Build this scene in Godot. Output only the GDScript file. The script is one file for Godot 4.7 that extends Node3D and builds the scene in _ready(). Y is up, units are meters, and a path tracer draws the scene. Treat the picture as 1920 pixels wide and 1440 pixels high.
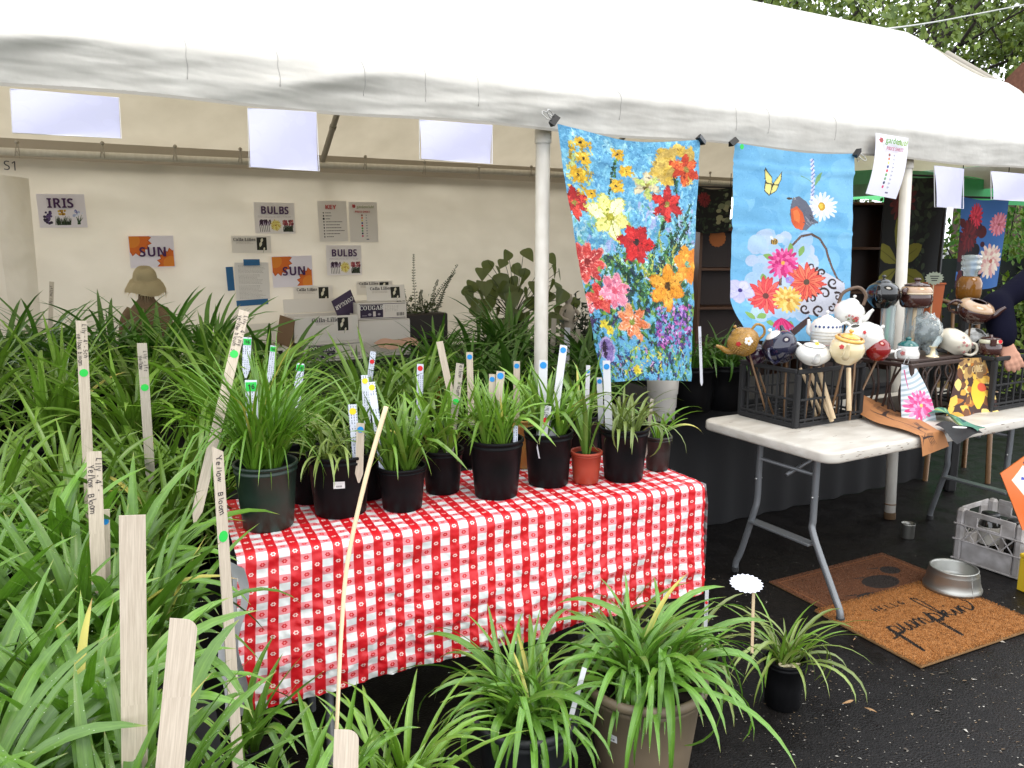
extends Node3D

const YAW := 0.50615
var R := RandomNumberGenerator.new()
var M := {}
var LV := {}
var NZ := FastNoiseLite.new()


func _ready() -> void:
	R.seed = 20240511
	NZ.seed = 7
	NZ.frequency = 1.0
	NZ.fractal_octaves = 3
	setup_view()
	materials()
	setting()
	tent()
	backdrop()
	signs()
	tables()
	banners()
	plants()
	stakes()
	wares()
	on_the_ground()
	figure()


func setup_view() -> void:
	var cam := Camera3D.new()
	cam.name = "camera"
	add_child(cam)
	cam.position = Vector3(0, 1.6, 0)
	cam.rotation_degrees = Vector3(-10, 0, 0)
	cam.fov = 52.0
	cam.near = 0.05
	cam.far = 400.0
	cam.current = true
	var env := Environment.new()
	var sky := Sky.new()
	var sm := ProceduralSkyMaterial.new()
	sm.sky_top_color = Color(0.93, 0.95, 0.98)
	sm.sky_horizon_color = Color(0.97, 0.98, 1.0)
	sm.sky_curve = 0.2
	sm.ground_bottom_color = Color(0.2, 0.2, 0.19)
	sm.ground_horizon_color = Color(0.5, 0.52, 0.5)
	sm.sky_energy_multiplier = 1.25
	sky.sky_material = sm
	env.background_mode = Environment.BG_SKY
	env.sky = sky
	env.tonemap_mode = Environment.TONE_MAPPER_LINEAR
	env.tonemap_exposure = 1.75
	env.ambient_light_source = Environment.AMBIENT_SOURCE_SKY
	env.sdfgi_enabled = true
	env.ssao_enabled = true
	env.ssil_enabled = true
	var we := WorldEnvironment.new()
	we.name = "environment"
	we.environment = env
	add_child(we)
	var sun := DirectionalLight3D.new()
	sun.name = "sun"
	sun.light_energy = 0.3
	sun.light_color = Color(1.0, 0.97, 0.92)
	sun.light_angular_distance = 25.0
	sun.shadow_enabled = true
	sun.rotation_degrees = Vector3(-58, 38, 0)
	add_child(sun)


# ---------------------------------------------------------------- helpers: nodes
func lin(r: float, g: float, b: float) -> Color:
	return Color(r, g, b).linear_to_srgb()


func mat(called: String, c: Color, rough := 0.6, metal := 0.0) -> StandardMaterial3D:
	var m := StandardMaterial3D.new()
	m.albedo_color = c
	m.roughness = rough
	m.metallic = metal
	M[called] = m
	return m


func tag(o: Node, label: String, category: String, group := "") -> Node:
	o.set_meta("label", label)
	o.set_meta("category", category)
	if group != "":
		o.set_meta("group", group)
	return o


func thing(called: String, label: String, category: String, at := Vector3.ZERO, turn := 0.0, group := "") -> Node3D:
	var o := Node3D.new()
	o.name = numbered(called)
	add_child(o)
	o.position = at
	o.rotation.y = turn
	tag(o, label, category, group)
	return o


func numbered(called: String) -> String:
	if not has_node(NodePath(called)):
		return called
	var k := 1
	while has_node(NodePath("%s_%03d" % [called, k])):
		k += 1
	return "%s_%03d" % [called, k]


func sub(parent: Node, called: String) -> String:
	if not parent.has_node(NodePath(called)):
		return called
	var k := 1
	while parent.has_node(NodePath("%s_%03d" % [called, k])):
		k += 1
	return "%s_%03d" % [called, k]


func part(parent: Node, called: String, m: Mesh, material: Material, at := Vector3.ZERO) -> MeshInstance3D:
	var o := MeshInstance3D.new()
	o.name = sub(parent, called)
	o.mesh = m
	if material:
		o.material_override = material
	o.position = at
	parent.add_child(o)
	return o


func single(called: String, m: Mesh, material: Material, label: String, category: String, at := Vector3.ZERO, turn := 0.0, group := "") -> MeshInstance3D:
	var o := part(self, called, m, material, at)
	o.rotation.y = turn
	tag(o, label, category, group)
	return o


func struct(called: String, m: Mesh, material: Material, at := Vector3.ZERO) -> MeshInstance3D:
	var o := part(self, called, m, material, at)
	o.set_meta("kind", "structure")
	return o


func stuff(o: Node) -> Node:
	o.set_meta("kind", "stuff")
	return o


# ---------------------------------------------------------------- helpers: meshes
func begin(smooth := true) -> SurfaceTool:
	var st := SurfaceTool.new()
	st.begin(Mesh.PRIMITIVE_TRIANGLES)
	st.set_smooth_group(0 if smooth else -1)
	return st


func done(st: SurfaceTool) -> ArrayMesh:
	st.generate_normals()
	return st.commit()


func vtx(st: SurfaceTool, p: Vector3, uv := Vector2.ZERO) -> void:
	st.set_uv(uv)
	st.add_vertex(p)


func tri(st: SurfaceTool, a: Vector3, b: Vector3, c: Vector3) -> void:
	vtx(st, a)
	vtx(st, b)
	vtx(st, c)


# triangle turned so that it faces away from centre
func tri_out(st: SurfaceTool, a: Vector3, b: Vector3, c: Vector3, centre: Vector3) -> void:
	var n := (c - a).cross(b - a)
	if n.dot((a + b + c) / 3.0 - centre) < 0.0:
		tri(st, a, c, b)
	else:
		tri(st, a, b, c)


func quad_out(st: SurfaceTool, a: Vector3, b: Vector3, c: Vector3, d: Vector3, centre: Vector3) -> void:
	tri_out(st, a, b, c, centre)
	tri_out(st, a, c, d, centre)


# rows run from the top down, columns from left to right as seen from the front
func grid(st: SurfaceTool, rows: Array, uv_scale := Vector2.ONE, uvs: Array = []) -> void:
	var m := rows.size()
	var n: int = rows[0].size()
	for i in m - 1:
		for j in n - 1:
			var q := [[i, j], [i, j + 1], [i + 1, j + 1], [i, j], [i + 1, j + 1], [i + 1, j]]
			for k in q:
				var uv: Vector2 = uvs[k[0]][k[1]] if uvs.size() else Vector2(float(k[1]) / (n - 1), float(k[0]) / (m - 1)) * uv_scale
				st.set_uv(uv)
				st.add_vertex(rows[k[0]][k[1]])


func sheet(nu: int, nv: int, f: Callable, uv_scale := Vector2.ONE) -> ArrayMesh:
	var st := begin()
	var rows := []
	for i in nv + 1:
		var r := PackedVector3Array()
		for j in nu + 1:
			r.append(f.call(float(j) / nu, float(i) / nv))
		rows.append(r)
	grid(st, rows, uv_scale)
	return done(st)


func flat_sheet(w: float, h: float, curl := 0.0) -> ArrayMesh:
	return sheet(8, 8, func(u: float, v: float): return Vector3((u - 0.5) * w, (0.5 - v) * h, curl * (sin(u * 3.0 + v) * 0.5 + v * v * 0.6)))


func box(st: SurfaceTool, c: Vector3, s: Vector3, b := 0.002, basis := Basis()) -> void:
	var h := s * 0.5
	b = minf(b, minf(h.x, minf(h.y, h.z)) * 0.6)
	for ax in 3:
		var e := [0, 1, 2]
		e.erase(ax)
		for sg in [-1.0, 1.0]:
			var p := []
			for k in [[-1, -1], [1, -1], [1, 1], [-1, 1]]:
				var q := Vector3.ZERO
				q[ax] = h[ax] * sg
				q[e[0]] = (h[e[0]] - b) * k[0]
				q[e[1]] = (h[e[1]] - b) * k[1]
				p.append(c + basis * q)
			quad_out(st, p[0], p[1], p[2], p[3], c)
		for s1 in [-1.0, 1.0]:
			for s2 in [-1.0, 1.0]:
				var p := []
				for k in [[0, -1], [0, 1], [1, 1], [1, -1]]:
					var q := Vector3.ZERO
					q[ax] = (h[ax] - b) * k[1]
					q[e[0]] = (h[e[0]] - (b if k[0] else 0.0)) * s1
					q[e[1]] = (h[e[1]] - (0.0 if k[0] else b)) * s2
					p.append(c + basis * q)
				quad_out(st, p[0], p[1], p[2], p[3], c)
	for sx in [-1.0, 1.0]:
		for sy in [-1.0, 1.0]:
			for sz in [-1.0, 1.0]:
				var sgn := Vector3(sx, sy, sz)
				var k := sgn * h
				tri_out(st, c + basis * (k - Vector3(0, b * sy, b * sz)), c + basis * (k - Vector3(b * sx, 0, b * sz)), c + basis * (k - Vector3(b * sx, b * sy, 0)), c)


func box_mesh(s: Vector3, b := 0.002) -> ArrayMesh:
	var st := begin(false)
	box(st, Vector3.ZERO, s, b)
	return done(st)


# a square bar between two points
func bar(st: SurfaceTool, a: Vector3, b: Vector3, w: float, t := -1.0, up := Vector3.UP) -> void:
	var y := (b - a).normalized()
	var z := y.cross(up).normalized() if absf(y.dot(up)) < 0.99 else y.cross(Vector3.RIGHT).normalized()
	var x := y.cross(z)
	box(st, (a + b) * 0.5, Vector3(w, a.distance_to(b), w if t < 0.0 else t), w * 0.2, Basis(x, y, z))


func bar_mesh(a: Vector3, b: Vector3, w: float, t := -1.0) -> ArrayMesh:
	var st := begin(false)
	bar(st, a, b, w, t)
	return done(st)


# profile: points (radius, height) from the bottom up
func lathe(st: SurfaceTool, profile: Array, seg := 28, at := Vector3.ZERO, squash := 1.0) -> void:
	var rows := []
	for i in profile.size():
		var p = profile[profile.size() - 1 - i]
		var r := PackedVector3Array()
		for j in seg + 1:
			var a := TAU * (j % seg) / seg + PI
			r.append(at + Vector3(sin(a) * p[0], p[1], cos(a) * p[0] * squash))
		rows.append(r)
	grid(st, rows)


func lathe_mesh(profile: Array, seg := 28, squash := 1.0) -> ArrayMesh:
	var st := begin()
	lathe(st, profile, seg, Vector3.ZERO, squash)
	return done(st)


func tube(st: SurfaceTool, pts: Array, r0: float, r1 := -1.0, seg := 8, flat := 1.0) -> void:
	if r1 < 0.0:
		r1 = r0
	var t := []
	for i in pts.size():
		t.append((pts[mini(i + 1, pts.size() - 1)] - pts[maxi(i - 1, 0)]).normalized())
	var x: Vector3 = t[0].cross(Vector3.UP)
	if x.length() < 0.05:
		x = t[0].cross(Vector3.RIGHT)
	x = x.normalized()
	var rows := []
	for i in pts.size():
		x = (x - t[i] * x.dot(t[i])).normalized()
		var y: Vector3 = t[i].cross(x)
		var r := PackedVector3Array()
		var w := lerpf(r0, r1, float(i) / (pts.size() - 1))
		for j in seg + 1:
			var a := TAU * (j % seg) / seg
			r.append(pts[i] + (x * cos(a) + y * sin(a) * flat) * w)
		rows.append(r)
	rows.reverse()
	grid(st, rows)
	for e in [0, rows.size() - 1]:
		var cc: Vector3 = pts[pts.size() - 1] if e == 0 else pts[0]
		for j in seg:
			tri_out(st, rows[e][j], rows[e][j + 1], cc, pts[pts.size() / 2])


func tube_mesh(pts: Array, r0: float, r1 := -1.0, seg := 8, flat := 1.0) -> ArrayMesh:
	var st := begin()
	tube(st, pts, r0, r1, seg, flat)
	return done(st)


func curve(pts: Array, n := 6) -> Array:
	var out := []
	for i in pts.size() - 1:
		var a: Vector3 = pts[maxi(i - 1, 0)]
		var d: Vector3 = pts[mini(i + 2, pts.size() - 1)]
		for k in n:
			out.append(pts[i].cubic_interpolate(pts[i + 1], a, d, float(k) / n))
	out.append(pts[-1])
	return out


func prism(st: SurfaceTool, poly: PackedVector2Array, z0: float, z1: float) -> void:
	var idx := Geometry2D.triangulate_polygon(poly)
	var c2 := Vector2.ZERO
	for p in poly:
		c2 += p / poly.size()
	for i in range(0, idx.size(), 3):
		var q := [poly[idx[i]], poly[idx[i + 1]], poly[idx[i + 2]]]
		var far := Vector3(c2.x, c2.y, (z0 + z1) * 0.5)
		for z in [z0, z1]:
			var a := Vector3(q[0].x, q[0].y, z)
			var b := Vector3(q[1].x, q[1].y, z)
			var c := Vector3(q[2].x, q[2].y, z)
			tri_out(st, a, b, c, (a + b + c) / 3.0 - Vector3(0, 0, signf(z - far.z)))
	var cw := 1.0 if Geometry2D.is_polygon_clockwise(poly) else -1.0
	for i in poly.size():
		var a := poly[i]
		var b := poly[(i + 1) % poly.size()]
		var out := Vector2(-(b - a).y, (b - a).x) * cw
		var mid := Vector3((a.x + b.x) / 2 - out.x, (a.y + b.y) / 2 - out.y, (z0 + z1) / 2)
		quad_out(st, Vector3(a.x, a.y, z0), Vector3(b.x, b.y, z0), Vector3(b.x, b.y, z1), Vector3(a.x, a.y, z1), mid)


func prism_mesh(poly: PackedVector2Array, t: float) -> ArrayMesh:
	var st := begin(false)
	prism(st, poly, -t * 0.5, t * 0.5)
	return done(st)


func circle2(r: float, n := 20) -> PackedVector2Array:
	var p := PackedVector2Array()
	for i in n:
		p.append(Vector2(cos(TAU * i / n), sin(TAU * i / n)) * r)
	return p


func lettering(parent: Node, words: String, size: float, at: Vector3, material: Material, turn := 0.0, face := "Droid Sans", weight := 400, squeeze := 1.0) -> MeshInstance3D:
	var t := TextMesh.new()
	var f := SystemFont.new()
	f.font_names = PackedStringArray([face])
	f.font_weight = weight
	t.font = f
	t.text = words
	t.font_size = 32
	t.pixel_size = size / 32.0
	t.depth = 0.0008
	t.curve_step = 2.0
	var o := part(parent, "lettering", t, material, at)
	o.rotation.z = turn
	o.scale.x = squeeze
	return o


# ---------------------------------------------------------------- helpers: painting flat prints
func poly(im: Image, p: PackedVector2Array, c: Color) -> void:
	var y0 := 99999.0
	var y1 := -99999.0
	for q in p:
		y0 = minf(y0, q.y)
		y1 = maxf(y1, q.y)
	for y in range(maxi(0, int(ceil(y0 - 0.5))), mini(im.get_height() - 1, int(floor(y1 - 0.5))) + 1):
		var xs := []
		var yy := y + 0.5
		for i in p.size():
			var a := p[i]
			var b := p[(i + 1) % p.size()]
			if (a.y <= yy) != (b.y <= yy):
				xs.append(a.x + (yy - a.y) / (b.y - a.y) * (b.x - a.x))
		xs.sort()
		for k in range(0, xs.size() - 1, 2):
			var x0 := maxi(0, roundi(xs[k]))
			var x1 := mini(im.get_width(), roundi(xs[k + 1]))
			if x1 > x0:
				im.fill_rect(Rect2i(x0, y, x1 - x0, 1), c)


func disc(im: Image, c: Vector2, r: float, col: Color, ry := -1.0) -> void:
	var p := PackedVector2Array()
	for i in 18:
		p.append(c + Vector2(cos(TAU * i / 18) * r, sin(TAU * i / 18) * (r if ry < 0.0 else ry)))
	poly(im, p, col)


func brush(im: Image, pts: Array, w0: float, w1: float, col: Color) -> void:
	var l := PackedVector2Array()
	var r := PackedVector2Array()
	for i in pts.size():
		var d: Vector2 = (pts[mini(i + 1, pts.size() - 1)] - pts[maxi(i - 1, 0)]).normalized()
		var n := Vector2(-d.y, d.x) * lerpf(w0, w1, float(i) / maxf(1, pts.size() - 1)) * 0.5
		l.append(pts[i] + n)
		r.append(pts[i] - n)
	r.reverse()
	l.append_array(r)
	poly(im, l, col)


func petal(im: Image, c: Vector2, ang: float, len: float, w: float, col: Color, point := true) -> void:
	var d := Vector2(cos(ang), sin(ang))
	var n := Vector2(-d.y, d.x)
	var p := PackedVector2Array()
	for k in [[0.0, 0.08], [0.25, 0.34], [0.5, 0.5], [0.75, 0.42], [0.92, 0.2 if point else 0.32], [1.0, 0.0]]:
		p.append(c + d * len * k[0] + n * w * k[1])
	for k in [[0.92, 0.2 if point else 0.32], [0.75, 0.42], [0.5, 0.5], [0.25, 0.34], [0.0, 0.08]]:
		p.append(c + d * len * k[0] - n * w * k[1])
	poly(im, p, col)


func bloom(im: Image, c: Vector2, r: float, n: int, cols: Array, eye: Color, w := 0.55, turn := 0.0, squash := 1.0) -> void:
	for k in n:
		var a := turn + TAU * k / n + R.randf_range(-0.12, 0.12)
		var l := r * R.randf_range(0.85, 1.1) * (1.0 if absf(cos(a)) > 0.5 else squash)
		petal(im, c, a, l * 1.02, r * w * 1.08, cols[0].lerp(cols[1], 0.45))
		petal(im, c, a, l * 0.95, r * w * 0.86, cols[1 + k % (cols.size() - 1)])
		brush(im, [c, c + Vector2(cos(a), sin(a)) * l * 0.8], r * 0.05, 0.5, cols[0])
	disc(im, c, r * 0.16, eye)


func dahlia(im: Image, c: Vector2, r: float, cols: Array, eye: Color) -> void:
	for ring in 4:
		var rr := r * (1.0 - ring * 0.22)
		var n := 18 - ring * 3
		for k in n:
			petal(im, c, TAU * k / n + ring * 0.3, rr * R.randf_range(0.92, 1.05), r * 0.26, cols[(k + ring) % cols.size()], false)
	disc(im, c, r * 0.12, eye)


func texture(im: Image) -> ImageTexture:
	im.generate_mipmaps()
	return ImageTexture.create_from_image(im)


func picture(w: int, h: int, c: Color) -> Image:
	var im := Image.create(w, h, false, Image.FORMAT_RGBA8)
	im.fill(c)
	return im


func noise_tex(freq: float, size: int, a: Color, b: Color, seed_: int, octaves := 4, normal := false, bump := 4.0) -> NoiseTexture2D:
	var n := FastNoiseLite.new()
	n.seed = seed_
	n.frequency = freq
	n.fractal_octaves = octaves
	var t := NoiseTexture2D.new()
	t.noise = n
	t.width = size
	t.height = size
	t.seamless = true
	if normal:
		t.as_normal_map = true
		t.bump_strength = bump
	else:
		var g := Gradient.new()
		g.set_color(0, a)
		g.set_color(1, b)
		t.color_ramp = g
	return t


func print_mat(im: Image, rough := 0.75) -> StandardMaterial3D:
	var m := StandardMaterial3D.new()
	m.albedo_texture = texture(im)
	m.roughness = rough
	return m


func materials() -> void:
	var m := mat("vinyl", Color(1, 1, 1), 0.55)
	m.albedo_texture = noise_tex(0.012, 512, lin(0.66, 0.645, 0.60), lin(0.84, 0.83, 0.80), 11, 5)
	m.uv1_triplanar = true
	m.uv1_scale = Vector3(0.45, 0.9, 0.45)
	m.backlight_enabled = true
	m.backlight = Color(0.76, 0.71, 0.62)
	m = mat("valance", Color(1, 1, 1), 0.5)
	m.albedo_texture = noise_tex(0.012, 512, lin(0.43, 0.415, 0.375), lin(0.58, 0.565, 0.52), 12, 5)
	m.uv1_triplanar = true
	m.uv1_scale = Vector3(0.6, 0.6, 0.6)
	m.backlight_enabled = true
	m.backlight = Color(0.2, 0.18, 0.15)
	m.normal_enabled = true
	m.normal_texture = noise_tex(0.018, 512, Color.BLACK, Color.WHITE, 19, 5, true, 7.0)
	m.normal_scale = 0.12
	m = mat("wall_vinyl", Color(1, 1, 1), 0.6)
	m.albedo_texture = noise_tex(0.008, 512, lin(0.73, 0.705, 0.65), lin(0.85, 0.825, 0.775), 13, 5)
	m.uv1_triplanar = true
	m.uv1_scale = Vector3(0.4, 0.5, 0.4)
	m.backlight_enabled = true
	m.backlight = Color(0.8, 0.755, 0.67)
	m = mat("white_metal", lin(0.74, 0.71, 0.65), 0.4)
	m.albedo_texture = noise_tex(0.03, 256, Color(0.92, 0.91, 0.89), Color(1, 1, 1), 14, 4)
	m.uv1_triplanar = true
	m.uv1_scale = Vector3(3, 1.2, 3)
	mat("rafter", lin(0.42, 0.38, 0.32), 0.5)
	mat("seam", lin(0.36, 0.35, 0.33), 0.7)
	mat("black", lin(0.012, 0.012, 0.013), 0.35)
	mat("black_matt", lin(0.012, 0.012, 0.013), 0.8)
	mat("black_cloth", lin(0.010, 0.010, 0.011), 0.95)
	mat("steel", lin(0.55, 0.55, 0.53), 0.35, 0.9)
	m = mat("galvanised", lin(0.50, 0.50, 0.46), 0.42, 0.9)
	m.albedo_texture = noise_tex(0.01, 256, Color(0.8, 0.8, 0.8), Color(1, 1, 1), 17, 3)
	m.uv1_triplanar = true
	m.uv1_scale = Vector3(2, 2, 2)
	mat("table_leg", lin(0.19, 0.20, 0.21), 0.38, 0.35)
	mat("paper", lin(0.74, 0.75, 0.86), 0.5)
	mat("hem", lin(0.33, 0.31, 0.27), 0.7)
	mat("cream_opaque", lin(0.5, 0.44, 0.36), 0.7)
	m = mat("wall_paper_sheet", lin(0.70, 0.68, 0.70), 0.6)
	mat("sleeve", lin(0.8, 0.8, 0.82), 0.15)
	mat("ink", lin(0.02, 0.016, 0.022), 0.7)
	mat("purple_ink", lin(0.055, 0.012, 0.085), 0.7)
	mat("red_ink", lin(0.45, 0.03, 0.03), 0.7)
	mat("white_ink", lin(0.75, 0.74, 0.72), 0.7)
	mat("tape_blue", lin(0.012, 0.11, 0.27), 0.6)
	m = mat("pot_black", lin(0.009, 0.009, 0.010), 0.33)
	m.metallic_specular = 0.22
	m.albedo_texture = noise_tex(0.02, 256, Color(0.75, 0.75, 0.75), Color(1, 1, 1), 15, 4)
	m.roughness_texture = noise_tex(0.015, 256, Color(0.55, 0.55, 0.55), Color(1, 1, 1), 16, 4)
	m.roughness = 0.55
	m = mat("pot_green", lin(0.011, 0.026, 0.018), 0.42)
	m = mat("pot_red", lin(0.33, 0.045, 0.02), 0.5)
	m = mat("pot_brown", lin(0.018, 0.012, 0.010), 0.5)
	m = mat("pot_yellow", lin(0.55, 0.30, 0.07), 0.4)
	m = mat("pot_orange", lin(0.60, 0.17, 0.03), 0.35)
	m = mat("pot_taupe", lin(0.165, 0.125, 0.08), 0.5)
	m = mat("pot_grey", lin(0.02, 0.021, 0.024), 0.5)
	m = mat("soil", lin(0.022, 0.014, 0.009), 0.95)
	m.albedo_texture = noise_tex(0.12, 256, Color(0.35, 0.3, 0.28), Color(1.0, 0.95, 0.9), 18, 4)
	m.uv1_triplanar = true
	m.uv1_scale = Vector3(5, 5, 5)
	m = mat("wood_stake", Color(1, 1, 1), 0.7)
	m.albedo_texture = grain(lin(0.46, 0.385, 0.30), lin(0.60, 0.52, 0.42), 5)
	m = mat("wood_stake_grey", Color(1, 1, 1), 0.8)
	m.albedo_texture = grain(lin(0.36, 0.32, 0.26), lin(0.47, 0.42, 0.35), 6)
	m = mat("bamboo", Color(1, 1, 1), 0.55)
	m.albedo_texture = grain(lin(0.62, 0.46, 0.27), lin(0.76, 0.60, 0.40), 7)
	mat("plastic_white", lin(0.62, 0.62, 0.66), 0.4)
	mat("dot_blue", lin(0.01, 0.24, 0.62), 0.5)
	mat("dot_green", lin(0.02, 0.55, 0.07), 0.5)
	mat("dot_red", lin(0.72, 0.02, 0.03), 0.5)
	mat("dot_yellow", lin(0.85, 0.68, 0.02), 0.5)
	m = mat("brown_wood", lin(0.10, 0.042, 0.017), 0.5)
	mat("dark_wood", lin(0.035, 0.016, 0.010), 0.5)
	mat("card_white", lin(0.74, 0.71, 0.66), 0.8)
	mat("card_brown", lin(0.20, 0.125, 0.07), 0.9)
	mat("label_purple", lin(0.05, 0.03, 0.075), 0.6)
	mat("skin", lin(0.55, 0.30, 0.21), 0.5)
	mat("tree_bark", lin(0.035, 0.028, 0.022), 0.9)
	mat("wire", lin(0.5, 0.5, 0.48), 0.6)


func grain(a: Color, b: Color, seed_: int) -> ImageTexture:
	var n := FastNoiseLite.new()
	n.seed = seed_
	n.frequency = 0.06
	var im := picture(64, 256, a)
	for y in 256:
		for x in 64:
			var t := clampf(0.5 + n.get_noise_2d(x * 6.0, y * 0.25) * 0.9 + n.get_noise_2d(x * 2.0 + 500.0, y * 0.1) * 0.4, 0, 1)
			im.set_pixel(x, y, a.lerp(b, t))
	return texture(im)


# ---------------------------------------------------------------- the setting
func setting() -> void:
	var m := mat("asphalt", Color(1, 1, 1), 0.5)
	m.albedo_texture = noise_tex(0.06, 512, lin(0.005, 0.0044, 0.0042), lin(0.013, 0.0115, 0.011), 21, 5)
	m.roughness_texture = noise_tex(0.012, 512, Color(0.35, 0.35, 0.35), Color(1, 1, 1), 22, 4)
	m.roughness = 0.7
	m.metallic_specular = 0.32
	m.heightmap_enabled = true
	m.heightmap_texture = noise_tex(0.22, 512, Color.BLACK, Color.WHITE, 23, 3)
	m.heightmap_scale = 0.2
	m.uv1_triplanar = true
	m.uv1_world_triplanar = true
	m.uv1_scale = Vector3(0.9, 0.9, 0.9)
	var gm := PlaneMesh.new()
	gm.size = Vector2(600, 600)
	struct("ground", gm, m)
	# bits of leaf and gravel scattered over the wet asphalt
	var st := begin(false)
	for p in [Vector3(0, 0, 0)]:
		var q := [Vector3(-0.5, 0, 0), Vector3(-0.1, 0.12, -0.3), Vector3(0.5, 0.05, -0.05), Vector3(0.1, 0.2, 0.25)]
		tri_out(st, q[0], q[1], q[3], Vector3(0, -1, 0))
		tri_out(st, q[1], q[2], q[3], Vector3(0, -1, 0))
	var chip := done(st)
	var mm := MultiMesh.new()
	mm.transform_format = MultiMesh.TRANSFORM_3D
	mm.use_colors = true
	mm.mesh = chip
	mm.instance_count = 2600
	for i in 2600:
		var at := Vector3(R.randf_range(0.3, 3.4), 0.002, R.randf_range(-3.9, -1.7))
		if R.randf() < 0.55:
			at = Vector3(R.randf_range(0.75, 2.4), 0.002, R.randf_range(-2.85, -1.8))
		var s := R.randf_range(0.0025, 0.008) * (2.6 if R.randf() < 0.05 else 1.0)
		mm.set_instance_transform(i, Transform3D(Basis(Vector3.UP, R.randf() * TAU).scaled(Vector3(s * R.randf_range(0.7, 2.2), s, s)), at))
		var c: Color = [Color(0.30, 0.22, 0.13), Color(0.42, 0.38, 0.32), Color(0.20, 0.13, 0.07), Color(0.55, 0.52, 0.46), Color(0.10, 0.08, 0.06)][R.randi() % 5]
		mm.set_instance_color(i, c * R.randf_range(0.35, 0.9))
	var lm := mat("litter", Color(1, 1, 1), 0.8)
	lm.vertex_color_use_as_albedo = true
	var mi := MultiMeshInstance3D.new()
	mi.name = "leaf_litter"
	mi.multimesh = mm
	mi.material_override = lm
	add_child(mi)
	tag(mi, "pale bits of dry leaf and grit scattered on the wet asphalt", "litter")
	stuff(mi)
	# a few curled dry leaves that can be told apart
	var tm := mat("dry_leaf", lin(0.34, 0.20, 0.09), 0.8)
	var spots := [[Vector3(1.187, 0.004, -2.542), 0.055, 0.3], [Vector3(1.244, 0.004, -2.494), 0.045, -0.9], [Vector3(1.402, 0.004, -2.991), 0.02, 0.6]]
	var said := ["longer curled tan leaf on the wet asphalt in front of the round black pot", "short twisted tan leaf lying beside the longer curled one on the asphalt", "small pale leaf scrap on the asphalt beside the table foot"]
	for k in 3:
		var l: float = spots[k][1]
		var o := single("dry_leaf", sheet(8, 3, func(u: float, v: float): return Vector3((u - 0.5) * l, 0.004 + sin(u * 3.0) * 0.006 + absf(v - 0.5) * 0.006, (v - 0.5) * l * 0.25 * sin(u * PI) + sin(u * 4.0) * l * 0.1)), tm, said[k], "leaf", spots[k][0], spots[k][2])
		o.name = "dry_leaf" if k == 0 else "dry_leaf_%03d" % k


func leaf_cloud(tips: Array, per: int, spread: float, size: float, cols: Array, seed_: int) -> MultiMesh:
	var rr := RandomNumberGenerator.new()
	rr.seed = seed_
	var st := begin(false)
	tri(st, Vector3(0, 0, 0), Vector3(-0.32, 0.5, 0.06), Vector3(0, 1, -0.1))
	tri(st, Vector3(0, 0, 0), Vector3(0, 1, -0.1), Vector3(0.32, 0.5, 0.06))
	var mm := MultiMesh.new()
	mm.transform_format = MultiMesh.TRANSFORM_3D
	mm.use_colors = true
	mm.mesh = done(st)
	mm.instance_count = tips.size() * per
	var i := 0
	for t in tips:
		var tone: Color = cols[rr.randi() % cols.size()]
		for k in per:
			var off := Vector3(rr.randfn(), rr.randfn() * 0.7, rr.randfn()) * spread
			var b := Basis(Vector3(rr.randfn(), rr.randfn(), rr.randfn()).normalized(), rr.randf() * TAU) * Basis.from_scale(Vector3.ONE * size * rr.randf_range(0.6, 1.3))
			mm.set_instance_transform(i, Transform3D(b, t + off))
			mm.set_instance_color(i, tone * rr.randf_range(0.75, 1.25))
			i += 1
	return mm


func limb(st: SurfaceTool, rr: RandomNumberGenerator, p: Vector3, d: Vector3, l: float, r: float, depth: int, tips: Array) -> void:
	var pts := [p]
	var q := p
	for k in 4:
		d = (d + Vector3(rr.randfn(), rr.randfn() * 0.5 + 0.15, rr.randfn()) * 0.13).normalized()
		q += d * l / 4.0
		pts.append(q)
		if depth <= 1:
			tips.append(q)
	tube(st, pts, r, r * 0.62, 6)
	if depth == 0:
		return
	for k in rr.randi_range(2, 3) + (1 if depth > 2 else 0):
		var nd := (d * 0.75 + Vector3(rr.randfn(), rr.randfn() * 0.45 + 0.25, rr.randfn()) * 0.62).normalized()
		limb(st, rr, pts[rr.randi_range(2, 4)], nd, l * rr.randf_range(0.6, 0.8), r * 0.5, depth - 1, tips)


func tree(at: Vector3, tall: float, seed_: int, per: int, size: float, label: String, group := "") -> void:
	var rr := RandomNumberGenerator.new()
	rr.seed = seed_
	var o := thing("tree", label, "tree", at, 0.0, group)
	var st := begin()
	var tips := []
	limb(st, rr, Vector3.ZERO, Vector3(rr.randf_range(-0.06, 0.06), 1, 0).normalized(), tall * 0.36, tall * 0.017, 4, tips)
	part(o, "trunk", done(st), M.tree_bark)
	var mi := MultiMeshInstance3D.new()
	mi.name = "crown"
	mi.multimesh = leaf_cloud(tips, per, tall * 0.036, size, [Color(0.16, 0.23, 0.04), Color(0.12, 0.18, 0.035), Color(0.22, 0.29, 0.06), Color(0.09, 0.145, 0.03)], seed_ + 1)
	mi.material_override = M.tree_leaf
	o.add_child(mi)
	stuff(mi)


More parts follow.
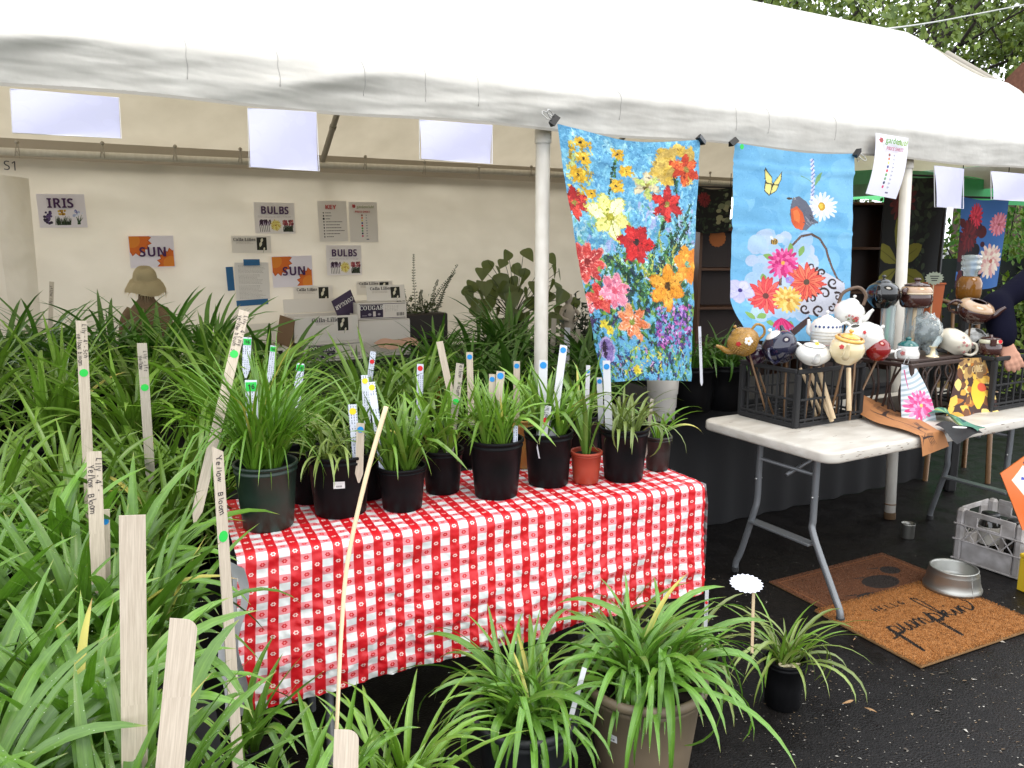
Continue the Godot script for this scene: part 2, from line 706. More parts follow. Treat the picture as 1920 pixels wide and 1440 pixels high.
func backdrop() -> void:
	var m := mat("tree_leaf", Color(1, 1, 1), 0.6)
	m.vertex_color_use_as_albedo = true
	m.backlight_enabled = true
	m.backlight = Color(0.6, 0.6, 0.3)
	tree(Vector3(5.3, 0, -17.5), 10.5, 3, 12, 0.13, "thin dark-trunked tree showing just over the tent ridge")
	tree(Vector3(8.3, 0, -16.5), 10.0, 5, 20, 0.13, "leafy bright green tree behind the end of the tent ridge")
	tree(Vector3(10.9, 0, -17.0), 10.5, 8, 30, 0.13, "dense green tree above the red-brown roof")
	tree(Vector3(7.4, 0, -20.5), 12.0, 12, 16, 0.15, "taller tree behind the others, its limbs crossing the pale sky")
	tree(Vector3(12.6, 0, -14.5), 9.0, 17, 30, 0.12, "low spreading tree beside the red-brown roofed building")
	# a small house with a red-brown roof, mostly hidden by the tent
	var h := thing("brick_house", "small building with a red-brown pitched roof beyond the tent", "building", Vector3(10.6, 0, -14.2), 0.25)
	var bm := mat("house_wall", lin(0.10, 0.07, 0.05), 0.9)
	part(h, "wall", box_mesh(Vector3(4.0, 3.4, 3.0), 0.01), bm, Vector3(0, 1.7, 0))
	var rm := mat("roof_shingle", Color(1, 1, 1), 0.9)
	rm.albedo_texture = noise_tex(0.05, 256, lin(0.17, 0.07, 0.045), lin(0.27, 0.115, 0.07), 41, 4)
	rm.uv1_triplanar = true
	var st := begin(false)
	var zz := 1.75
	for s in [-1.0, 1.0]:
		var a := Vector3(-2.3, 3.35, zz * s)
		var b := Vector3(2.3, 3.35, zz * s)
		quad_out(st, a, b, Vector3(2.3, 4.55, 0), Vector3(-2.3, 4.55, 0), Vector3(0, 3, 0))
	for s in [-2.3, 2.3]:
		tri_out(st, Vector3(s, 3.35, zz), Vector3(s, 3.35, -zz), Vector3(s, 4.55, 0), Vector3(0, 3.5, 0))
	part(h, "roof", done(st), rm)
	part(h, "window", box_mesh(Vector3(0.8, 1.0, 0.06), 0.01), M.black, Vector3(-0.8, 1.7, 1.51))
	part(h, "door", box_mesh(Vector3(0.9, 2.0, 0.06), 0.01), M.brown_wood, Vector3(0.7, 1.0, 1.51))
	# shrubs seen past the end of the stall
	var k := 0
	var words := ["yellow-green shrub by the hanging blue flower towel, behind the bent arm", "dark green shrub beyond the green canopy", "mid green bush standing behind the brown bookcases", "spreading bush behind the pale wall of the tent", "leafy bush between the green canopy and the blue floral towel", "tall light green bush behind the bent arm and the blue towel"]
	for b in [[Vector3(5.479, 1.033, -8.500), 1.0, 1.9, 0], [Vector3(5.0, 0, -10.6), 1.3, 2.2, 1], [Vector3(3.2, 0, -10.8), 1.2, 2.1, 2], [Vector3(0.4, 0, -11.5), 1.3, 2.0, 3], [Vector3(5.9, 0, -9.6), 1.2, 2.3, 4], [Vector3(7.4, 0, -10.4), 1.5, 2.6, 5]]:
		var rr := RandomNumberGenerator.new()
		rr.seed = 90 + k
		var o := thing("shrub", words[b[3]], "shrub", Vector3(b[0].x, 0, b[0].z))
		var sb := begin()
		var tips := []
		for q in 9:
			var tip := Vector3(rr.randfn() * b[1] * 0.4, b[2] * rr.randf_range(0.45, 1.0), rr.randfn() * b[1] * 0.4)
			tube(sb, curve([Vector3(rr.randfn() * 0.05, 0, rr.randfn() * 0.05), tip * 0.5 + Vector3(0, 0.1, 0), tip]), 0.02, 0.005, 5)
			for g in 12:
				tips.append(tip * rr.randf_range(0.25, 1.05) + Vector3(rr.randfn(), rr.randfn(), rr.randfn()) * b[1] * 0.2)
		part(o, "stem", done(sb), M.tree_bark)
		var mi := MultiMeshInstance3D.new()
		mi.name = "foliage"
		var tones := [Color(0.16, 0.22, 0.03), Color(0.11, 0.17, 0.03)] if k == 0 or k > 3 else [Color(0.05, 0.09, 0.02), Color(0.035, 0.07, 0.018)]
		mi.multimesh = leaf_cloud(tips, 34, 0.16, 0.075, tones, 200 + k)
		mi.material_override = M.tree_leaf
		o.add_child(mi)
		stuff(mi)
		k += 1
	# the rope over the roof
	single("guy_rope", tube_mesh(curve([Vector3(2.887, 3.284, -6.662), Vector3(4.581, 3.967, -9.000), Vector3(5.932, 4.319, -9.600)]), 0.009, -1.0, 6), M.wire, "pale rope running from the tent ridge up past the trees", "rope")
	# green canopy of the next stall
	var gm := mat("green_canopy", lin(0.05, 0.24, 0.12), 0.7)
	gm.backlight_enabled = true
	gm.backlight = Color(0.5, 0.9, 0.6)
	var g := thing("green_canopy", "dark green pop-up canopy standing behind the stall", "canopy", Vector3(4.367, 0.203, -8.600), YAW)
	g.position.y = 0
	part(g, "canopy_top", sheet(24, 10, func(u: float, v: float): return Vector3(lerpf(-1.6, 1.6, u), 2.15 + 0.55 * minf(1.0, minf(u, 1.0 - u) * 2.2) * sin(v * PI) + 0.02 * sin(u * 19.0), lerpf(-1.3, 1.3, v))), gm)
	part(g, "canopy_valance", sheet(30, 3, func(u: float, v: float): return Vector3(lerpf(-1.6, 1.6, u), 2.15 - 0.2 * v, 1.3 + 0.012 * sin(u * 40.0))), gm)
	for s in [[-1.58, 1.28], [1.58, 1.28], [-1.58, -1.28], [1.58, -1.28]]:
		part(g, "pole", bar_mesh(Vector3(s[0], 0, s[1]), Vector3(s[0], 2.16, s[1]), 0.03), M.black)
	part(g, "roof_strut", tube_mesh([Vector3(-0.9, 2.05, 1.25), Vector3(0.2, 2.35, 0.2)], 0.012), M.black)


# ---------------------------------------------------------------- the white tent
func tent() -> void:
	var t := thing("white_tent", "long white vinyl frame tent with open front and drooping valance", "tent", Vector3(0.115, 2.080, -3.410) * Vector3(1, 0, 1), YAW)
	var xl := -3.6
	var xr := 5.1
	var ey := 2.265
	var ridge_l := Vector3(-4.2, 3.34, -1.55)
	var ridge_r := Vector3(4.397, 3.320, -1.500)
	ridge_l.y = ridge_r.y
	var n := NZ
	var slope := func(u: float, v: float, zf: float, zb: float) -> Vector3:
		# v: 0 at the ridge, 1 at the eave; u along the tent
		var e := Vector3(lerpf(xl, xr, u), ey, zf)
		var r := Vector3(lerpf(ridge_l.x, ridge_r.x, u), ridge_l.y, zb)
		var p := r.lerp(e, v)
		var sag := sin(v * PI) * (0.035 + 0.03 * absf(sin(e.x / 2.43 * PI)))
		p.y -= sag
		p.y += (0.03 + 0.03 * smoothstep(1.5, 3.5, p.x)) * n.get_noise_2d(p.x * 0.9 + v * 2.5, v * 2.2) * smoothstep(0.0, 0.15, v) * smoothstep(1.0, 0.85, v)
		return p
	part(t, "roof_cover", sheet(110, 20, func(u: float, v: float): return slope.call(u, v, 0.02, -1.5)), M.vinyl)
	part(t, "rear_roof_cover", sheet(60, 10, func(u: float, v: float): return slope.call(1.0 - u, v, -3.12, -1.52)), M.vinyl)
	part(t, "end_roof_cover", sheet(12, 10, func(u: float, v: float):
		var e := Vector3(xr, ey, lerpf(0.02, -3.12, 1.0 - u))
		var p := ridge_r.lerp(e, v)
		p.y -= 0.04 * sin(v * PI)
		return p), M.vinyl)
	# the front valance: rounds over the eave, then hangs with slack diagonal folds
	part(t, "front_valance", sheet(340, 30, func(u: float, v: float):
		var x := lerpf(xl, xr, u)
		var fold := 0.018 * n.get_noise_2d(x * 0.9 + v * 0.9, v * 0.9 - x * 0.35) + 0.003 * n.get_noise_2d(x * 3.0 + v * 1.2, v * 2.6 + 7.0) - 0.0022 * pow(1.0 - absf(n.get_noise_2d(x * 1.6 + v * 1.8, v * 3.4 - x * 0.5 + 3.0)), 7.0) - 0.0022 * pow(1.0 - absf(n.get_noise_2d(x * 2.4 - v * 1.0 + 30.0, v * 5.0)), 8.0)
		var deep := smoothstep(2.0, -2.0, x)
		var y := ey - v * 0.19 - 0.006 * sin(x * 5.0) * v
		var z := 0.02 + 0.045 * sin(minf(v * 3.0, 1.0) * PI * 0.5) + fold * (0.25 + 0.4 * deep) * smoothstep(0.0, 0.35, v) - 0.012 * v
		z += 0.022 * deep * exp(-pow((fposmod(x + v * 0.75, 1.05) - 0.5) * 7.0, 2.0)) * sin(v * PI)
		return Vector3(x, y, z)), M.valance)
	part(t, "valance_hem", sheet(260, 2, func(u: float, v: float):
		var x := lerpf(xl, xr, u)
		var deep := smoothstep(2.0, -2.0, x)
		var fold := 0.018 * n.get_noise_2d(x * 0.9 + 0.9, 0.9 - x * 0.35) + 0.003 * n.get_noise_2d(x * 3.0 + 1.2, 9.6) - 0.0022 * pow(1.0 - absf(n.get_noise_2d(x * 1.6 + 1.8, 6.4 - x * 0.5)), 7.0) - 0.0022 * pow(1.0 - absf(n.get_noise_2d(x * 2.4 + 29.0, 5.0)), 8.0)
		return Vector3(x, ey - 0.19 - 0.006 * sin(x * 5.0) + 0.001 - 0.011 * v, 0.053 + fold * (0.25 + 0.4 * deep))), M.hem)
	part(t, "rear_valance", sheet(60, 4, func(u: float, v: float): return Vector3(lerpf(xr, xl, u), ey - v * 0.17, -3.118 - 0.03 * v)), M.cream_opaque)
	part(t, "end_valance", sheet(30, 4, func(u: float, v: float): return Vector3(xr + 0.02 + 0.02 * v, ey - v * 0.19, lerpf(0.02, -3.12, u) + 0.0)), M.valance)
	for x in [Vector3(-1.369, 2.223, 0.000).x, Vector3(-1.076, 2.203, 0.000).x, Vector3(-0.774, 2.233, 0.000).x, Vector3(-0.533, 2.219, -0.000).x, Vector3(-0.312, 2.200, 0.000).x, Vector3(0.370, 2.217, -0.000).x, Vector3(1.042, 2.200, -0.000).x, Vector3(1.255, 2.216, -0.000).x, Vector3(1.733, 2.198, 0.000).x]:
		var k: float = x
		var st := begin()
		var pts := []
		for i in 12:
			var v := 0.04 + 0.66 * i / 11.0
			var fold := 0.018 * n.get_noise_2d(k * 0.9 + v * 0.9, v * 0.9 - k * 0.35) + 0.003 * n.get_noise_2d(k * 3.0 + v * 1.2, v * 2.6 + 7.0) - 0.0022 * pow(1.0 - absf(n.get_noise_2d(k * 1.6 + v * 1.8, v * 3.4 - k * 0.5 + 3.0)), 7.0) - 0.0022 * pow(1.0 - absf(n.get_noise_2d(k * 2.4 - v * 1.0 + 30.0, v * 5.0)), 8.0)
			var deep := smoothstep(2.0, -2.0, k)
			pts.append(Vector3(k + 0.002 * sin(i), ey - v * 0.19, 0.021 + 0.045 * sin(minf(v * 3.0, 1.0) * PI * 0.5) + fold * (0.25 + 0.4 * deep) * smoothstep(0.0, 0.35, v) - 0.012 * v + 0.022 * deep * exp(-pow((fposmod(k + v * 0.75, 1.05) - 0.5) * 7.0, 2.0)) * sin(v * PI)))
		tube(st, pts, 0.0009, -1.0, 4)
		part(t, "seam", done(st), M.seam)
	# legs
	var foot_r := t.transform.affine_inverse() * Vector3(2.245, 0.000, -4.472)
	var foot_c := t.transform.affine_inverse() * Vector3(0.130, 0.000, -3.613)
	var st: SurfaceTool
	for f in [[Vector3(-2.43, 2.24, -0.03), Vector3(-2.43, 0, 0.0)], [Vector3(0.03, 2.24, -0.02), foot_c], [Vector3(2.44, 2.24, -0.03), foot_r], [Vector3(4.95, 2.24, -0.03), Vector3(4.95, 0, -0.03)]]:
		var leg := part(t, "leg", tube_mesh([f[0], f[1].lerp(f[0], 0.5), f[1]], 0.031, -1.0, 16), M.white_metal)
		st = begin()
		var d: Vector3 = (f[1] - f[0]).normalized()
		tube(st, [f[0] + d * 0.16, f[0] + d * 0.215], 0.036, -1.0, 16)
		part(leg, "collar", done(st), M.white_metal)
		var rust := mat("rust_ring", lin(0.20, 0.12, 0.06), 0.8)
		part(leg, "rusty_foot_ring", tube_mesh([f[1] - d * 0.0, f[1] - d * 0.04], 0.033, -1.0, 14), rust)
		part(leg, "rusty_foot_ring", tube_mesh([f[1] - d * 0.085, f[1] - d * 0.093], 0.0322, -1.0, 14), rust)
	for x in [-2.43, 0.0, 2.43, 4.95]:
		part(t, "rear_leg", tube_mesh([Vector3(x, 0, -3.18), Vector3(x, 2.2, -3.18)], 0.026, -1.0, 12), M.white_metal)
		part(t, "rafter", tube_mesh([Vector3(x - 0.07, 2.2, -3.0), Vector3(x - 0.07, ridge_r.y - 0.10, -1.52)], 0.021, -1.0, 10), M.rafter)
		part(t, "rafter", tube_mesh([Vector3(x, 2.22, -0.05), Vector3(x, ridge_r.y - 0.10, -1.5)], 0.021, -1.0, 10), M.rafter)
		part(t, "rafter_joint", tube_mesh([Vector3(x - 0.07, 2.2, -3.0).lerp(Vector3(x - 0.07, ridge_r.y - 0.1, -1.52), 0.2), Vector3(x - 0.07, 2.2, -3.0).lerp(Vector3(x - 0.07, ridge_r.y - 0.1, -1.52), 0.215)], 0.025, -1.0, 10), M.rafter)
	part(t, "front_eave_tube", tube_mesh([Vector3(-3.6, 2.225, -0.03), Vector3(5.0, 2.225, -0.03)], 0.022, -1.0, 10), M.white_metal)
	part(t, "rear_eave_tube", tube_mesh(curve([Vector3(-3.6, 2.16, -2.985), Vector3(-1.992, 2.169, -2.985), Vector3(-0.090, 2.182, -2.985), Vector3(1.834, 2.198, -2.985), Vector3(5.0, 2.19, -2.985)]), 0.024, -1.0, 10), M.white_metal)
	part(t, "ridge_tube", tube_mesh([Vector3(-4.0, ridge_r.y - 0.09, -1.51), Vector3(4.35, ridge_r.y - 0.09, -1.51)], 0.021, -1.0, 10), M.rafter)
	# bungee ties that hold the back wall to the tube
	for b in [Vector3(-1.980, 2.220, -2.950), Vector3(-1.511, 2.241, -2.950), Vector3(-1.078, 2.246, -2.950), Vector3(-0.658, 2.252, -2.950), Vector3(0.242, 2.248, -2.950), Vector3(0.720, 2.233, -2.950), Vector3(1.193, 2.214, -2.950), Vector3(1.682, 2.241, -2.950), Vector3(3.661, 2.277, -2.950)]:
		var bt := part(t, "bungee_tie", tube_mesh(curve([b + Vector3(0.0, 0.0, 0.01), b + Vector3(-0.012, -0.05, 0.02), b + Vector3(-0.018, -0.085, 0.012), b + Vector3(-0.005, -0.05, 0.022), b + Vector3(0.008, -0.09, 0.012), b + Vector3(0.004, 0.0, 0.01)]), 0.0028, -1.0, 5), M.rafter)
		var ball := SphereMesh.new()
		ball.radius = 0.013
		ball.height = 0.026
		ball.radial_segments = 12
		ball.rings = 6
		part(bt, "ball", ball, M.rafter, b + Vector3(0, 0.004, 0.012))
	# back wall, with soft horizontal creases
	var wall := part(t, "back_wall", sheet(120, 50, func(u: float, v: float):
		var x := lerpf(-2.2, 2.42, u)
		var y := lerpf(2.14, 0.02, v)
		var z := -3.09 + 0.03 * n.get_noise_2d(x * 0.7, y * 2.4) - 0.012 * pow(1.0 - absf(n.get_noise_2d(x * 0.5 + 8.0, y * 2.6)), 7.0) + 0.007 * n.get_noise_2d(x * 2.0 + 9.0, y * 6.0) - 0.012 * exp(-pow((y - 1.98) * 9.0, 2.0)) + 0.004 * sin(x * 2.0 * PI / 1.2)
		return Vector3(x, y, z)), M.wall_vinyl)
	lettering(wall, "S1", 0.075, Vector3(-2.030, 2.087, -3.030), M.ink, -0.03)
	# the next section of wall beyond the corner, and the loose drape at the corner
	var a := Vector3(-2.132, 2.020, -2.800)
	var b2 := Vector3(-1.933, 1.998, -2.800)
	var c := Vector3(-1.949, 0.802, -2.800)
	var d2 := Vector3(-2.092, 0.813, -2.800)
	part(t, "corner_drape", sheet(26, 60, func(u: float, v: float):
		var p: Vector3 = a.lerp(b2, u).lerp(d2.lerp(c, u), v)
		p.z += 0.03 * sin(u * PI) + 0.008 * n.get_noise_2d(u * 1.4, v * 13.0) + 0.004 * sin(v * 34.0 + u * 2.0) * smoothstep(0.15, 0.5, v)
		return p), M.wall_vinyl)
	part(t, "side_wall", sheet(10, 20, func(u: float, v: float): return Vector3(-3.55, lerpf(2.15, 0.03, v), lerpf(0.0, -3.1, u) + 0.02 * sin(v * 9.0))), M.wall_vinyl)


# ---------------------------------------------------------------- paper signs
func paper(called: String, label: String, at: Vector3, w: float, h: float, m: Material, roll := 0.0, curl := 0.006, group := "") -> Node3D:
	var o := thing(called, label, "sign", at, YAW, group)
	o.rotate_object_local(Vector3.BACK, roll)
	part(o, "sheet", flat_sheet(w, h, curl), m)
	return o


func plain(c: Color, grey := 0.0) -> Image:
	var im := picture(256, 192, c)
	for k in 60:
		disc(im, Vector2(R.randf() * 256, R.randf() * 192), R.randf_range(15, 50), c.darkened(R.randf() * grey))
	return im


func iris_print() -> Image:
	var im := picture(360, 260, Color(0.90, 0.88, 0.92))
	var violet := [Color(0.22, 0.16, 0.33), Color(0.33, 0.25, 0.45), Color(0.15, 0.1, 0.22)]
	for k in 26:
		disc(im, Vector2(R.randf_range(40, 92), R.randf_range(140, 232)), R.randf_range(5, 13), violet[k % 3])
	for k in 60:
		var x := R.randf_range(120, 235)
		brush(im, [Vector2(x, 240), Vector2(x + R.randf_range(-14, 14), R.randf_range(165, 205))], 7, 1, [Color(0.10, 0.17, 0.08), Color(0.16, 0.25, 0.12), Color(0.07, 0.12, 0.06)][k % 3])
	for k in 14:
		disc(im, Vector2(R.randf_range(150, 215), R.randf_range(128, 160)), R.randf_range(5, 10), [Color(0.72, 0.55, 0.16), Color(0.8, 0.68, 0.25), Color(0.5, 0.3, 0.12)][k % 3])
	for k in 9:
		brush(im, [Vector2(300 + R.randf_range(-14, 14), 235), Vector2(R.randf_range(275, 335), R.randf_range(150, 190))], 7, 2, Color(0.16, 0.27, 0.14))
	for k in 16:
		disc(im, Vector2(R.randf_range(262, 330), R.randf_range(128, 170)), R.randf_range(5, 11), [Color(0.66, 0.7, 0.84), Color(0.42, 0.42, 0.66), Color(0.85, 0.87, 0.93)][k % 3])
	return im


func sun_print() -> Image:
	var im := picture(360, 270, Color(0.90, 0.88, 0.92))
	for s in [[Vector2(50, 40), Vector2(0, 0)], [Vector2(345, 235), Vector2(360, 270)]]:
		var p := PackedVector2Array()
		for k in 32:
			p.append(s[0] + Vector2(cos(TAU * k / 32), sin(TAU * k / 32)) * (135.0 if k % 2 else 108.0))
		poly(im, p, Color(0.72, 0.30, 0.10))
		p.clear()
		for k in 32:
			p.append(s[0] + Vector2(cos(TAU * k / 32), sin(TAU * k / 32)) * (125.0 if k % 2 else 98.0))
		poly(im, p, Color(0.84, 0.42, 0.14))
		disc(im, s[0] + Vector2(-20, 0), 62, Color(0.87, 0.52, 0.17))
	# the paper's own margin
	for r in [Rect2i(0, 0, 360, 5), Rect2i(0, 262, 360, 8), Rect2i(0, 0, 5, 270), Rect2i(352, 0, 8, 270)]:
		im.fill_rect(r, Color(0.90, 0.88, 0.92))
	return im


func bulbs_print() -> Image:
	var im := picture(360, 270, Color(0.90, 0.88, 0.88))
	for y in [118, 128]:
		for k in 30:
			im.fill_rect(Rect2i(30 + k * 10, y, R.randi_range(3, 8), 3), Color(0.6, 0.56, 0.6))
	for k in 6:
		var x := 42.0 + k * 16
		brush(im, [Vector2(x + 6, 255), Vector2(x, 190)], 5, 4, Color(0.14, 0.16, 0.1))
		petal(im, Vector2(x, 205), -PI / 2 + R.randf_range(-0.4, 0.4), 60, 24, Color(0.2, 0.1, 0.2))
		petal(im, Vector2(x, 200), -PI / 2 + R.randf_range(-0.4, 0.4), 40, 8, Color(0.75, 0.68, 0.78))
	dahlia(im, Vector2(185, 198), 52, [Color(0.86, 0.8, 0.42), Color(0.8, 0.7, 0.3), Color(0.9, 0.86, 0.56)], Color(0.62, 0.3, 0.12))
	for k in 60:
		brush(im, [Vector2(R.randf_range(252, 340), 252), Vector2(R.randf_range(248, 344), R.randf_range(190, 215))], 7, 2, [Color(0.1, 0.14, 0.1), Color(0.2, 0.24, 0.16)][k % 2])
	for k in 24:
		disc(im, Vector2(R.randf_range(250, 342), R.randf_range(158, 192)), 9, [Color(0.6, 0.24, 0.3), Color(0.7, 0.42, 0.4), Color(0.46, 0.18, 0.24)][k % 3], 12)
	return im


func lines_print(w: int, h: int, rows: Array, ink: Color, paper_c: Color, x0: int, x1: int) -> Image:
	var im := picture(w, h, paper_c)
	for y in rows:
		var x := x0
		var end := x1 - R.randi_range(0, (x1 - x0) / 3)
		while x < end:
			var l := R.randi_range(4, 14)
			im.fill_rect(Rect2i(x, y, mini(l, end - x), 3), ink)
			x += l + 3
	return im


func price_print(tinted := false) -> Image:
	var pc := Color(0.85, 0.85, 0.9) if tinted else Color(0.87, 0.85, 0.83)
	var im := picture(260, 340, pc)
	bloom(im, Vector2(46, 36), 18, 6, [Color(0.6, 0.1, 0.2), Color(0.75, 0.2, 0.3), Color(0.5, 0.2, 0.1)], Color(0.3, 0.4, 0.1), 0.7)
	var cols := [Color(0.5, 0.25, 0.16), Color(0.85, 0.45, 0.3), Color(0.86, 0.8, 0.45), Color(0.2, 0.24, 0.5), Color(0.78, 0.15, 0.2), Color(0.35, 0.6, 0.3), Color(0.42, 0.6, 0.42), Color(0.1, 0.13, 0.3), Color(0.75, 0.18, 0.4)]
	for k in 9:
		disc(im, Vector2(116, 112 + k * 22), 8.5, cols[k])
		im.fill_rect(Rect2i(150, 108 + k * 22, 16 if k > 2 else 11, 3), Color(0.3, 0.3, 0.4))
		im.fill_rect(Rect2i(150, 114 + k * 22, 13, 2), Color(0.4, 0.4, 0.5))
	im.fill_rect(Rect2i(150, 312, 24, 8), Color(0.35, 0.35, 0.45))
	return im


func key_print() -> Image:
	var im := picture(260, 340, Color(0.87, 0.85, 0.83))
	var y := 96
	for k in 9:
		var x := 66
		var end: int = [110, 120, 100, 210, 190, 205, 225, 190, 130][k]
		while x < end:
			var l := R.randi_range(5, 12)
			im.fill_rect(Rect2i(x, y, l, 6), Color(0.22, 0.2, 0.2))
			x += l + 3
		disc(im, Vector2(48, y + 3), 4.0 + (5.0 if k == 2 else R.randf() * 4.0), Color(0.12, 0.11, 0.13), 5 + (k % 3) * 2)
		y += 25
	return im


func calla_print() -> Image:
	var im := lines_print(360, 150, [52, 60, 68], Color(0.66, 0.62, 0.58), Color(0.88, 0.86, 0.83), 40, 200)
	im.fill_rect(Rect2i(228, 14, 92, 112), Color(0.12, 0.12, 0.09))
	for c in [[Vector2(275, 40), 20.0, -0.5], [Vector2(262, 76), 22.0, -0.7], [Vector2(296, 108), 14.0, 0.1]]:
		petal(im, c[0] + Vector2(-6, 22), -PI / 2 + 0.3, c[1] * 2.2, c[1] * 1.2, Color(0.86, 0.84, 0.76), true)
		brush(im, [c[0] + Vector2(-6, 20), c[0] + Vector2(-14, 44)], 4, 2, Color(0.4, 0.48, 0.26))
	return im


func cougar_print() -> Image:
	var im := picture(400, 170, Color(0.88, 0.86, 0.83))
	im.fill_rect(Rect2i(6, 6, 388, 6), Color(0.2, 0.16, 0.24))
	im.fill_rect(Rect2i(6, 158, 388, 6), Color(0.2, 0.16, 0.24))
	im.fill_rect(Rect2i(14, 16, 190, 136), Color(0.19, 0.15, 0.25))
	im.fill_rect(Rect2i(120, 86, 22, 54), Color(0.84, 0.82, 0.8))
	disc(im, Vector2(92, 118), 14, Color(0.62, 0.6, 0.64))
	disc(im, Vector2(170, 118), 12, Color(0.62, 0.6, 0.64))
	im.fill_rect(Rect2i(28, 126, 40, 6), Color(0.6, 0.58, 0.62))
	for y in range(30, 100, 14):
		for k in 6:
			im.fill_rect(Rect2i(220 + k * 20, y, R.randi_range(6, 15), 2), Color(0.5, 0.47, 0.46))
	for k in 16:
		im.fill_rect(Rect2i(320 + k * 4, 106, R.randi_range(1, 3), 36), Color(0.25, 0.24, 0.24))
	return im


func signs() -> void:
	# blank sheets in clear sleeves hanging under the valance
	var white := [[Vector3(-1.369, 1.999, -2.530), 0.298, 0.144, 0.07, "widest blank white sheet hanging under the valance at the S1 corner", [Vector3(-1.493, 2.058, -2.461), Vector3(-1.241, 2.057, -2.601), Vector3(-1.243, 1.935, -2.600), Vector3(-1.498, 1.932, -2.458)]],
		[Vector3(-0.794, 1.964, -2.849), 0.241, 0.206, 0.03, "tall nearly square blank sheet hanging in front of the sloping rafter", [Vector3(-0.896, 2.057, -2.793), Vector3(-0.693, 2.061, -2.905), Vector3(-0.691, 1.862, -2.906), Vector3(-0.900, 1.864, -2.790)]],
		[Vector3(-0.214, 1.997, -3.170), 0.306, 0.147, 0.03, "landscape blank sheet hanging between the rafter and the middle tent pole", [Vector3(-0.348, 2.065, -3.096), Vector3(-0.080, 2.067, -3.245), Vector3(-0.081, 1.920, -3.244), Vector3(-0.349, 1.923, -3.096)]],
		[Vector3(2.534, 1.931, -4.693), 0.273, 0.233, 0.03, "narrow blank sheet under the valance just past the tent pole with the price sheet", [Vector3(2.399, 2.044, -4.619), Vector3(2.638, 2.038, -4.751), Vector3(2.670, 1.814, -4.769), Vector3(2.433, 1.817, -4.638)]],
		[Vector3(3.061, 1.960, -4.986), 0.381, 0.174, 0.03, "blank sheet hanging under the valance above the blue floral towel", [Vector3(2.881, 2.038, -4.886), Vector3(3.268, 2.035, -5.100), Vector3(3.297, 1.872, -5.116), Vector3(2.912, 1.873, -4.903)]]]
	var bm := print_mat(plain(Color(0.80, 0.80, 0.90), 0.02), 0.5)
	for s in white:
		var q: Array = s[5 - 1 + 1] if s.size() > 5 else s[-1]
		var mid: Vector3 = (q[0] + q[1] + q[2] + q[3]) / 4.0
		var o := thing("blank_sheet", s[s.size() - 2], "sign", mid, 0.0, "blank white sheets hung under the valance")
		part(o, "sheet", sheet(8, 8, func(u: float, v: float): return q[0].lerp(q[1], u).lerp(q[3].lerp(q[2], u), v) - mid + Vector3(sin(YAW), 0, cos(YAW)) * 0.012 * sin(u * 2.6 + v * 2.0)), bm)
		# thin clear edge of the plastic sleeve
		var e := begin(false)
		for k in 4:
			var a: Vector3 = q[k] - mid
			var b: Vector3 = q[(k + 1) % 4] - mid
			bar(e, a * 1.012, b * 1.012, 0.006, 0.0012, Vector3(sin(YAW), 0, cos(YAW)))
		part(o, "sleeve_edge", done(e), M.sleeve)
	# signs pinned on the back wall
	var o := paper("iris_sign", "white sign reading IRIS over small printed irises, by the wall corner", Vector3(-2.919, 1.819, -5.227), 0.272, 0.213, print_mat(iris_print()), 0.02)
	lettering(o, "IRIS", 0.085, Vector3(-0.005, 0.048, 0.012), M.purple_ink, 0.0, "Droid Sans", 700, 0.95)
	var sp := print_mat(sun_print())
	o = paper("sun_sign", "white sign reading SUN with orange suns, above the straw hat", Vector3(-2.469, 1.556, -5.476), 0.284, 0.216, sp, 0.01)
	lettering(o, "SUN", 0.09, Vector3(0.005, -0.002, 0.012), M.purple_ink, 0.0, "Droid Sans", 700, 0.955)
	o = paper("sun_sign", "white sign reading SUN with orange suns, beside the taped text sheet", Vector3(-1.639, 1.407, -5.936), 0.300, 0.229, sp, 0.02)
	lettering(o, "SUN", 0.09, Vector3(0.01, 0.002, 0.012), M.purple_ink, 0.0, "Droid Sans", 700, 0.955)
	var bp := print_mat(bulbs_print())
	o = paper("bulbs_sign", "white sign reading BULBS, the upper one above a small card", Vector3(-1.735, 1.795, -5.883), 0.291, 0.222, bp, 0.0)
	lettering(o, "BULBS", 0.075, Vector3(0.0, 0.055, 0.012), M.purple_ink, 0.0, "Droid Sans", 700, 0.9)
	o = paper("bulbs_sign", "white sign reading BULBS, the lower one under the red-headed key", Vector3(-1.291, 1.486, -6.129), 0.277, 0.227, bp, 0.0)
	lettering(o, "BULBS", 0.075, Vector3(0.0, 0.055, 0.012), M.purple_ink, 0.0, "Droid Sans", 700, 0.9)
	o = paper("key_sheet", "portrait sheet headed KEY in red with black symbols", Vector3(-1.358, 1.778, -6.092), 0.222, 0.301, print_mat(key_print()), 0.02)
	lettering(o, "KEY", 0.044, Vector3(-0.015, 0.105, 0.012), M.red_ink, 0.0, "Droid Sans", 700, 1.1)
	o = paper("price_sheet", "grey price list with a dot column pinned beside the key sheet on the back wall", Vector3(-1.147, 1.775, -6.209), 0.227, 0.303, print_mat(price_print()), 0.01)
	lettering(o, "gardenclub!", 0.026, Vector3(0.015, 0.115, 0.012), mat("green_ink", lin(0.2, 0.25, 0.06), 0.7))
	lettering(o, "PRICE SHEET", 0.02, Vector3(-0.01, 0.078, 0.012), M.red_ink, 0.0, "Droid Sans", 700)
	var cp := print_mat(calla_print())
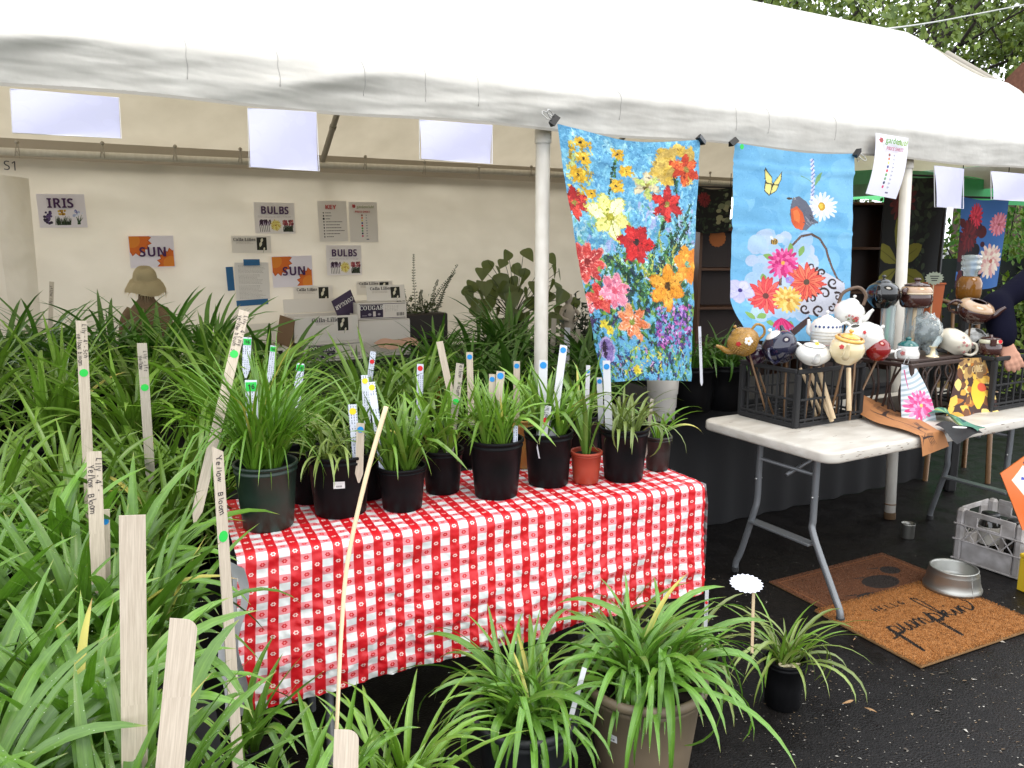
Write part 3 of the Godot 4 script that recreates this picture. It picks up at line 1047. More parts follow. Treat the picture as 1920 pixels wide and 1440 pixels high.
	for s in [[[Vector3(-1.889, 1.606, -5.798), 0.277, 0.122], "small calla lilies card above the sheet taped with blue"], [[Vector3(-1.509, 1.236, -6.008), 0.301, 0.121], "small calla lilies card under the sign reading SUN, low on the wall"], [[Vector3(-1.083, 1.270, -6.244), 0.298, 0.104], "small calla lilies card showing above the leaning purple box lid"]]:
		o = paper("flower_card", s[1], s[0][0], s[0][1], s[0][2], cp, 0.0)
		lettering(o, "Calla Lilies", 0.028, Vector3(-0.05, 0.034, 0.012), M.ink, 0.0, "Droid Serif", 700)
	# a page held by three strips of blue tape
	var rows := []
	for k in 26:
		rows.append(24 + k * 11 + (8 if k > 6 else 0) + (8 if k > 14 else 0))
	o = paper("text_sheet", "page of small grey text held to the wall by strips of blue tape", Vector3(-1.896, 1.342, -5.794), 0.241, 0.270, print_mat(lines_print(256, 330, rows, Color(0.62, 0.6, 0.58), Color(0.86, 0.85, 0.83), 26, 230)))
	for tp in [[Vector3(0.0, 0.135, 0.01), 0.115, 0.045, 0.0], [Vector3(-0.155, 0.02, 0.01), 0.05, 0.17, 0.03], [Vector3(-0.01, -0.155, 0.01), 0.225, 0.042, 0.04]]:
		var tpart := part(o, "blue_tape", flat_sheet(tp[1], tp[2], 0.002), M.tape_blue, tp[0])
		tpart.rotation.z = tp[3]
	# the price sheet on the front pole
	var pm := print_mat(price_print(true), 0.55)
	var q := [Vector3(1.911, 2.181, -4.302), Vector3(2.148, 2.171, -4.434), Vector3(2.080, 1.845, -4.351), Vector3(1.843, 1.865, -4.219)]
	var c0: Vector3 = (q[0] + q[1] + q[2] + q[3]) / 4.0
	o = thing("price_sheet", "tilted white price sheet with coloured dots hanging in front of a tent pole", "sign", c0, 0.0)
	part(o, "sheet", sheet(10, 12, func(u: float, v: float): return q[0].lerp(q[1], u).lerp(q[3].lerp(q[2], u), v) - c0 + Vector3(sin(YAW), 0, cos(YAW)) * (0.02 * sin(v * 3.0) - 0.015 * u * v)), pm)
	var up: Vector3 = (q[0] - q[3]).normalized()
	var side: Vector3 = (q[1] - q[0]).normalized()
	var fwd := side.cross(up).normalized()
	var txt := Node3D.new()
	for l in [["garden", 0.042, Vector3(-0.02, 0.128, 0.03), lin(0.12, 0.3, 0.04)], ["club!", 0.042, Vector3(0.055, 0.125, 0.03), lin(0.25, 0.4, 0.06)], ["PRICE SHEET", 0.026, Vector3(-0.0, 0.085, 0.032), lin(0.4, 0.08, 0.14)]]:
		var lo := lettering(o, l[0], l[1], Vector3.ZERO, mat("price_ink_" + l[0], l[3], 0.7), 0.0, "Droid Sans", 700, 0.9)
		lo.transform = Transform3D(Basis(side * 0.9, up, fwd), side * l[2].x + up * l[2].y + fwd * l[2].z)
	txt.free()
	# posters glimpsed past the corner drape
	var im := picture(200, 400, Color(0.05, 0.05, 0.06))
	im.fill_rect(Rect2i(20, 60, 180, 150), Color(0.72, 0.7, 0.84))
	for k in 8:
		im.fill_rect(Rect2i(60, 80 + k * 15, 110 - (k * 37) % 50, 4), Color(0.4, 0.38, 0.55))
	dahlia(im, Vector2(120, 262), 48, [Color(0.82, 0.6, 0.78), Color(0.9, 0.74, 0.86)], Color(0.7, 0.4, 0.6))
	im.fill_rect(Rect2i(0, 312, 200, 88), Color(0.4, 0.16, 0.26))
	bloom(im, Vector2(110, 355), 30, 6, [Color(0.7, 0.5, 0.2), Color(0.86, 0.72, 0.3), Color(0.8, 0.6, 0.5)], Color(0.4, 0.2, 0.1))
	o = thing("poster_board", "dark board with pinned flower posters glimpsed past the white corner drape", "poster", Vector3(-3.499, 1.240, -5.400), YAW)
	part(o, "board", box_mesh(Vector3(0.34, 0.72, 0.015), 0.002), M.black_matt)
	part(o, "poster", flat_sheet(0.32, 0.68, 0.002), print_mat(im), Vector3(0, 0, 0.01))
	part(o, "prop", bar_mesh(Vector3(0, -0.36, -0.01), Vector3(0, -1.28, -0.05), 0.03), M.black_matt)


# ---------------------------------------------------------------- banners
func b1(x: float, y: float) -> Vector2:
	var v := (y - 75.0) / 1300.0
	var xl := 38.0 + 262.0 * pow(clampf(v, 0, 1), 1.12)
	var xr := 776.0 - 36.0 * v
	return Vector2((x - xl) / (xr - xl) * 420.0, v * 760.0)


func lily_banner() -> Image:
	var im := picture(420, 760, Color(0.36, 0.62, 0.78))
	var zones := [[0, 280, [Color(0.42, 0.70, 0.83), Color(0.50, 0.76, 0.86), Color(0.38, 0.65, 0.80), Color(0.58, 0.79, 0.86)]], [200, 420, [Color(0.52, 0.76, 0.82), Color(0.66, 0.82, 0.86), Color(0.40, 0.66, 0.74), Color(0.62, 0.68, 0.85), Color(0.45, 0.68, 0.55)]], [360, 560, [Color(0.10, 0.27, 0.20), Color(0.16, 0.36, 0.24), Color(0.30, 0.5, 0.22), Color(0.08, 0.2, 0.26), Color(0.42, 0.56, 0.25)]], [520, 760, [Color(0.24, 0.52, 0.6), Color(0.4, 0.68, 0.7), Color(0.16, 0.38, 0.22), Color(0.45, 0.62, 0.24), Color(0.10, 0.2, 0.36), Color(0.22, 0.16, 0.34), Color(0.12, 0.3, 0.18)]]]
	for z in zones:
		for k in 420:
			var p := Vector2(R.randf() * 420, R.randf_range(z[0] - 10, z[1] + 10))
			var a := R.randf_range(-0.9, 0.9) + PI / 2
			brush(im, [p, p + Vector2(cos(a), sin(a)) * R.randf_range(10, 42)], R.randf_range(4, 16), R.randf_range(1, 8), z[2][R.randi() % z[2].size()])
	for k in 70:
		var c := b1(R.randf_range(530, 740), R.randf_range(110, 290))
		disc(im, c, R.randf_range(6, 18), [Color(0.80, 0.66, 0.24), Color(0.86, 0.74, 0.36), Color(0.74, 0.62, 0.3)][k % 3])
	for k in 70:
		var c := b1(R.randf_range(80, 210), R.randf_range(110, 400))
		brush(im, [c, c + Vector2(R.randf_range(-20, 20), R.randf_range(10, 36))], 8, 2, [Color(0.82, 0.65, 0.14), Color(0.9, 0.78, 0.3), Color(0.66, 0.55, 0.16), Color(0.75, 0.8, 0.5)][k % 4])
	# stems and long leaves
	var greens := [Color(0.06, 0.24, 0.15), Color(0.12, 0.34, 0.2), Color(0.05, 0.18, 0.14), Color(0.3, 0.5, 0.2)]
	for s in [[[560, 740], [650, 560], [745, 410]], [[600, 720], [690, 560], [745, 480]], [[640, 280], [640, 420], [630, 640]], [[330, 200], [318, 290], [300, 400]], [[520, 980], [600, 800], [700, 560]], [[480, 1000], [520, 820], [600, 640]], [[360, 760], [430, 860], [520, 960]], [[590, 430], [560, 560], [500, 800]], [[410, 1080], [500, 1100], [640, 1190]], [[470, 1110], [540, 1180], [560, 1290]], [[320, 700], [420, 800], [480, 900]], [[600, 560], [640, 640], [740, 620]]]:
		for k in 3:
			var pts := []
			for q in s:
				pts.append(b1(q[0] + R.randf_range(-14, 14), q[1] + R.randf_range(-14, 14)))
			brush(im, pts, R.randf_range(3, 9), 1.5, greens[(k + s[0][0]) % 4])
	for k in 90:
		var p := b1(R.randf_range(330, 640), R.randf_range(640, 990))
		var a := -PI / 2 + R.randf_range(-0.7, 0.7)
		brush(im, [p, p + Vector2(cos(a), sin(a)) * R.randf_range(20, 60)], R.randf_range(3, 8), 1, [greens[0], greens[1], greens[3], Color(0.55, 0.66, 0.25), Color(0.7, 0.72, 0.35)][k % 5])
	# lilac mass
	for k in 190:
		disc(im, b1(R.randf_range(535, 735), R.randf_range(955, 1190)), R.randf_range(3, 8), [Color(0.36, 0.24, 0.55), Color(0.55, 0.36, 0.7), Color(0.75, 0.55, 0.8), Color(0.16, 0.1, 0.32), Color(0.66, 0.3, 0.6)][k % 5])
	for k in 150:
		var p := b1(R.randf_range(300, 740), R.randf_range(1180, 1370))
		var a := R.randf() * TAU
		brush(im, [p, p + Vector2(cos(a), sin(a)) * R.randf_range(8, 30)], R.randf_range(2, 7), 1, [Color(0.45, 0.75, 0.82), Color(0.2, 0.5, 0.72), Color(0.62, 0.72, 0.3), Color(0.75, 0.6, 0.75), Color(0.12, 0.2, 0.45), Color(0.86, 0.78, 0.3)][k % 6])
	# flowers, back to front
	for f in [[140, 140, 36], [155, 215, 42], [138, 300, 48], [205, 382, 34], [340, 158, 42], [385, 242, 42], [340, 328, 50]]:
		bloom(im, b1(f[0], f[1]), f[2] * 0.55, 9, [Color(0.72, 0.55, 0.1), Color(0.90, 0.74, 0.20), Color(0.84, 0.64, 0.12)], Color(0.13, 0.08, 0.05), 0.5, R.randf(), 0.8)
	for f in [[690, 225, 78, Color(0.78, 0.24, 0.1), Color(0.88, 0.38, 0.16)], [590, 415, 78, Color(0.70, 0.08, 0.10), Color(0.84, 0.18, 0.16)], [125, 435, 66, Color(0.66, 0.08, 0.1), Color(0.84, 0.25, 0.2)], [490, 315, 66, Color(0.85, 0.80, 0.66), Color(0.72, 0.78, 0.42)]]:
		bloom(im, b1(f[0], f[1]), f[2] * 0.72, 6, [f[3].darkened(0.25), f[3], f[4]], Color(0.55, 0.5, 0.2), 0.5, 0.5)
	bloom(im, b1(298, 490), 76, 6, [Color(0.62, 0.66, 0.2), Color(0.93, 0.90, 0.55), Color(0.96, 0.94, 0.74)], Color(0.66, 0.64, 0.16), 0.62, 0.25)
	bloom(im, b1(440, 620), 66, 6, [Color(0.5, 0.03, 0.06), Color(0.80, 0.10, 0.12), Color(0.72, 0.07, 0.1)], Color(0.1, 0.04, 0.04), 0.62, 0.1)
	bloom(im, b1(198, 725), 64, 8, [Color(0.95, 0.7, 0.66), Color(0.80, 0.26, 0.24), Color(0.70, 0.20, 0.20)], Color(0.5, 0.1, 0.1), 0.5, 0.2)
	bloom(im, b1(190, 940), 44, 6, [Color(0.95, 0.8, 0.8), Color(0.85, 0.4, 0.45), Color(0.9, 0.6, 0.5)], Color(0.85, 0.7, 0.3), 0.6, 0.6)
	bloom(im, b1(268, 915), 50, 6, [Color(0.9, 0.5, 0.5), Color(0.76, 0.16, 0.16), Color(0.82, 0.3, 0.26)], Color(0.82, 0.66, 0.2), 0.6, 0.2)
	bloom(im, b1(340, 880), 66, 6, [Color(0.97, 0.78, 0.82), Color(0.88, 0.52, 0.62), Color(0.85, 0.44, 0.54)], Color(0.8, 0.3, 0.4), 0.55, 0.9)
	bloom(im, b1(712, 730), 66, 6, [Color(0.85, 0.55, 0.1), Color(0.90, 0.60, 0.16), Color(0.86, 0.5, 0.12)], Color(0.4, 0.6, 0.5), 0.66, 0.2)
	bloom(im, b1(600, 850), 76, 6, [Color(0.70, 0.4, 0.05), Color(0.91, 0.60, 0.14), Color(0.94, 0.68, 0.24)], Color(0.3, 0.2, 0.05), 0.56, 0.4)
	bloom(im, b1(430, 1050), 66, 7, [Color(0.96, 0.85, 0.78), Color(0.82, 0.44, 0.26), Color(0.88, 0.55, 0.36)], Color(0.5, 0.55, 0.2), 0.42, 0.15)
	disc(im, b1(310, 1195), 30, Color(0.66, 0.6, 0.78), 42)
	disc(im, b1(310, 1195), 24, Color(0.5, 0.42, 0.66), 36)
	disc(im, b1(300, 1195), 8, Color(0.16, 0.08, 0.2), 28)
	for f in [[460, 1320], [285, 1050], [318, 1085]]:
		bloom(im, b1(f[0], f[1]), 18, 5, [Color(0.66, 0.6, 0.1), Color(0.9, 0.84, 0.3), Color(0.82, 0.74, 0.2)], Color(0.7, 0.5, 0.1), 0.8)
	smudge(im, 13000, 5.0, 15.0, 0.10)
	smudge(im, 3000, 2.0, 7.0, 0.14)
	return im


# loosens the edges with short strokes of the colour below them, as a painter would
func smudge(im: Image, count: int, w: float, l: float, vary: float) -> void:
	for k in count:
		var p := Vector2(R.randf() * (im.get_width() - 1), R.randf() * (im.get_height() - 1))
		var c := im.get_pixelv(Vector2i(p))
		var f := R.randf_range(-vary, vary)
		c = Color(clampf(c.r + f, 0, 1), clampf(c.g + f, 0, 1), clampf(c.b + f * 0.8, 0, 1))
		var a := R.randf() * TAU
		var d := Vector2(cos(a), sin(a)) * R.randf_range(l * 0.3, l)
		brush(im, [p - d * 0.4, p + d * 0.2 + Vector2(d.y, -d.x) * 0.2, p + d * 0.6], R.randf_range(w * 0.4, w), w * 0.3, c)


func b2(x: float, y: float) -> Vector2:
	return Vector2((x - 112.0) / 810.0 * 420.0, (y - 105.0) / 1330.0 * 700.0)


func bird_banner() -> Image:
	var im := picture(420, 700, Color(0.42, 0.68, 0.84))
	for k in 260:
		disc(im, Vector2(R.randf() * 420, R.randf() * 700), R.randf_range(20, 60), Color(0.43, 0.69, 0.85).lerp([Color(0.37, 0.63, 0.81), Color(0.52, 0.75, 0.88)][k % 2], R.randf() * 0.6))
	for k in 120:
		disc(im, b2(R.randf_range(240, 640), R.randf_range(700, 1250)), R.randf_range(14, 34), Color(0.72, 0.78, 0.88).lerp(Color(0.62, 0.76, 0.88), R.randf()))
	# rod
	for k in 14:
		var y := 145.0 + k * 30
		var c := b2(645, y)
		brush(im, [c + Vector2(-5, 0), c + Vector2(5, 14)], 11, 11, Color(0.78, 0.80, 0.92))
		brush(im, [c + Vector2(6, 0), c + Vector2(-4, 14)], 3, 3, Color(0.35, 0.36, 0.62))
	brush(im, [b2(560, 268), b2(610, 290), b2(645, 320)], 3, 2, Color(0.42, 0.6, 0.4))
	petal(im, b2(660, 330), -1.1, 55, 16, Color(0.45, 0.62, 0.40))
	# butterfly
	for w in [[[310, 250], [350, 300], [355, 345], [338, 385], [312, 320]], [[420, 262], [372, 330], [360, 350], [395, 350], [415, 310]], [[352, 348], [312, 345], [306, 395], [332, 420], [350, 380]], [[358, 350], [398, 350], [385, 385], [345, 412]]]:
		var p := PackedVector2Array()
		var cc := Vector2.ZERO
		for q in w:
			p.append(b2(q[0], q[1]))
			cc += p[-1] / w.size()
		var p2 := PackedVector2Array()
		for q in p:
			p2.append(cc + (q - cc) * 1.22)
		poly(im, p2, Color(0.10, 0.10, 0.09))
		poly(im, p, Color(0.88, 0.84, 0.50))
	brush(im, [b2(368, 335), b2(338, 415)], 4, 2, Color(0.12, 0.1, 0.08))
	# daisy
	for k in 18:
		petal(im, b2(718, 475), TAU * k / 18, 50 + (k % 3) * 4, 13, Color(0.93, 0.95, 0.97) if k % 2 else Color(0.82, 0.87, 0.93), false)
	disc(im, b2(714, 475), 13, Color(0.78, 0.60, 0.12), 16)
	disc(im, b2(711, 472), 7, Color(0.9, 0.76, 0.28), 9)
	# a plain red-breasted bird
	var body := PackedVector2Array()
	for q in [[515, 470], [560, 452], [600, 480], [630, 520], [648, 580], [668, 590], [672, 602], [640, 606], [600, 645], [560, 645], [520, 615], [502, 560], [505, 520]]:
		body.append(b2(590 + (q[0] - 590) * 1.22, 640 + (q[1] - 640) * 1.22))
	poly(im, body, Color(0.36, 0.38, 0.44))
	body.clear()
	for q in [[506, 530], [545, 510], [580, 545], [596, 600], [575, 645], [540, 638], [512, 600]]:
		body.append(b2(590 + (q[0] - 590) * 1.22, 640 + (q[1] - 640) * 1.22))
	poly(im, body, Color(0.80, 0.34, 0.16))
	body.clear()
	for q in [[520, 540], [548, 528], [566, 560], [560, 605], [530, 590]]:
		body.append(b2(590 + (q[0] - 590) * 1.22, 640 + (q[1] - 640) * 1.22))
	poly(im, body, Color(0.90, 0.46, 0.22))
	for k in 10:
		var p := b2(R.randf_range(585, 640), R.randf_range(520, 600))
		brush(im, [p, p + Vector2(14, 12)], 4, 1, [Color(0.22, 0.23, 0.28), Color(0.55, 0.56, 0.6)][k % 2])
	petal(im, b2(498, 433), PI, 20, 9, Color(0.25, 0.2, 0.16))
	disc(im, b2(516, 430), 5, Color(0.9, 0.9, 0.88))
	disc(im, b2(516, 430), 3, Color(0.05, 0.05, 0.05))
	# the curved hook
	var hook := []
	for q in [[432, 1040], [445, 900], [500, 760], [565, 690], [640, 672], [705, 700], [750, 770], [790, 900], [830, 980], [880, 1020]]:
		hook.append(b2(q[0], q[1]))
	brush(im, hook, 9, 7, Color(0.28, 0.20, 0.17))
	brush(im, hook, 3, 2, Color(0.5, 0.38, 0.33))
	disc(im, b2(380, 735), 12, Color(0.72, 0.58, 0.25))
	for k in 3:
		brush(im, [b2(365 + k * 14, 720), b2(362 + k * 14, 752)], 3, 3, Color(0.15, 0.1, 0.05))
	petal(im, b2(375, 725), -2.2, 18, 9, Color(0.85, 0.88, 0.92))
	# watering pot with scrolls
	body.clear()
	for q in [[640, 880], [880, 1010], [885, 1080], [830, 1230], [690, 1255], [550, 1225], [560, 1150]]:
		body.append(b2(q[0], q[1]))
	poly(im, body, Color(0.78, 0.79, 0.84))
	for s in [[650, 900, 40, 0.0], [720, 940, 34, 2.0], [800, 1010, 44, 1.0], [740, 1090, 50, 3.0], [835, 1110, 36, 4.0], [650, 1130, 40, 2.5], [600, 1200, 40, 0.5], [700, 1210, 44, 1.7], [790, 1190, 34, 5.0]]:
		var sp := []
		for k in 18:
			var a: float = s[3] + k * 0.42
			sp.append(b2(s[0], s[1]) + Vector2(cos(a), sin(a)) * s[2] * 0.5 * (1.0 - k / 20.0))
		brush(im, sp, 9, 4, Color(0.20, 0.14, 0.14))
	brush(im, [b2(480, 1380), b2(560, 1330), b2(640, 1270)], 26, 18, Color(0.25, 0.17, 0.17))
	# flowers
	for l in [[310, 830, 0.3, 60], [490, 740, 1.4, 70], [560, 830, -1.2, 70], [310, 960, 1.2, 50], [240, 1270, -0.3, 70], [180, 1230, 0.8, 60], [300, 1300, 0.2, 50], [480, 1290, 1.6, 50]]:
		petal(im, b2(l[0], l[1]), l[2], l[3] * 0.6, 22, [Color(0.5, 0.66, 0.35), Color(0.6, 0.72, 0.42)][int(l[0]) % 2])
	dahlia(im, b2(450, 880), 60, [Color(0.86, 0.25, 0.55), Color(0.76, 0.14, 0.44), Color(0.92, 0.45, 0.66)], Color(0.95, 0.7, 0.3))
	bloom(im, b2(335, 1115), 68, 20, [Color(0.72, 0.14, 0.18), Color(0.87, 0.28, 0.30), Color(0.92, 0.42, 0.38)], Color(0.42, 0.22, 0.2), 0.28, 0.1)
	bloom(im, b2(610, 1010), 70, 22, [Color(0.68, 0.16, 0.16), Color(0.86, 0.34, 0.28), Color(0.92, 0.48, 0.36)], Color(0.35, 0.28, 0.22), 0.26, 0.1)
	dahlia(im, b2(480, 1140), 54, [Color(0.88, 0.74, 0.36), Color(0.82, 0.62, 0.26), Color(0.92, 0.82, 0.5)], Color(0.72, 0.46, 0.2))
	bloom(im, b2(172, 1080), 46, 5, [Color(0.66, 0.66, 0.86), Color(0.80, 0.80, 0.92), Color(0.76, 0.76, 0.92)], Color(0.2, 0.16, 0.5), 0.85, 0.3)
	bloom(im, b2(495, 1000), 16, 5, [Color(0.5, 0.4, 0.7), Color(0.66, 0.55, 0.82), Color(0.6, 0.5, 0.8)], Color(0.8, 0.7, 0.3), 0.85)
	for k in 9:
		petal(im, b2(420, 1270), PI / 2 + (k - 4) * 0.22, 58, 13, [Color(0.78, 0.12, 0.4), Color(0.88, 0.26, 0.52)][k % 2])
	smudge(im, 6000, 2.6, 8.0, 0.06)
	return im


func night_print(kind: int) -> Image:
	var im := picture(256, 320, Color(0.035, 0.04, 0.04))
	var leafy := [Color(0.13, 0.19, 0.12), Color(0.2, 0.25, 0.17), Color(0.09, 0.13, 0.09)]
	for k in 90:
		var x := R.randf_range(110, 200) if kind == 1 else R.randf_range(0, 256)
		petal(im, Vector2(x, R.randf() * 320), R.randf() * TAU, R.randf_range(16, 36), 15, leafy[k % 3], false)
	if kind == 0:
		dahlia(im, Vector2(70, 80), 56, [Color(0.50, 0.13, 0.15), Color(0.4, 0.09, 0.11)], Color(0.2, 0.05, 0.05))
		for k in 16:
			disc(im, Vector2(R.randf_range(170, 250), R.randf_range(30, 260)), R.randf_range(10, 22), [Color(0.55, 0.55, 0.42), Color(0.42, 0.45, 0.34)][k % 2])
	elif kind == 1:
		dahlia(im, Vector2(80, 60), 66, [Color(0.36, 0.08, 0.07), Color(0.28, 0.06, 0.06)], Color(0.15, 0.05, 0.05))
		for p in [[80, 200, -1.6, 110], [80, 230, -2.8, 110], [80, 250, 2.6, 110], [90, 230, -0.5, 100], [100, 250, 0.4, 110]]:
			petal(im, Vector2(p[0], p[1]), p[2], p[3], 48, Color(0.46, 0.45, 0.14))
			brush(im, [Vector2(p[0], p[1]), Vector2(p[0], p[1]) + Vector2(cos(p[2]), sin(p[2])) * p[3] * 0.8], 5, 1, Color(0.33, 0.32, 0.08))
	else:
		im.fill(Color(0.22, 0.40, 0.64))
		for k in 60:
			disc(im, Vector2(R.randf_range(0, 150), R.randf_range(70, 320)), R.randf_range(10, 26), [Color(0.06, 0.06, 0.09), Color(0.22, 0.08, 0.14), Color(0.3, 0.08, 0.1)][k % 3])
		dahlia(im, Vector2(90, 60), 50, [Color(0.85, 0.22, 0.3), Color(0.72, 0.13, 0.22)], Color(0.5, 0.1, 0.1))
		dahlia(im, Vector2(60, 130), 60, [Color(0.42, 0.1, 0.12), Color(0.33, 0.07, 0.1)], Color(0.2, 0.05, 0.05))
		dahlia(im, Vector2(215, 90), 46, [Color(0.86, 0.55, 0.6), Color(0.78, 0.42, 0.48)], Color(0.6, 0.3, 0.3))
		dahlia(im, Vector2(190, 220), 66, [Color(0.88, 0.78, 0.72), Color(0.82, 0.62, 0.6), Color(0.9, 0.85, 0.78)], Color(0.7, 0.4, 0.36))
	return im


func clip_on(at: Vector3, label: String, roll: float, wires := true) -> void:
	var o := thing("binder_clip", label, "clip", at, YAW)
	o.rotate_object_local(Vector3.BACK, roll)
	var p := PackedVector2Array([Vector2(-0.016, -0.012), Vector2(-0.004, 0.012), Vector2(0.004, 0.012), Vector2(0.016, -0.012)])
	var st := begin(false)
	prism(st, p, -0.022, 0.022)
	var b := part(o, "jaw", done(st), M.black)
	b.rotation.y = PI / 2
	if wires:
		for s in [-1.0, 1.0]:
			part(o, "wire_handle", tube_mesh(curve([Vector3(-0.010, 0.01, 0.006 * s), Vector3(-0.009, 0.042, 0.018 * s), Vector3(0, 0.054, 0.022 * s), Vector3(0.009, 0.042, 0.018 * s), Vector3(0.010, 0.01, 0.006 * s)], 4), 0.0018, -1.0, 5), M.steel)


func banners() -> void:
	var fwd := Vector3(sin(YAW), 0, cos(YAW))
	var m := print_mat(lily_banner(), 0.7)
	m.rim_enabled = true
	m.rim = 0.15
	m.backlight_enabled = true
	m.backlight = Color(0.35, 0.35, 0.35)
	var tl := Vector3(0.184, 2.086, -3.334)
	var tr := Vector3(0.847, 2.070, -3.702)
	var br := Vector3(0.859, 0.957, -3.708)
	var bl := Vector3(0.437, 0.987, -3.474)
	var o := thing("garden_banner", "tall painted lily banner in many colours clipped beside the middle tent pole", "banner", tl)
	part(o, "cloth", sheet(40, 70, func(u: float, v: float):
		var vv := pow(v, 1.12)
		var l: Vector3 = tl.lerp(bl, v)
		l += (bl - tl).normalized().cross(fwd) * 0.02 * sin(v * PI)
		var p: Vector3 = l.lerp(tr.lerp(br, v), u)
		var d := 0.010 * sin(u * 9.0 + v * 2.0) * (1.0 - v * 0.3) - 0.05 * pow(1.0 - u, 3.0) * v + 0.012 * NZ.get_noise_2d(u * 2.0, v * 5.0)
		for c in [0.10, 0.50, 0.53]:
			d += 0.004 * exp(-pow((v - c - 0.02 * u) * 90.0, 2.0))
		p.y -= 0.035 * sin(u * PI) * pow(1.0 - v, 4.0) - 0.012 * sin(u * 3.0) * v
		return p - tl + fwd * d), m)
	clip_on(tl + Vector3(-0.015, 0.012, 0.01), "black binder clip with wire loops gripping the lily banner beside the middle pole", 0.9)
	clip_on(tr + Vector3(0.01, 0.0, 0.008), "small black clip at the lily banner corner farther from the middle pole", -0.7, false)
	m = print_mat(bird_banner(), 0.7)
	m.backlight_enabled = true
	m.backlight = Color(0.35, 0.35, 0.35)
	tl = Vector3(1.030, 2.069, -3.803)
	tr = Vector3(1.769, 2.066, -4.212)
	br = Vector3(1.820, 1.087, -4.241)
	bl = Vector3(1.093, 1.136, -3.838)
	var o2 := thing("garden_banner", "sky blue banner with a robin, butterfly and dahlias hung behind the teapots", "banner", tl)
	part(o2, "cloth", sheet(40, 60, func(u: float, v: float):
		var p: Vector3 = tl.lerp(bl, v).lerp(tr.lerp(br, v), u)
		p.x += 0.10 * pow(1.0 - u, 2.0) * pow(smoothstep(0.72, 1.0, v), 1.6)
		var d := 0.008 * sin(u * 7.0 + 1.0) + 0.01 * NZ.get_noise_2d(u * 2.0 + 5.0, v * 4.0) + 0.04 * u * u * (1.0 - v) * sin(u * 6.0) - 0.05 * pow(1.0 - u, 2.0) * v
		for c in [0.10, 0.415]:
			d += 0.006 * exp(-pow((v - c) * 90.0, 2.0))
		d += 0.004 * exp(-pow((u - 0.47) * 60.0, 2.0))
		p.y -= 0.015 * sin(u * PI) * pow(1.0 - v, 4.0)
		return p - tl + fwd * d), m)
	var dot := part(o2, "price_dot", sheet(2, 2, func(u: float, v: float): return Vector3.ZERO), M.dot_green)
	dot.mesh = disc_mesh(0.012)
	dot.position = Vector3(1.067, 2.050, -3.789) - tl
	dot.rotation.y = YAW
	clip_on(tl + Vector3(-0.004, 0.004, 0.01), "small black clip at the robin banner corner with the green dot", 0.6, false)
	clip_on(tr + Vector3(0.012, 0.0, 0.012), "black binder clip with long wire loops holding the robin banner toward the price sheet", -2.3)


func disc_mesh(r: float) -> ArrayMesh:
	var st := begin(false)
	prism(st, circle2(r, 18), -0.0004, 0.0004)
	return done(st)


# ---------------------------------------------------------------- tables and cloths
func rounded_rect(w: float, d: float, r: float) -> PackedVector2Array:
	var p := PackedVector2Array()
	for c in [[1, 1, 0.0], [-1, 1, 0.25], [-1, -1, 0.5], [1, -1, 0.75]]:
		for k in 7:
			var a: float = TAU * (c[2] + 0.25 * k / 6.0)
			p.append(Vector2(c[0] * (w / 2 - r) + cos(a) * r, c[1] * (d / 2 - r) + sin(a) * r))
	return p


func slab(w: float, d: float, t: float, r: float, b := 0.006) -> ArrayMesh:
	# rounded table top: bevelled stack of outlines
	var st := begin()
	var rows := []
	var levels := [[-t / 2, b], [-t / 2 + b * 0.4, b * 0.25], [-t / 2 + b, 0.0], [t / 2 - b, 0.0], [t / 2 - b * 0.4, b * 0.25], [t / 2, b]]
	levels.reverse()
	for l in levels:
		var o := rounded_rect(w - l[1] * 2, d - l[1] * 2, r)
		var row := PackedVector3Array()
		for k in o.size() + 1:
			var q := o[(o.size() - k) % o.size()]
			row.append(Vector3(q.x, l[0], q.y))
		rows.append(row)
	grid(st, rows)
	st.set_smooth_group(-1)
	for e in [0, rows.size() - 1]:
		for k in rows[e].size() - 1:
			tri_out(st, rows[e][k], rows[e][k + 1], Vector3(0, rows[e][0].y, 0), Vector3.ZERO)
	return done(st)


func gingham() -> ImageTexture:
	var im := picture(256, 256, Color(0.90, 0.91, 0.91))
	var red := Color(0.80, 0.09, 0.13)
	var pink := Color(0.90, 0.55, 0.58)
	im.fill_rect(Rect2i(0, 0, 128, 256), red)
	im.fill_rect(Rect2i(128, 128, 128, 128), pink)
	# fine woven rules along the red stripe
	im.fill_rect(Rect2i(0, 0, 4, 256), Color(0.86, 0.42, 0.45))
	im.fill_rect(Rect2i(124, 0, 4, 256), Color(0.86, 0.42, 0.45))
	for k in 6:
		var a := TAU * k / 6
		disc(im, Vector2(64, 64) + Vector2(cos(a), sin(a)) * 22, 11, Color(0.93, 0.80, 0.78))
		disc(im, Vector2(192, 192) + Vector2(cos(a), sin(a)) * 22, 12, red)
	disc(im, Vector2(64, 64), 10, red)
	disc(im, Vector2(192, 192), 9, pink)
	return texture(im)


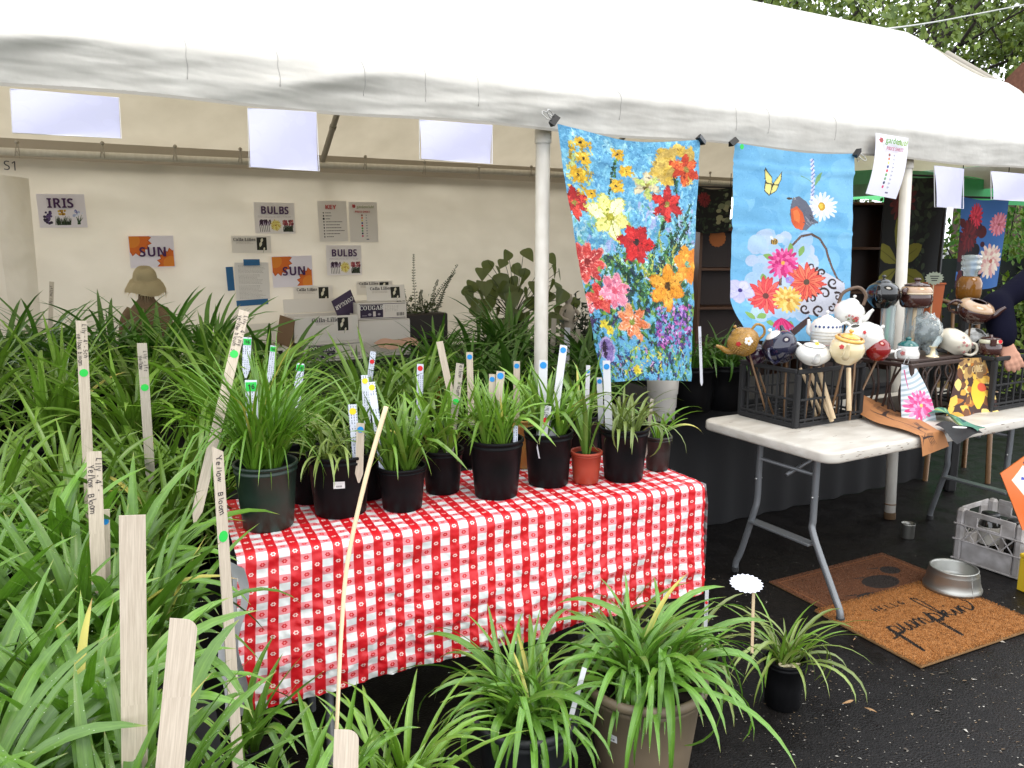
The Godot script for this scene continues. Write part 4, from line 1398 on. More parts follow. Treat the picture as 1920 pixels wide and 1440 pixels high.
func tables() -> void:
	# gingham table in front of the pole
	var yaw := 0.4353
	var gt := thing("folding_table", "folding table hidden under the red checked tablecloth", "table", Vector3(0.685, 0.770, -2.691), yaw)
	gt.position.y = 0
	var L := 1.58
	var D := 0.52
	part(gt, "tabletop", slab(L - 0.03, D - 0.03, 0.04, 0.03), M.plastic_white, Vector3(-L / 2, 0.737, -D / 2))
	for x in [-0.25, -L + 0.25]:
		for z in [-0.1, -D + 0.1]:
			part(gt, "leg", tube_mesh([Vector3(x, 0.72, z), Vector3(x, 0.0, z)], 0.014), M.table_leg)
	var cm := mat("gingham", Color(1, 1, 1), 0.42)
	cm.albedo_texture = gingham()
	cm.backlight_enabled = true
	cm.backlight = Color(0.16, 0.16, 0.16)
	var cl := thing("tablecloth", "red and white checked vinyl tablecloth with tiny flowers, under the row of pots", "tablecloth", gt.position, yaw)
	var per := Vector2(0.0595, 0.0475)
	var drop := func(x: float) -> float:
		# hem is lower towards the far end of the run, with a lifted scallop
		return lerpf(0.385, 0.435, clampf(-x / L, 0, 1)) + 0.005 * sin(x * 5.0)
	var surf := func(x: float, s: float) -> Vector3:
		# s: cloth length measured from the rear edge
		var r := 0.018
		var p := Vector3(x, 0.762, -D + s)
		var wr := 0.003 * NZ.get_noise_2d(x * 5.0, s * 7.0) + 0.0022 * NZ.get_noise_2d(x * 15.0 + 4.0, s * 13.0)
		wr += 0.0024 * pow(1.0 - absf(NZ.get_noise_2d(x * 4.0 + s * 6.0 + 20.0, s * 5.0 - x * 2.0)), 8.0) + 0.0018 * pow(1.0 - absf(NZ.get_noise_2d(x * 7.0 - s * 3.0 + 50.0, s * 10.0)), 9.0)
		if s < D - r:
			p.y += wr + 0.002
			return p
		var t := s - (D - r)
		if t < r * PI / 2:
			var a := t / r
			return Vector3(x, 0.762 - r + r * cos(a) + wr * cos(a), -r + r * sin(a) + wr * sin(a))
		var y := t - r * PI / 2
		var f := clampf(y / 0.4, 0, 1)
		var z := 0.010 * f + 0.012 * f * sin(x * 8.0 + 0.6) + 0.006 * f * sin(x * 19.0 + y * 5.0) + wr * (1.0 + 1.8 * f)
		z += 0.010 * NZ.get_noise_2d(x * 3.0 + y * 6.0, y * 3.0) + 0.006 * exp(-pow((y - 0.29 + 0.03 * sin(x * 3.0)) * 60.0, 2.0)) * smoothstep(-0.9, -0.5, x)
		return Vector3(x - 0.02 * f * smoothstep(-1.2, -1.58, x) * 1.5, 0.762 - r - y, z)
	var st := begin()
	var rows := []
	var uvs := []
	var nx := 250
	var ns := 140
	for i in ns + 1:
		var row := PackedVector3Array()
		var uv := PackedVector2Array()
		for j in nx + 1:
			var x := -L + L * j / nx
			var s: float = (D + 0.01 + drop.call(x)) * i / ns
			row.append(surf.call(x, s))
			uv.append(Vector2(x, s) / per + Vector2(0.2, 0.35))
		rows.append(row)
		uvs.append(uv)
	grid(st, rows, Vector2.ONE, uvs)
	part(cl, "front_drape", done(st), cm)
	# the short end hanging over the table's end
	st = begin()
	rows = []
	uvs = []
	for i in 31:
		var row := PackedVector3Array()
		var uv := PackedVector2Array()
		for j in 31:
			var u := j / 30.0
			var y := 0.40 * i / 30.0
			var f := y / 0.4
			row.append(Vector3(0.008 + 0.012 * minf(f * 6.0, 1.0) + 0.028 * f * sin(u * 5.0 + 0.4) * (0.2 + u) + 0.01 * f * sin(u * 13.0), 0.762 - y - 0.004 + 0.005 * (1 - minf(f * 8, 1)), -u * D - 0.004))
			uv.append(Vector2(-u * D, y) / per)
		rows.append(row)
		uvs.append(uv)
	grid(st, rows, Vector2.ONE, uvs)
	part(cl, "end_drape", done(st), cm)
	var gm := mat("cloth_backing", lin(0.36, 0.38, 0.42), 0.6)
	var q := [Vector3(0.02, 0.70, -0.16), Vector3(0.125, 0.60, -0.22), Vector3(0.03, 0.44, -0.18)]
	part(cl, "turned_corner", sheet(10, 10, func(u: float, v: float): return (q[0].lerp(q[2], v)).lerp(q[1] * (1.0 - absf(v - 0.5) * 2.0) + q[0].lerp(q[2], v) * absf(v - 0.5) * 2.0, u) + Vector3(0, 0, 0.02 * sin(u * 3.0))), gm)
	var wm := mat("cloth_underside", lin(0.66, 0.67, 0.72), 0.55)
	var e := [Vector3(-1.60, 0.755, 0.0), Vector3(-1.565, 0.74, 0.035), Vector3(-1.60, 0.25, 0.06), Vector3(-1.67, 0.18, 0.03)]
	part(cl, "folded_edge", sheet(8, 24, func(u: float, v: float):
		var p: Vector3 = e[0].lerp(e[3], v).lerp(e[1].lerp(e[2], v), u)
		return p + Vector3(0.014 * sin(v * 11.0), 0, -0.02 * sin(u * 3.0) * v - 0.008)), wm)

	# white folding table with the wares
	var wt := thing("folding_table", "scuffed white folding table with grey tube legs carrying the teapots", "table", Vector3(1.290, 0.765, -3.093), YAW)
	wt.position.y = 0
	var tm := mat("table_plastic", Color(1, 1, 1), 0.45)
	tm.albedo_texture = noise_tex(0.01, 512, lin(0.47, 0.43, 0.37), lin(0.72, 0.69, 0.63), 33, 6)
	tm.uv1_triplanar = true
	tm.uv1_scale = Vector3(0.7, 3.0, 1.6)
	var scr := noise_tex(0.02, 512, Color(1, 1, 1), Color(0.45, 0.38, 0.3), 34, 5)
	tm.detail_enabled = false
	part(wt, "tabletop", slab(1.84, 0.76, 0.05, 0.06, 0.010), tm, Vector3(0.92, 0.74, -0.38))
	# dark scuffs and scratches on the rim and the top
	var sc := mat("scuff", lin(0.16, 0.11, 0.08), 0.8)
	st = begin(false)
	for k in 46:
		var x := R.randf_range(0.06, 1.7)
		box(st, Vector3(x, 0.74 + R.randf_range(-0.020, 0.016), 0.0002), Vector3(R.randf_range(0.004, 0.03), R.randf_range(0.0008, 0.003), 0.0008), 0.0)
	for k in 30:
		box(st, Vector3(R.randf_range(0.05, 1.5), 0.7651, R.randf_range(-0.7, -0.02)), Vector3(R.randf_range(0.01, 0.09), 0.0006, 0.0012), 0.0, Basis(Vector3.UP, R.randf_range(-0.5, 0.5)))
	stuff(part(wt, "scuff_mark", done(st), sc))
	for xe in [0.17, 1.67]:
		var sgn := 1.0 if xe < 1 else -1.0
		for s in [[-0.20, 0.0], [-0.53, -0.62]]:
			var z0: float = s[0]
			var z1: float = s[1]
			var lg := part(wt, "leg", tube_mesh(curve([Vector3(xe, 0.715, z0), Vector3(xe, 0.55, z0), Vector3(xe, 0.40, z0), Vector3(xe - 0.01 * sgn, 0.33, lerpf(z0, z1, 0.08)), Vector3(xe - 0.02 * sgn, 0.12, lerpf(z0, z1, 0.72)), Vector3(xe - 0.03 * sgn, 0.05, lerpf(z0, z1, 0.97)), Vector3(xe - 0.03 * sgn, 0.004, z1)], 5), 0.0155, -1.0, 12), M.table_leg)
			part(lg, "rubber_foot", tube_mesh([Vector3(xe - 0.03 * sgn, 0.024, z1), Vector3(xe - 0.03 * sgn, 0.001, z1)], 0.0185, -1.0, 12), M.black_matt)
			part(lg, "bolt", tube_mesh([Vector3(xe - 0.02, 0.5, z0), Vector3(xe + 0.02, 0.5, z0)], 0.005, -1.0, 8), M.steel)
		part(wt, "crossbar", bar_mesh(Vector3(xe - 0.012 * sgn, 0.285, -0.185), Vector3(xe - 0.012 * sgn, 0.285, -0.545), 0.012, 0.055), M.table_leg)
		part(wt, "crossbar", tube_mesh([Vector3(xe, 0.60, -0.2), Vector3(xe, 0.60, -0.53)], 0.009), M.table_leg)
		part(wt, "brace", tube_mesh([Vector3(xe, 0.56, -0.365), Vector3(xe + 0.45 * sgn, 0.70, -0.365)], 0.010), M.table_leg)
	part(wt, "underframe", box_mesh(Vector3(1.6, 0.03, 0.02), 0.002), M.table_leg, Vector3(0.92, 0.70, -0.2))

	# low benches for the plants, all draped in black
	var b := thing("plant_bench", "black draped bench carrying the big crowd of daylilies", "bench")
	var pl := PackedVector2Array([Vector2(-0.38, -0.62), Vector2(-0.54, -1.35), Vector2(-0.72, -1.75), Vector2(-0.92, -2.05), Vector2(-0.95, -2.5), Vector2(-1.02, -4.2), Vector2(-1.5, -4.9), Vector2(-3.2, -4.0), Vector2(-1.7, -0.62)])
	var p2 := PackedVector2Array()
	for v in pl:
		p2.append(Vector2(v.x, -v.y))
	var top := part(b, "bench_top", prism_mesh(p2, 0.04), M.black_cloth, Vector3(0, 0.46, 0))
	top.rotation.x = -PI / 2
	part(b, "skirt", prism_wall(pl, 0.0, 0.44), M.black_cloth)
	var tier := PackedVector2Array([Vector2(-1.0, 2.9), Vector2(-2.4, 2.9), Vector2(-3.1, 4.0), Vector2(-1.5, 4.85), Vector2(-1.05, 4.3)])
	var t2 := PackedVector2Array()
	for v in tier:
		t2.append(Vector2(v.x, -v.y))
	part(b, "raised_tier", prism_wall(t2, 0.48, 0.612), M.black_cloth)
	var tt := part(b, "raised_top", prism_mesh(tier, 0.03), M.black_cloth, Vector3(0, 0.628, 0))
	tt.rotation.x = -PI / 2
	b = thing("plant_bench", "black draped bench inside the tent behind the checked table", "bench", Vector3(0.115, 2.080, -3.410) * Vector3(1, 0, 1), YAW)
	part(b, "bench_top", box_mesh(Vector3(2.6, 0.04, 1.95), 0.004), M.black_cloth, Vector3(0.35, 0.62, -1.45))
	part(b, "skirt", box_mesh(Vector3(2.54, 0.59, 1.9), 0.004), M.black_cloth, Vector3(0.35, 0.305, -1.45))
	b = thing("plant_bench", "narrow rear bench along the back wall carrying the cardboard boxes", "bench", Vector3(0.115, 2.080, -3.410) * Vector3(1, 0, 1), YAW)
	part(b, "bench_top", box_mesh(Vector3(4.2, 0.04, 0.52), 0.004), M.black_cloth, Vector3(0.1, 0.76, -2.76))
	part(b, "skirt", box_mesh(Vector3(4.14, 0.73, 0.46), 0.004), M.black_cloth, Vector3(0.1, 0.375, -2.76))
	b = thing("plant_bench", "black skirted bench behind the white folding table, dark pots on it", "bench", Vector3(0.115, 2.080, -3.410) * Vector3(1, 0, 1), YAW)
	part(b, "bench_top", box_mesh(Vector3(2.6, 0.03, 0.6), 0.004), M.black_cloth, Vector3(2.0, 0.705, -0.62))
	part(b, "skirt", sheet(120, 12, func(u: float, v: float): return Vector3(lerpf(0.7, 3.3, u), lerpf(0.69, 0.005, v), -0.33 + 0.012 * sin(u * 70.0) * v + 0.02 * v)), M.black_cloth)
	part(b, "skirt", sheet(20, 8, func(u: float, v: float): return Vector3(0.7 - 0.01 * v, lerpf(0.69, 0.005, v), lerpf(-0.92, -0.33, u) + 0.0)), M.black_cloth)
	part(b, "skirt", sheet(60, 8, func(u: float, v: float): return Vector3(lerpf(3.3, 0.7, u), lerpf(0.69, 0.005, v), -0.92 - 0.012 * sin(u * 60.0) * v)), M.black_cloth)


func prism_wall(pl: PackedVector2Array, y0: float, y1: float) -> ArrayMesh:
	var st := begin(false)
	for i in pl.size():
		var a := pl[i]
		var b := pl[(i + 1) % pl.size()]
		quad_out(st, Vector3(a.x, y0, a.y), Vector3(b.x, y0, b.y), Vector3(b.x, y1, b.y), Vector3(a.x, y1, a.y), Vector3(-1.4, 0.2, -2.5))
	return done(st)


# ---------------------------------------------------------------- plants
func leaf_mesh(w: float, a0: float, bend: float, twist: float, seg: int, wave := 0.0, kink := 0.0) -> ArrayMesh:
	var rows := []
	var uvs := []
	var p := Vector3.ZERO
	for i in seg + 1:
		var s := float(i) / seg
		var a := a0 + bend * pow(s, 1.5) + kink * smoothstep(0.46, 0.6, s)
		var d := Vector3(sin(a), cos(a), 0)
		if i > 0:
			p += d / seg
		var nrm := Vector3(-cos(a), sin(a), 0)
		var tw := twist * s
		var side := Vector3(0, 0, 1).rotated(d, tw)
		var up := nrm.rotated(d, tw)
		var ww := w * minf(1.0, 0.55 + s * 1.6) * pow(maxf(0.0, 1.0 - pow(s, 2.6)), 0.75) * 0.5
		var row := PackedVector3Array()
		var c := p + side * wave * sin(s * 7.0) * w
		var lift := 0.5 * (1.0 - s * 0.7)
		row.append(c + side * ww + up * ww * lift)
		row.append(c + side * ww * 0.5 + up * ww * lift * 0.42)
		row.append(c)
		row.append(c - side * ww * 0.5 + up * ww * lift * 0.42)
		row.append(c - side * ww + up * ww * lift)
		rows.append(row)
		uvs.append(PackedVector2Array([Vector2(0.02, 1 - s), Vector2(0.25, 1 - s), Vector2(0.5, 1 - s), Vector2(0.75, 1 - s), Vector2(0.98, 1 - s)]))
	var st := begin()
	grid(st, rows, Vector2.ONE, uvs)
	return done(st)


func leaf_tex(base: Color, light: Color, tip: Color, seed_: int) -> ImageTexture:
	var im := picture(48, 256, base)
	var n := FastNoiseLite.new()
	n.seed = seed_
	n.frequency = 0.05
	for y in 256:
		for x in 48:
			var u := absf(x - 23.5) / 24.0
			var t := 0.35 + 0.5 * n.get_noise_2d(x * 9.0, y * 0.3) + 0.35 * n.get_noise_2d(x * 1.0, y * 1.2 + 90.0)
			var c := base.lerp(light, clampf(t, 0, 1))
			c = c.lerp(light, 0.55 * exp(-pow(u * 9.0, 2.0)))
			c = c.lerp(tip, 0.7 * smoothstep(0.93, 1.0, 1.0 - y / 255.0))
			im.set_pixel(x, y, c)
	return texture(im)


func leaf_style(called: String, w: float, a0: float, a1: float, b0: float, b1_: float, base: Color, light: Color, seg := 9) -> void:
	var tones := []
	for k in 3:
		var m := mat("leaf_%s_%d" % [called, k], Color(1, 1, 1), 0.36)
		var f: float = [0.78, 1.0, 1.25][k]
		var bb := Color(base.r * f, base.g * f, base.b * f)
		var ll := Color(light.r * f, light.g * f, light.b * f)
		m.albedo_texture = leaf_tex(bb.linear_to_srgb(), ll.linear_to_srgb(), lin(0.34, 0.30, 0.08), 50 + k + called.length() * 7)
		m.backlight_enabled = true
		m.backlight = Color(0.55, 0.6, 0.2)
		m.metallic_specular = 0.55
		tones.append(m)
	var set_ := []
	for k in 14:
		var f := k / 13.0
		set_.append(leaf_mesh(w * R.randf_range(0.8, 1.15), deg_to_rad(lerpf(a0, a1, f) + R.randf_range(-4, 4)), deg_to_rad(lerpf(b0, b1_, R.randf())), R.randf_range(-0.9, 0.9), seg, R.randf_range(0, 0.15), 1.5 if k in [4, 10] else 0.0))
	LV[called] = {"mesh": set_, "tone": tones}


func pot_profile(rr: float, rb: float, h: float, lip := 0.004) -> Array:
	return [[0.0, 0.0], [rb - 0.004, 0.0], [rb, 0.004], [lerpf(rb, rr, 0.5), h * 0.5], [lerpf(rb, rr, 0.86), h * 0.86], [lerpf(rb, rr, 0.87) + lip * 0.7, h * 0.87], [lerpf(rb, rr, 0.9) + lip * 0.7, h * 0.9], [lerpf(rb, rr, 0.91), h * 0.91], [rr - lip * 0.4, h - 0.010], [rr + lip, h - 0.009], [rr + lip, h - 0.002], [rr + lip * 0.5, h], [rr - 0.003, h], [rr - 0.004, h - 0.004], [lerpf(rb, rr, 0.8) - 0.004, h * 0.82]]


var n_leaf := 0


func foliage_into(o: Node3D, base: Vector3, spread: float, style: String, count: int, len0: float, len1: float, separate: bool, crowns := 3) -> void:
	var s: Dictionary = LV[style]
	var cs := []
	for k in crowns:
		var a := TAU * k / crowns + R.randf()
		cs.append(base + Vector3(cos(a), 0, sin(a)) * spread * (0.0 if crowns == 1 else R.randf_range(0.3, 0.9)))
	var st := begin()
	var tone: int = R.randi() % 3
	var had: int = o.get_meta("leaf_count", 0)
	if separate:
		o.set_meta("leaf_count", had + count)
	for k in count:
		var f := (k + 0.5) / count
		var which := clampi(int(f * 14.0 + R.randf_range(-1.5, 1.5)), 0, 13)
		var m: ArrayMesh = s.mesh[which]
		var yaw := R.randf() * TAU if crowns > 1 else k * 2.4 + R.randf_range(-0.4, 0.4)
		var c: Vector3 = cs[k % cs.size()]
		var l := R.randf_range(len0, len1) * (1.0 - 0.25 * absf(f - 0.5))
		var b := Basis(Vector3.UP, yaw) * Basis.from_scale(Vector3.ONE * l)
		var at := c + Vector3(cos(yaw), 0, -sin(yaw)) * R.randf_range(0.0, 0.014) + Vector3(0, -0.008, 0)
		if separate:
			var mi := part(o, "leaf" if k + had == 0 else "leaf_%03d" % (k + had), m, M.leaf_ageing if R.randf() < 0.012 else s.tone[clampi(tone + R.randi_range(-1, 1), 0, 2)])
			mi.transform = Transform3D(b, at)
			n_leaf += 1
		else:
			st.append_from(m, 0, Transform3D(b, at))
	if not separate:
		stuff(part(o, "foliage", st.commit(), s.tone[tone]))


func potted(label: String, at: Vector3, rr: float, rb: float, h: float, pm: Material, style: String, count: int, len0: float, len1: float, separate := true, crowns := 3, group := "", called := "potted_daylily") -> Node3D:
	var o := thing(called, label, "potted plant", at, 0.0, group)
	part(o, "pot", lathe_mesh(pot_profile(rr, rb, h), 32), pm)
	var sm := sheet(12, 12, func(u: float, v: float):
		var r: float = v * (lerpf(rb, rr, 0.84) - 0.003)
		return Vector3(cos(u * TAU) * r, h * 0.86 + 0.006 * NZ.get_noise_2d(cos(u * TAU) * v * 3.0, sin(u * TAU) * v * 3.0), -sin(u * TAU) * r))
	part(o, "soil", sm, M.soil)
	foliage_into(o, Vector3(0, h * 0.86, 0), rr * 0.6, style, count, len0, len1, separate, crowns)
	if separate and style in ["broad", "day", "droop"] and at.z > -2.2:
		droplets(o)
	return o


# rain beads standing on the nearer leaves
func droplets(o: Node3D) -> void:
	var leaves := []
	for c in o.get_children():
		if c.name.begins_with("leaf"):
			leaves.append(c)
	var bead := SphereMesh.new()
	bead.radius = 1.0
	bead.height = 2.0
	bead.radial_segments = 8
	bead.rings = 4
	var mm := MultiMesh.new()
	mm.transform_format = MultiMesh.TRANSFORM_3D
	mm.mesh = bead
	mm.instance_count = leaves.size() * 14
	var cache := {}
	for i in mm.instance_count:
		var l: MeshInstance3D = leaves[i % leaves.size()]
		if not cache.has(l.mesh):
			cache[l.mesh] = l.mesh.surface_get_arrays(0)
		var vs: PackedVector3Array = cache[l.mesh][Mesh.ARRAY_VERTEX]
		var k := (R.randi() % (vs.size() / 3)) * 3
		var a := R.randf()
		var p: Vector3 = l.transform * vs[k].lerp(vs[k + 1], a).lerp(vs[k + 2], R.randf() * 0.6)
		var s := R.randf_range(0.0004, 0.0010)
		mm.set_instance_transform(i, Transform3D(Basis.from_scale(Vector3(s, s * 0.7, s)), p + Vector3(0, s * 0.4, 0)))
	var mi := MultiMeshInstance3D.new()
	mi.name = "water_beads"
	mi.multimesh = mm
	mi.material_override = M.bead
	o.add_child(mi)
	stuff(mi)


func handwriting(o: Node3D, words: String, size: float, x: float, y: float, z: float) -> void:
	var at := y
	for ch in words:
		if ch == " ":
			at -= size * 0.32
			continue
		var s := size * R.randf_range(0.86, 1.14)
		var l := lettering(o, ch, s, Vector3(x + R.randf_range(-0.1, 0.1) * size, at, z), M.ink, -PI / 2 + R.randf_range(-0.22, 0.22), "Droid Sans", 400, R.randf_range(0.8, 1.05))
		at -= size * ({"i": 0.38, "l": 0.38, "-": 0.45, "'": 0.3, "w": 0.78, "m": 0.85}.get(ch, 0.58))


func sticker(o: Node3D, at: Vector3, w: float, h: float, face_turn: float, tilt := 0.0) -> void:
	var im := picture(128, 80, Color(0.86, 0.86, 0.86))
	for k in 4:
		for j in 10:
			im.fill_rect(Rect2i(16 + j * 10, 10 + k * 7, R.randi_range(3, 8), 2), Color(0.5, 0.5, 0.5))
	for k in 16:
		im.fill_rect(Rect2i(32 + k * 4, 44, R.randi_range(1, 3), 22), Color(0.12, 0.12, 0.12))
	var s := part(o, "barcode_sticker", flat_sheet(w, h, 0.002), print_mat(im, 0.4), at)
	s.rotation = Vector3(tilt, face_turn, 0)


func plants() -> void:
	mat("bead", lin(0.42, 0.52, 0.34), 0.03)
	var ag := mat("leaf_ageing", Color(1, 1, 1), 0.5)
	ag.albedo_texture = yellow_leaf()
	ag.backlight_enabled = true
	ag.backlight = Color(0.5, 0.5, 0.2)
	leaf_style("day", 0.050, 3, 36, 28, 120, Color(0.11, 0.22, 0.02), Color(0.225, 0.39, 0.06))
	leaf_style("broad", 0.072, 2, 34, 20, 112, Color(0.082, 0.19, 0.018), Color(0.18, 0.345, 0.05), 11)
	leaf_style("fine", 0.023, 2, 32, 20, 95, Color(0.10, 0.235, 0.014), Color(0.18, 0.37, 0.035))
	leaf_style("young", 0.062, 2, 30, 15, 85, Color(0.11, 0.225, 0.02), Color(0.22, 0.385, 0.055))
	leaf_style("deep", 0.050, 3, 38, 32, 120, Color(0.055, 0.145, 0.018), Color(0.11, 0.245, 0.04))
	leaf_style("droop", 0.058, 8, 52, 60, 165, Color(0.075, 0.18, 0.018), Color(0.165, 0.33, 0.048), 12)
	leaf_style("straps", 0.066, 1, 14, 5, 60, Color(0.09, 0.18, 0.024), Color(0.185, 0.315, 0.06), 11)
	leaf_style("pale", 0.052, 4, 46, 60, 150, Color(0.17, 0.235, 0.05), Color(0.27, 0.35, 0.10))
	var bench := "daylilies crowded on the big plant bench"
	var ord := ["first", "second", "third", "fourth", "fifth"]
	var rown := ["row nearest the camera", "second row from the camera", "third row from the camera", "fourth row from the camera", "fifth row from the camera", "sixth row from the camera", "seventh row from the camera", "eighth row from the camera", "row nearest the straw hat"]
	var rows := [[-1.02, [-0.80, -0.59]], [-1.32, [-0.97, -0.76]], [-1.64, [-1.24, -1.02, -0.82]], [-1.97, [-1.46, -1.22, -0.99]], [-2.32, [-1.62, -1.34, -1.07]], [-2.68, [-1.88, -1.6, -1.32, -1.08]], [-3.08, [-2.15, -1.83, -1.5, -1.2]], [-3.55, [-2.4, -2.05, -1.72, -1.4, -1.14]], [-4.1, [-2.62, -2.3, -1.96, -1.62, -1.3]]]
	for r in rows.size():
		var z: float = rows[r][0]
		for k in rows[r][1].size():
			var x: float = rows[r][1][k]
			var style := "broad" if r < 4 else ("day" if r < 7 else ("deep" if r == 8 else "day"))
			var big := 0.44 if r < 2 else (0.46 if r < 7 else 0.52)
			var fresh: String = ["broad-leaved", "arching", "bright"][(r + k) % 3] if r < 4 else ["arching", "narrow-leaved", "dense"][(r + k) % 3]
			potted("%s daylily on the bench, %s, %s from the picture edge" % [fresh, rown[r], ord[k]], Vector3(x + R.randf_range(-0.03, 0.03), 0.482 if r < 6 else 0.645, z + R.randf_range(-0.04, 0.04)), 0.088, 0.07, 0.17, M.pot_black, style, 74 if r < 5 else 66, big * 0.62, big * [1.1, 1.1, 1.15, 1.15, 1.25, 1.35, 1.4, 1.3, 1.32][r], r < 7, 4, bench)
	for q in [[Vector3(-2.630, 0.690, -4.450), "beside the white corner drape"], [Vector3(-2.243, 0.680, -4.350), "rising before the straw hat on the drape side"], [Vector3(-1.994, 0.670, -4.400), "rising before the straw hat on the pole side"], [Vector3(-1.757, 0.680, -4.500), "below the strips of blue tape"], [Vector3(-2.732, 0.712, -4.200), "at the picture edge under the posters"]]:
		potted("tall dark daylily, %s" % q[1], q[0] * Vector3(1, 0, 1) + Vector3(0, 0.645, 0), 0.09, 0.072, 0.19, M.pot_black, "deep", 90, 0.36, 0.78, false, 5, bench)
	# pots on the checked cloth
	var o := potted("grassy daylily in the dark green pot at the end of the checked table", Vector3(-0.736, 0.766, -2.273), 0.091, 0.074, 0.199, M.pot_green, "fine", 240, 0.26, 0.50, true, 5)
	o = potted("daylily in a black pot with a white barcode sticker", Vector3(-0.544, 0.766, -2.395), 0.098, 0.080, 0.197, M.pot_black, "pale", 54, 0.15, 0.28, true, 4)
	sticker(o, Vector3(0.018, 0.115, 0.0885), 0.034, 0.022, 0.12, 0.10)
	potted("bushy young daylily in the black pot just behind the long thin stick", Vector3(-0.354, 0.766, -2.438), 0.077, 0.063, 0.143, M.pot_black, "young", 76, 0.17, 0.33, true, 3)
	potted("daylily in the black pot set back between the thin stick and the yellow tipped one", Vector3(-0.239, 0.766, -2.609), 0.071, 0.057, 0.152, M.pot_black, "young", 52, 0.19, 0.34, true, 2)
	potted("full daylily with yellowing base leaves in a black pot, fourth along the table front", Vector3(-0.054, 0.766, -2.568), 0.091, 0.072, 0.199, M.pot_black, "young", 86, 0.17, 0.32, true, 3)
	potted("daylily in a black pot with a red dotted white tag, beside the red pot", Vector3(0.129, 0.766, -2.700), 0.084, 0.071, 0.192, M.pot_black, "young", 72, 0.19, 0.35, true, 3)
	potted("few tall straps in the small red-brown plastic pot", Vector3(0.264, 0.766, -2.717), 0.055, 0.045, 0.115, M.pot_red, "straps", 6, 0.30, 0.46, true, 1)
	potted("pale stubby daylily in the black pot after the red one", Vector3(0.404, 0.766, -2.759), 0.087, 0.069, 0.193, M.pot_black, "pale", 56, 0.16, 0.30, true, 3)
	o = potted("small brown pot at the table corner with one yellow-tipped drooping leaf", Vector3(0.549, 0.766, -2.878), 0.050, 0.041, 0.131, M.pot_brown, "young", 10, 0.16, 0.26, true, 1)
	var ym := mat("leaf_yellowing", Color(1, 1, 1), 0.4)
	ym.albedo_texture = yellow_leaf()
	var yl := part(o, "leaf", leaf_mesh(0.10, 0.75, 1.75, 0.3, 12), ym, Vector3(0.0, 0.11, 0))
	yl.scale = Vector3.ONE * 0.22
	yl.rotation.y = 0.25
	yl.set_meta("label", "yellowing drooping leaf")
	yl = part(o, "leaf", leaf_mesh(0.10, 0.35, 1.6, -0.3, 12), LV.broad.tone[2], Vector3(0.0, 0.11, 0))
	yl.scale = Vector3.ONE * 0.25
	yl.rotation.y = 0.35
	potted("black pot tucked behind the green pot and the stickered pot", Vector3(-0.675, 0.766, -2.511), 0.070, 0.060, 0.178, M.pot_black, "young", 26, 0.16, 0.28, true, 2)
	potted("black pot tucked behind the stickered pot and the thin stick", Vector3(-0.487, 0.766, -2.555), 0.072, 0.060, 0.176, M.pot_black, "day", 40, 0.2, 0.34, true, 3)
	potted("daylily in the glazed yellow pot half hidden behind the front row", Vector3(0.051, 0.766, -2.932), 0.073, 0.058, 0.189, M.pot_yellow, "young", 34, 0.16, 0.28, true, 3)
	potted("dark pot at the rear of the checked table behind the yellow tipped stick", Vector3(-0.155, 0.766, -2.956), 0.084, 0.069, 0.166, M.pot_black, "young", 36, 0.16, 0.27, true, 3)
	potted("dark pot at the rear of the checked table behind the red pot", Vector3(0.271, 0.766, -3.096), 0.088, 0.072, 0.166, M.pot_black, "day", 34, 0.17, 0.3, true, 3)
	# painted orange pot on the inner bench
	o = potted("plant in a pale-rimmed pot painted with orange flowers", Vector3(-0.367, 0.700, -4.343), 0.115, 0.087, 0.199, M.pot_orange, "day", 30, 0.14, 0.26, true, 3)
	# plants inside the tent
	var inner := "daylilies on the inner bench"
	var spots := [[Vector3(-0.932, 0.890, -3.050), "beside the white box tops and green tags"], [Vector3(-0.753, 0.901, -3.100), "in front of the lower purple-labelled box"], [Vector3(-0.577, 0.878, -3.200), "behind the two yellow-dotted tags"], [Vector3(-0.412, 0.855, -3.300), "behind the white tag with a red dot"],
		[Vector3(-1.074, 0.885, -3.900), "below the open white carton"], [Vector3(-0.826, 0.867, -4.000), "below the stacked white cartons"], [Vector3(-0.592, 0.877, -4.100), "under the pink cloth"], [Vector3(-0.193, 0.895, -4.000), "behind the blue-dotted tags near the painted pot"], [Vector3(0.000, 0.885, -3.900), "just before the middle tent pole"], [Vector3(0.269, 0.858, -3.900), "just past the middle tent pole"],
		[Vector3(-0.450, 0.902, -4.700), "next to the brown planter box"], [Vector3(-0.197, 0.920, -4.800), "under the heart-leaved climber"], [Vector3(0.435, 0.869, -4.700), "under the pale statue"], [Vector3(0.481, 0.820, -4.100), "behind the lily banner's lower corner"]]
	for k in spots.size():
		var p: Vector3 = spots[k][0]
		potted("dark green daylily inside the tent, %s" % spots[k][1], Vector3(p.x, 0.642, p.z), 0.09, 0.072, 0.19, M.pot_black, "deep" if k > 3 else "day", 70, 0.26 if k in [0, 1, 4, 5, 6] else 0.32, 0.42 if k in [0, 1, 4, 5, 6] else 0.58, false, 4, inner)
	o = potted("tall dense clump of dark straps rising against the middle pole", Vector3(-0.017, 0.961, -5.000) * Vector3(1, 0, 1) + Vector3(0, 0.642, 0), 0.13, 0.1, 0.24, M.pot_black, "deep", 110, 0.40, 0.66, false, 5)
	# on the black skirted bench
	potted("grassy plant in a ribbed black pot beside the lily banner edge", Vector3(0.978, 0.722, -4.181), 0.122, 0.099, 0.247, M.pot_black, "deep", 70, 0.2, 0.38, true, 4)
	potted("grassy plant in the black pot behind the gold teapot", Vector3(1.164, 0.722, -4.225), 0.125, 0.104, 0.246, M.pot_black, "deep", 70, 0.2, 0.36, true, 4)
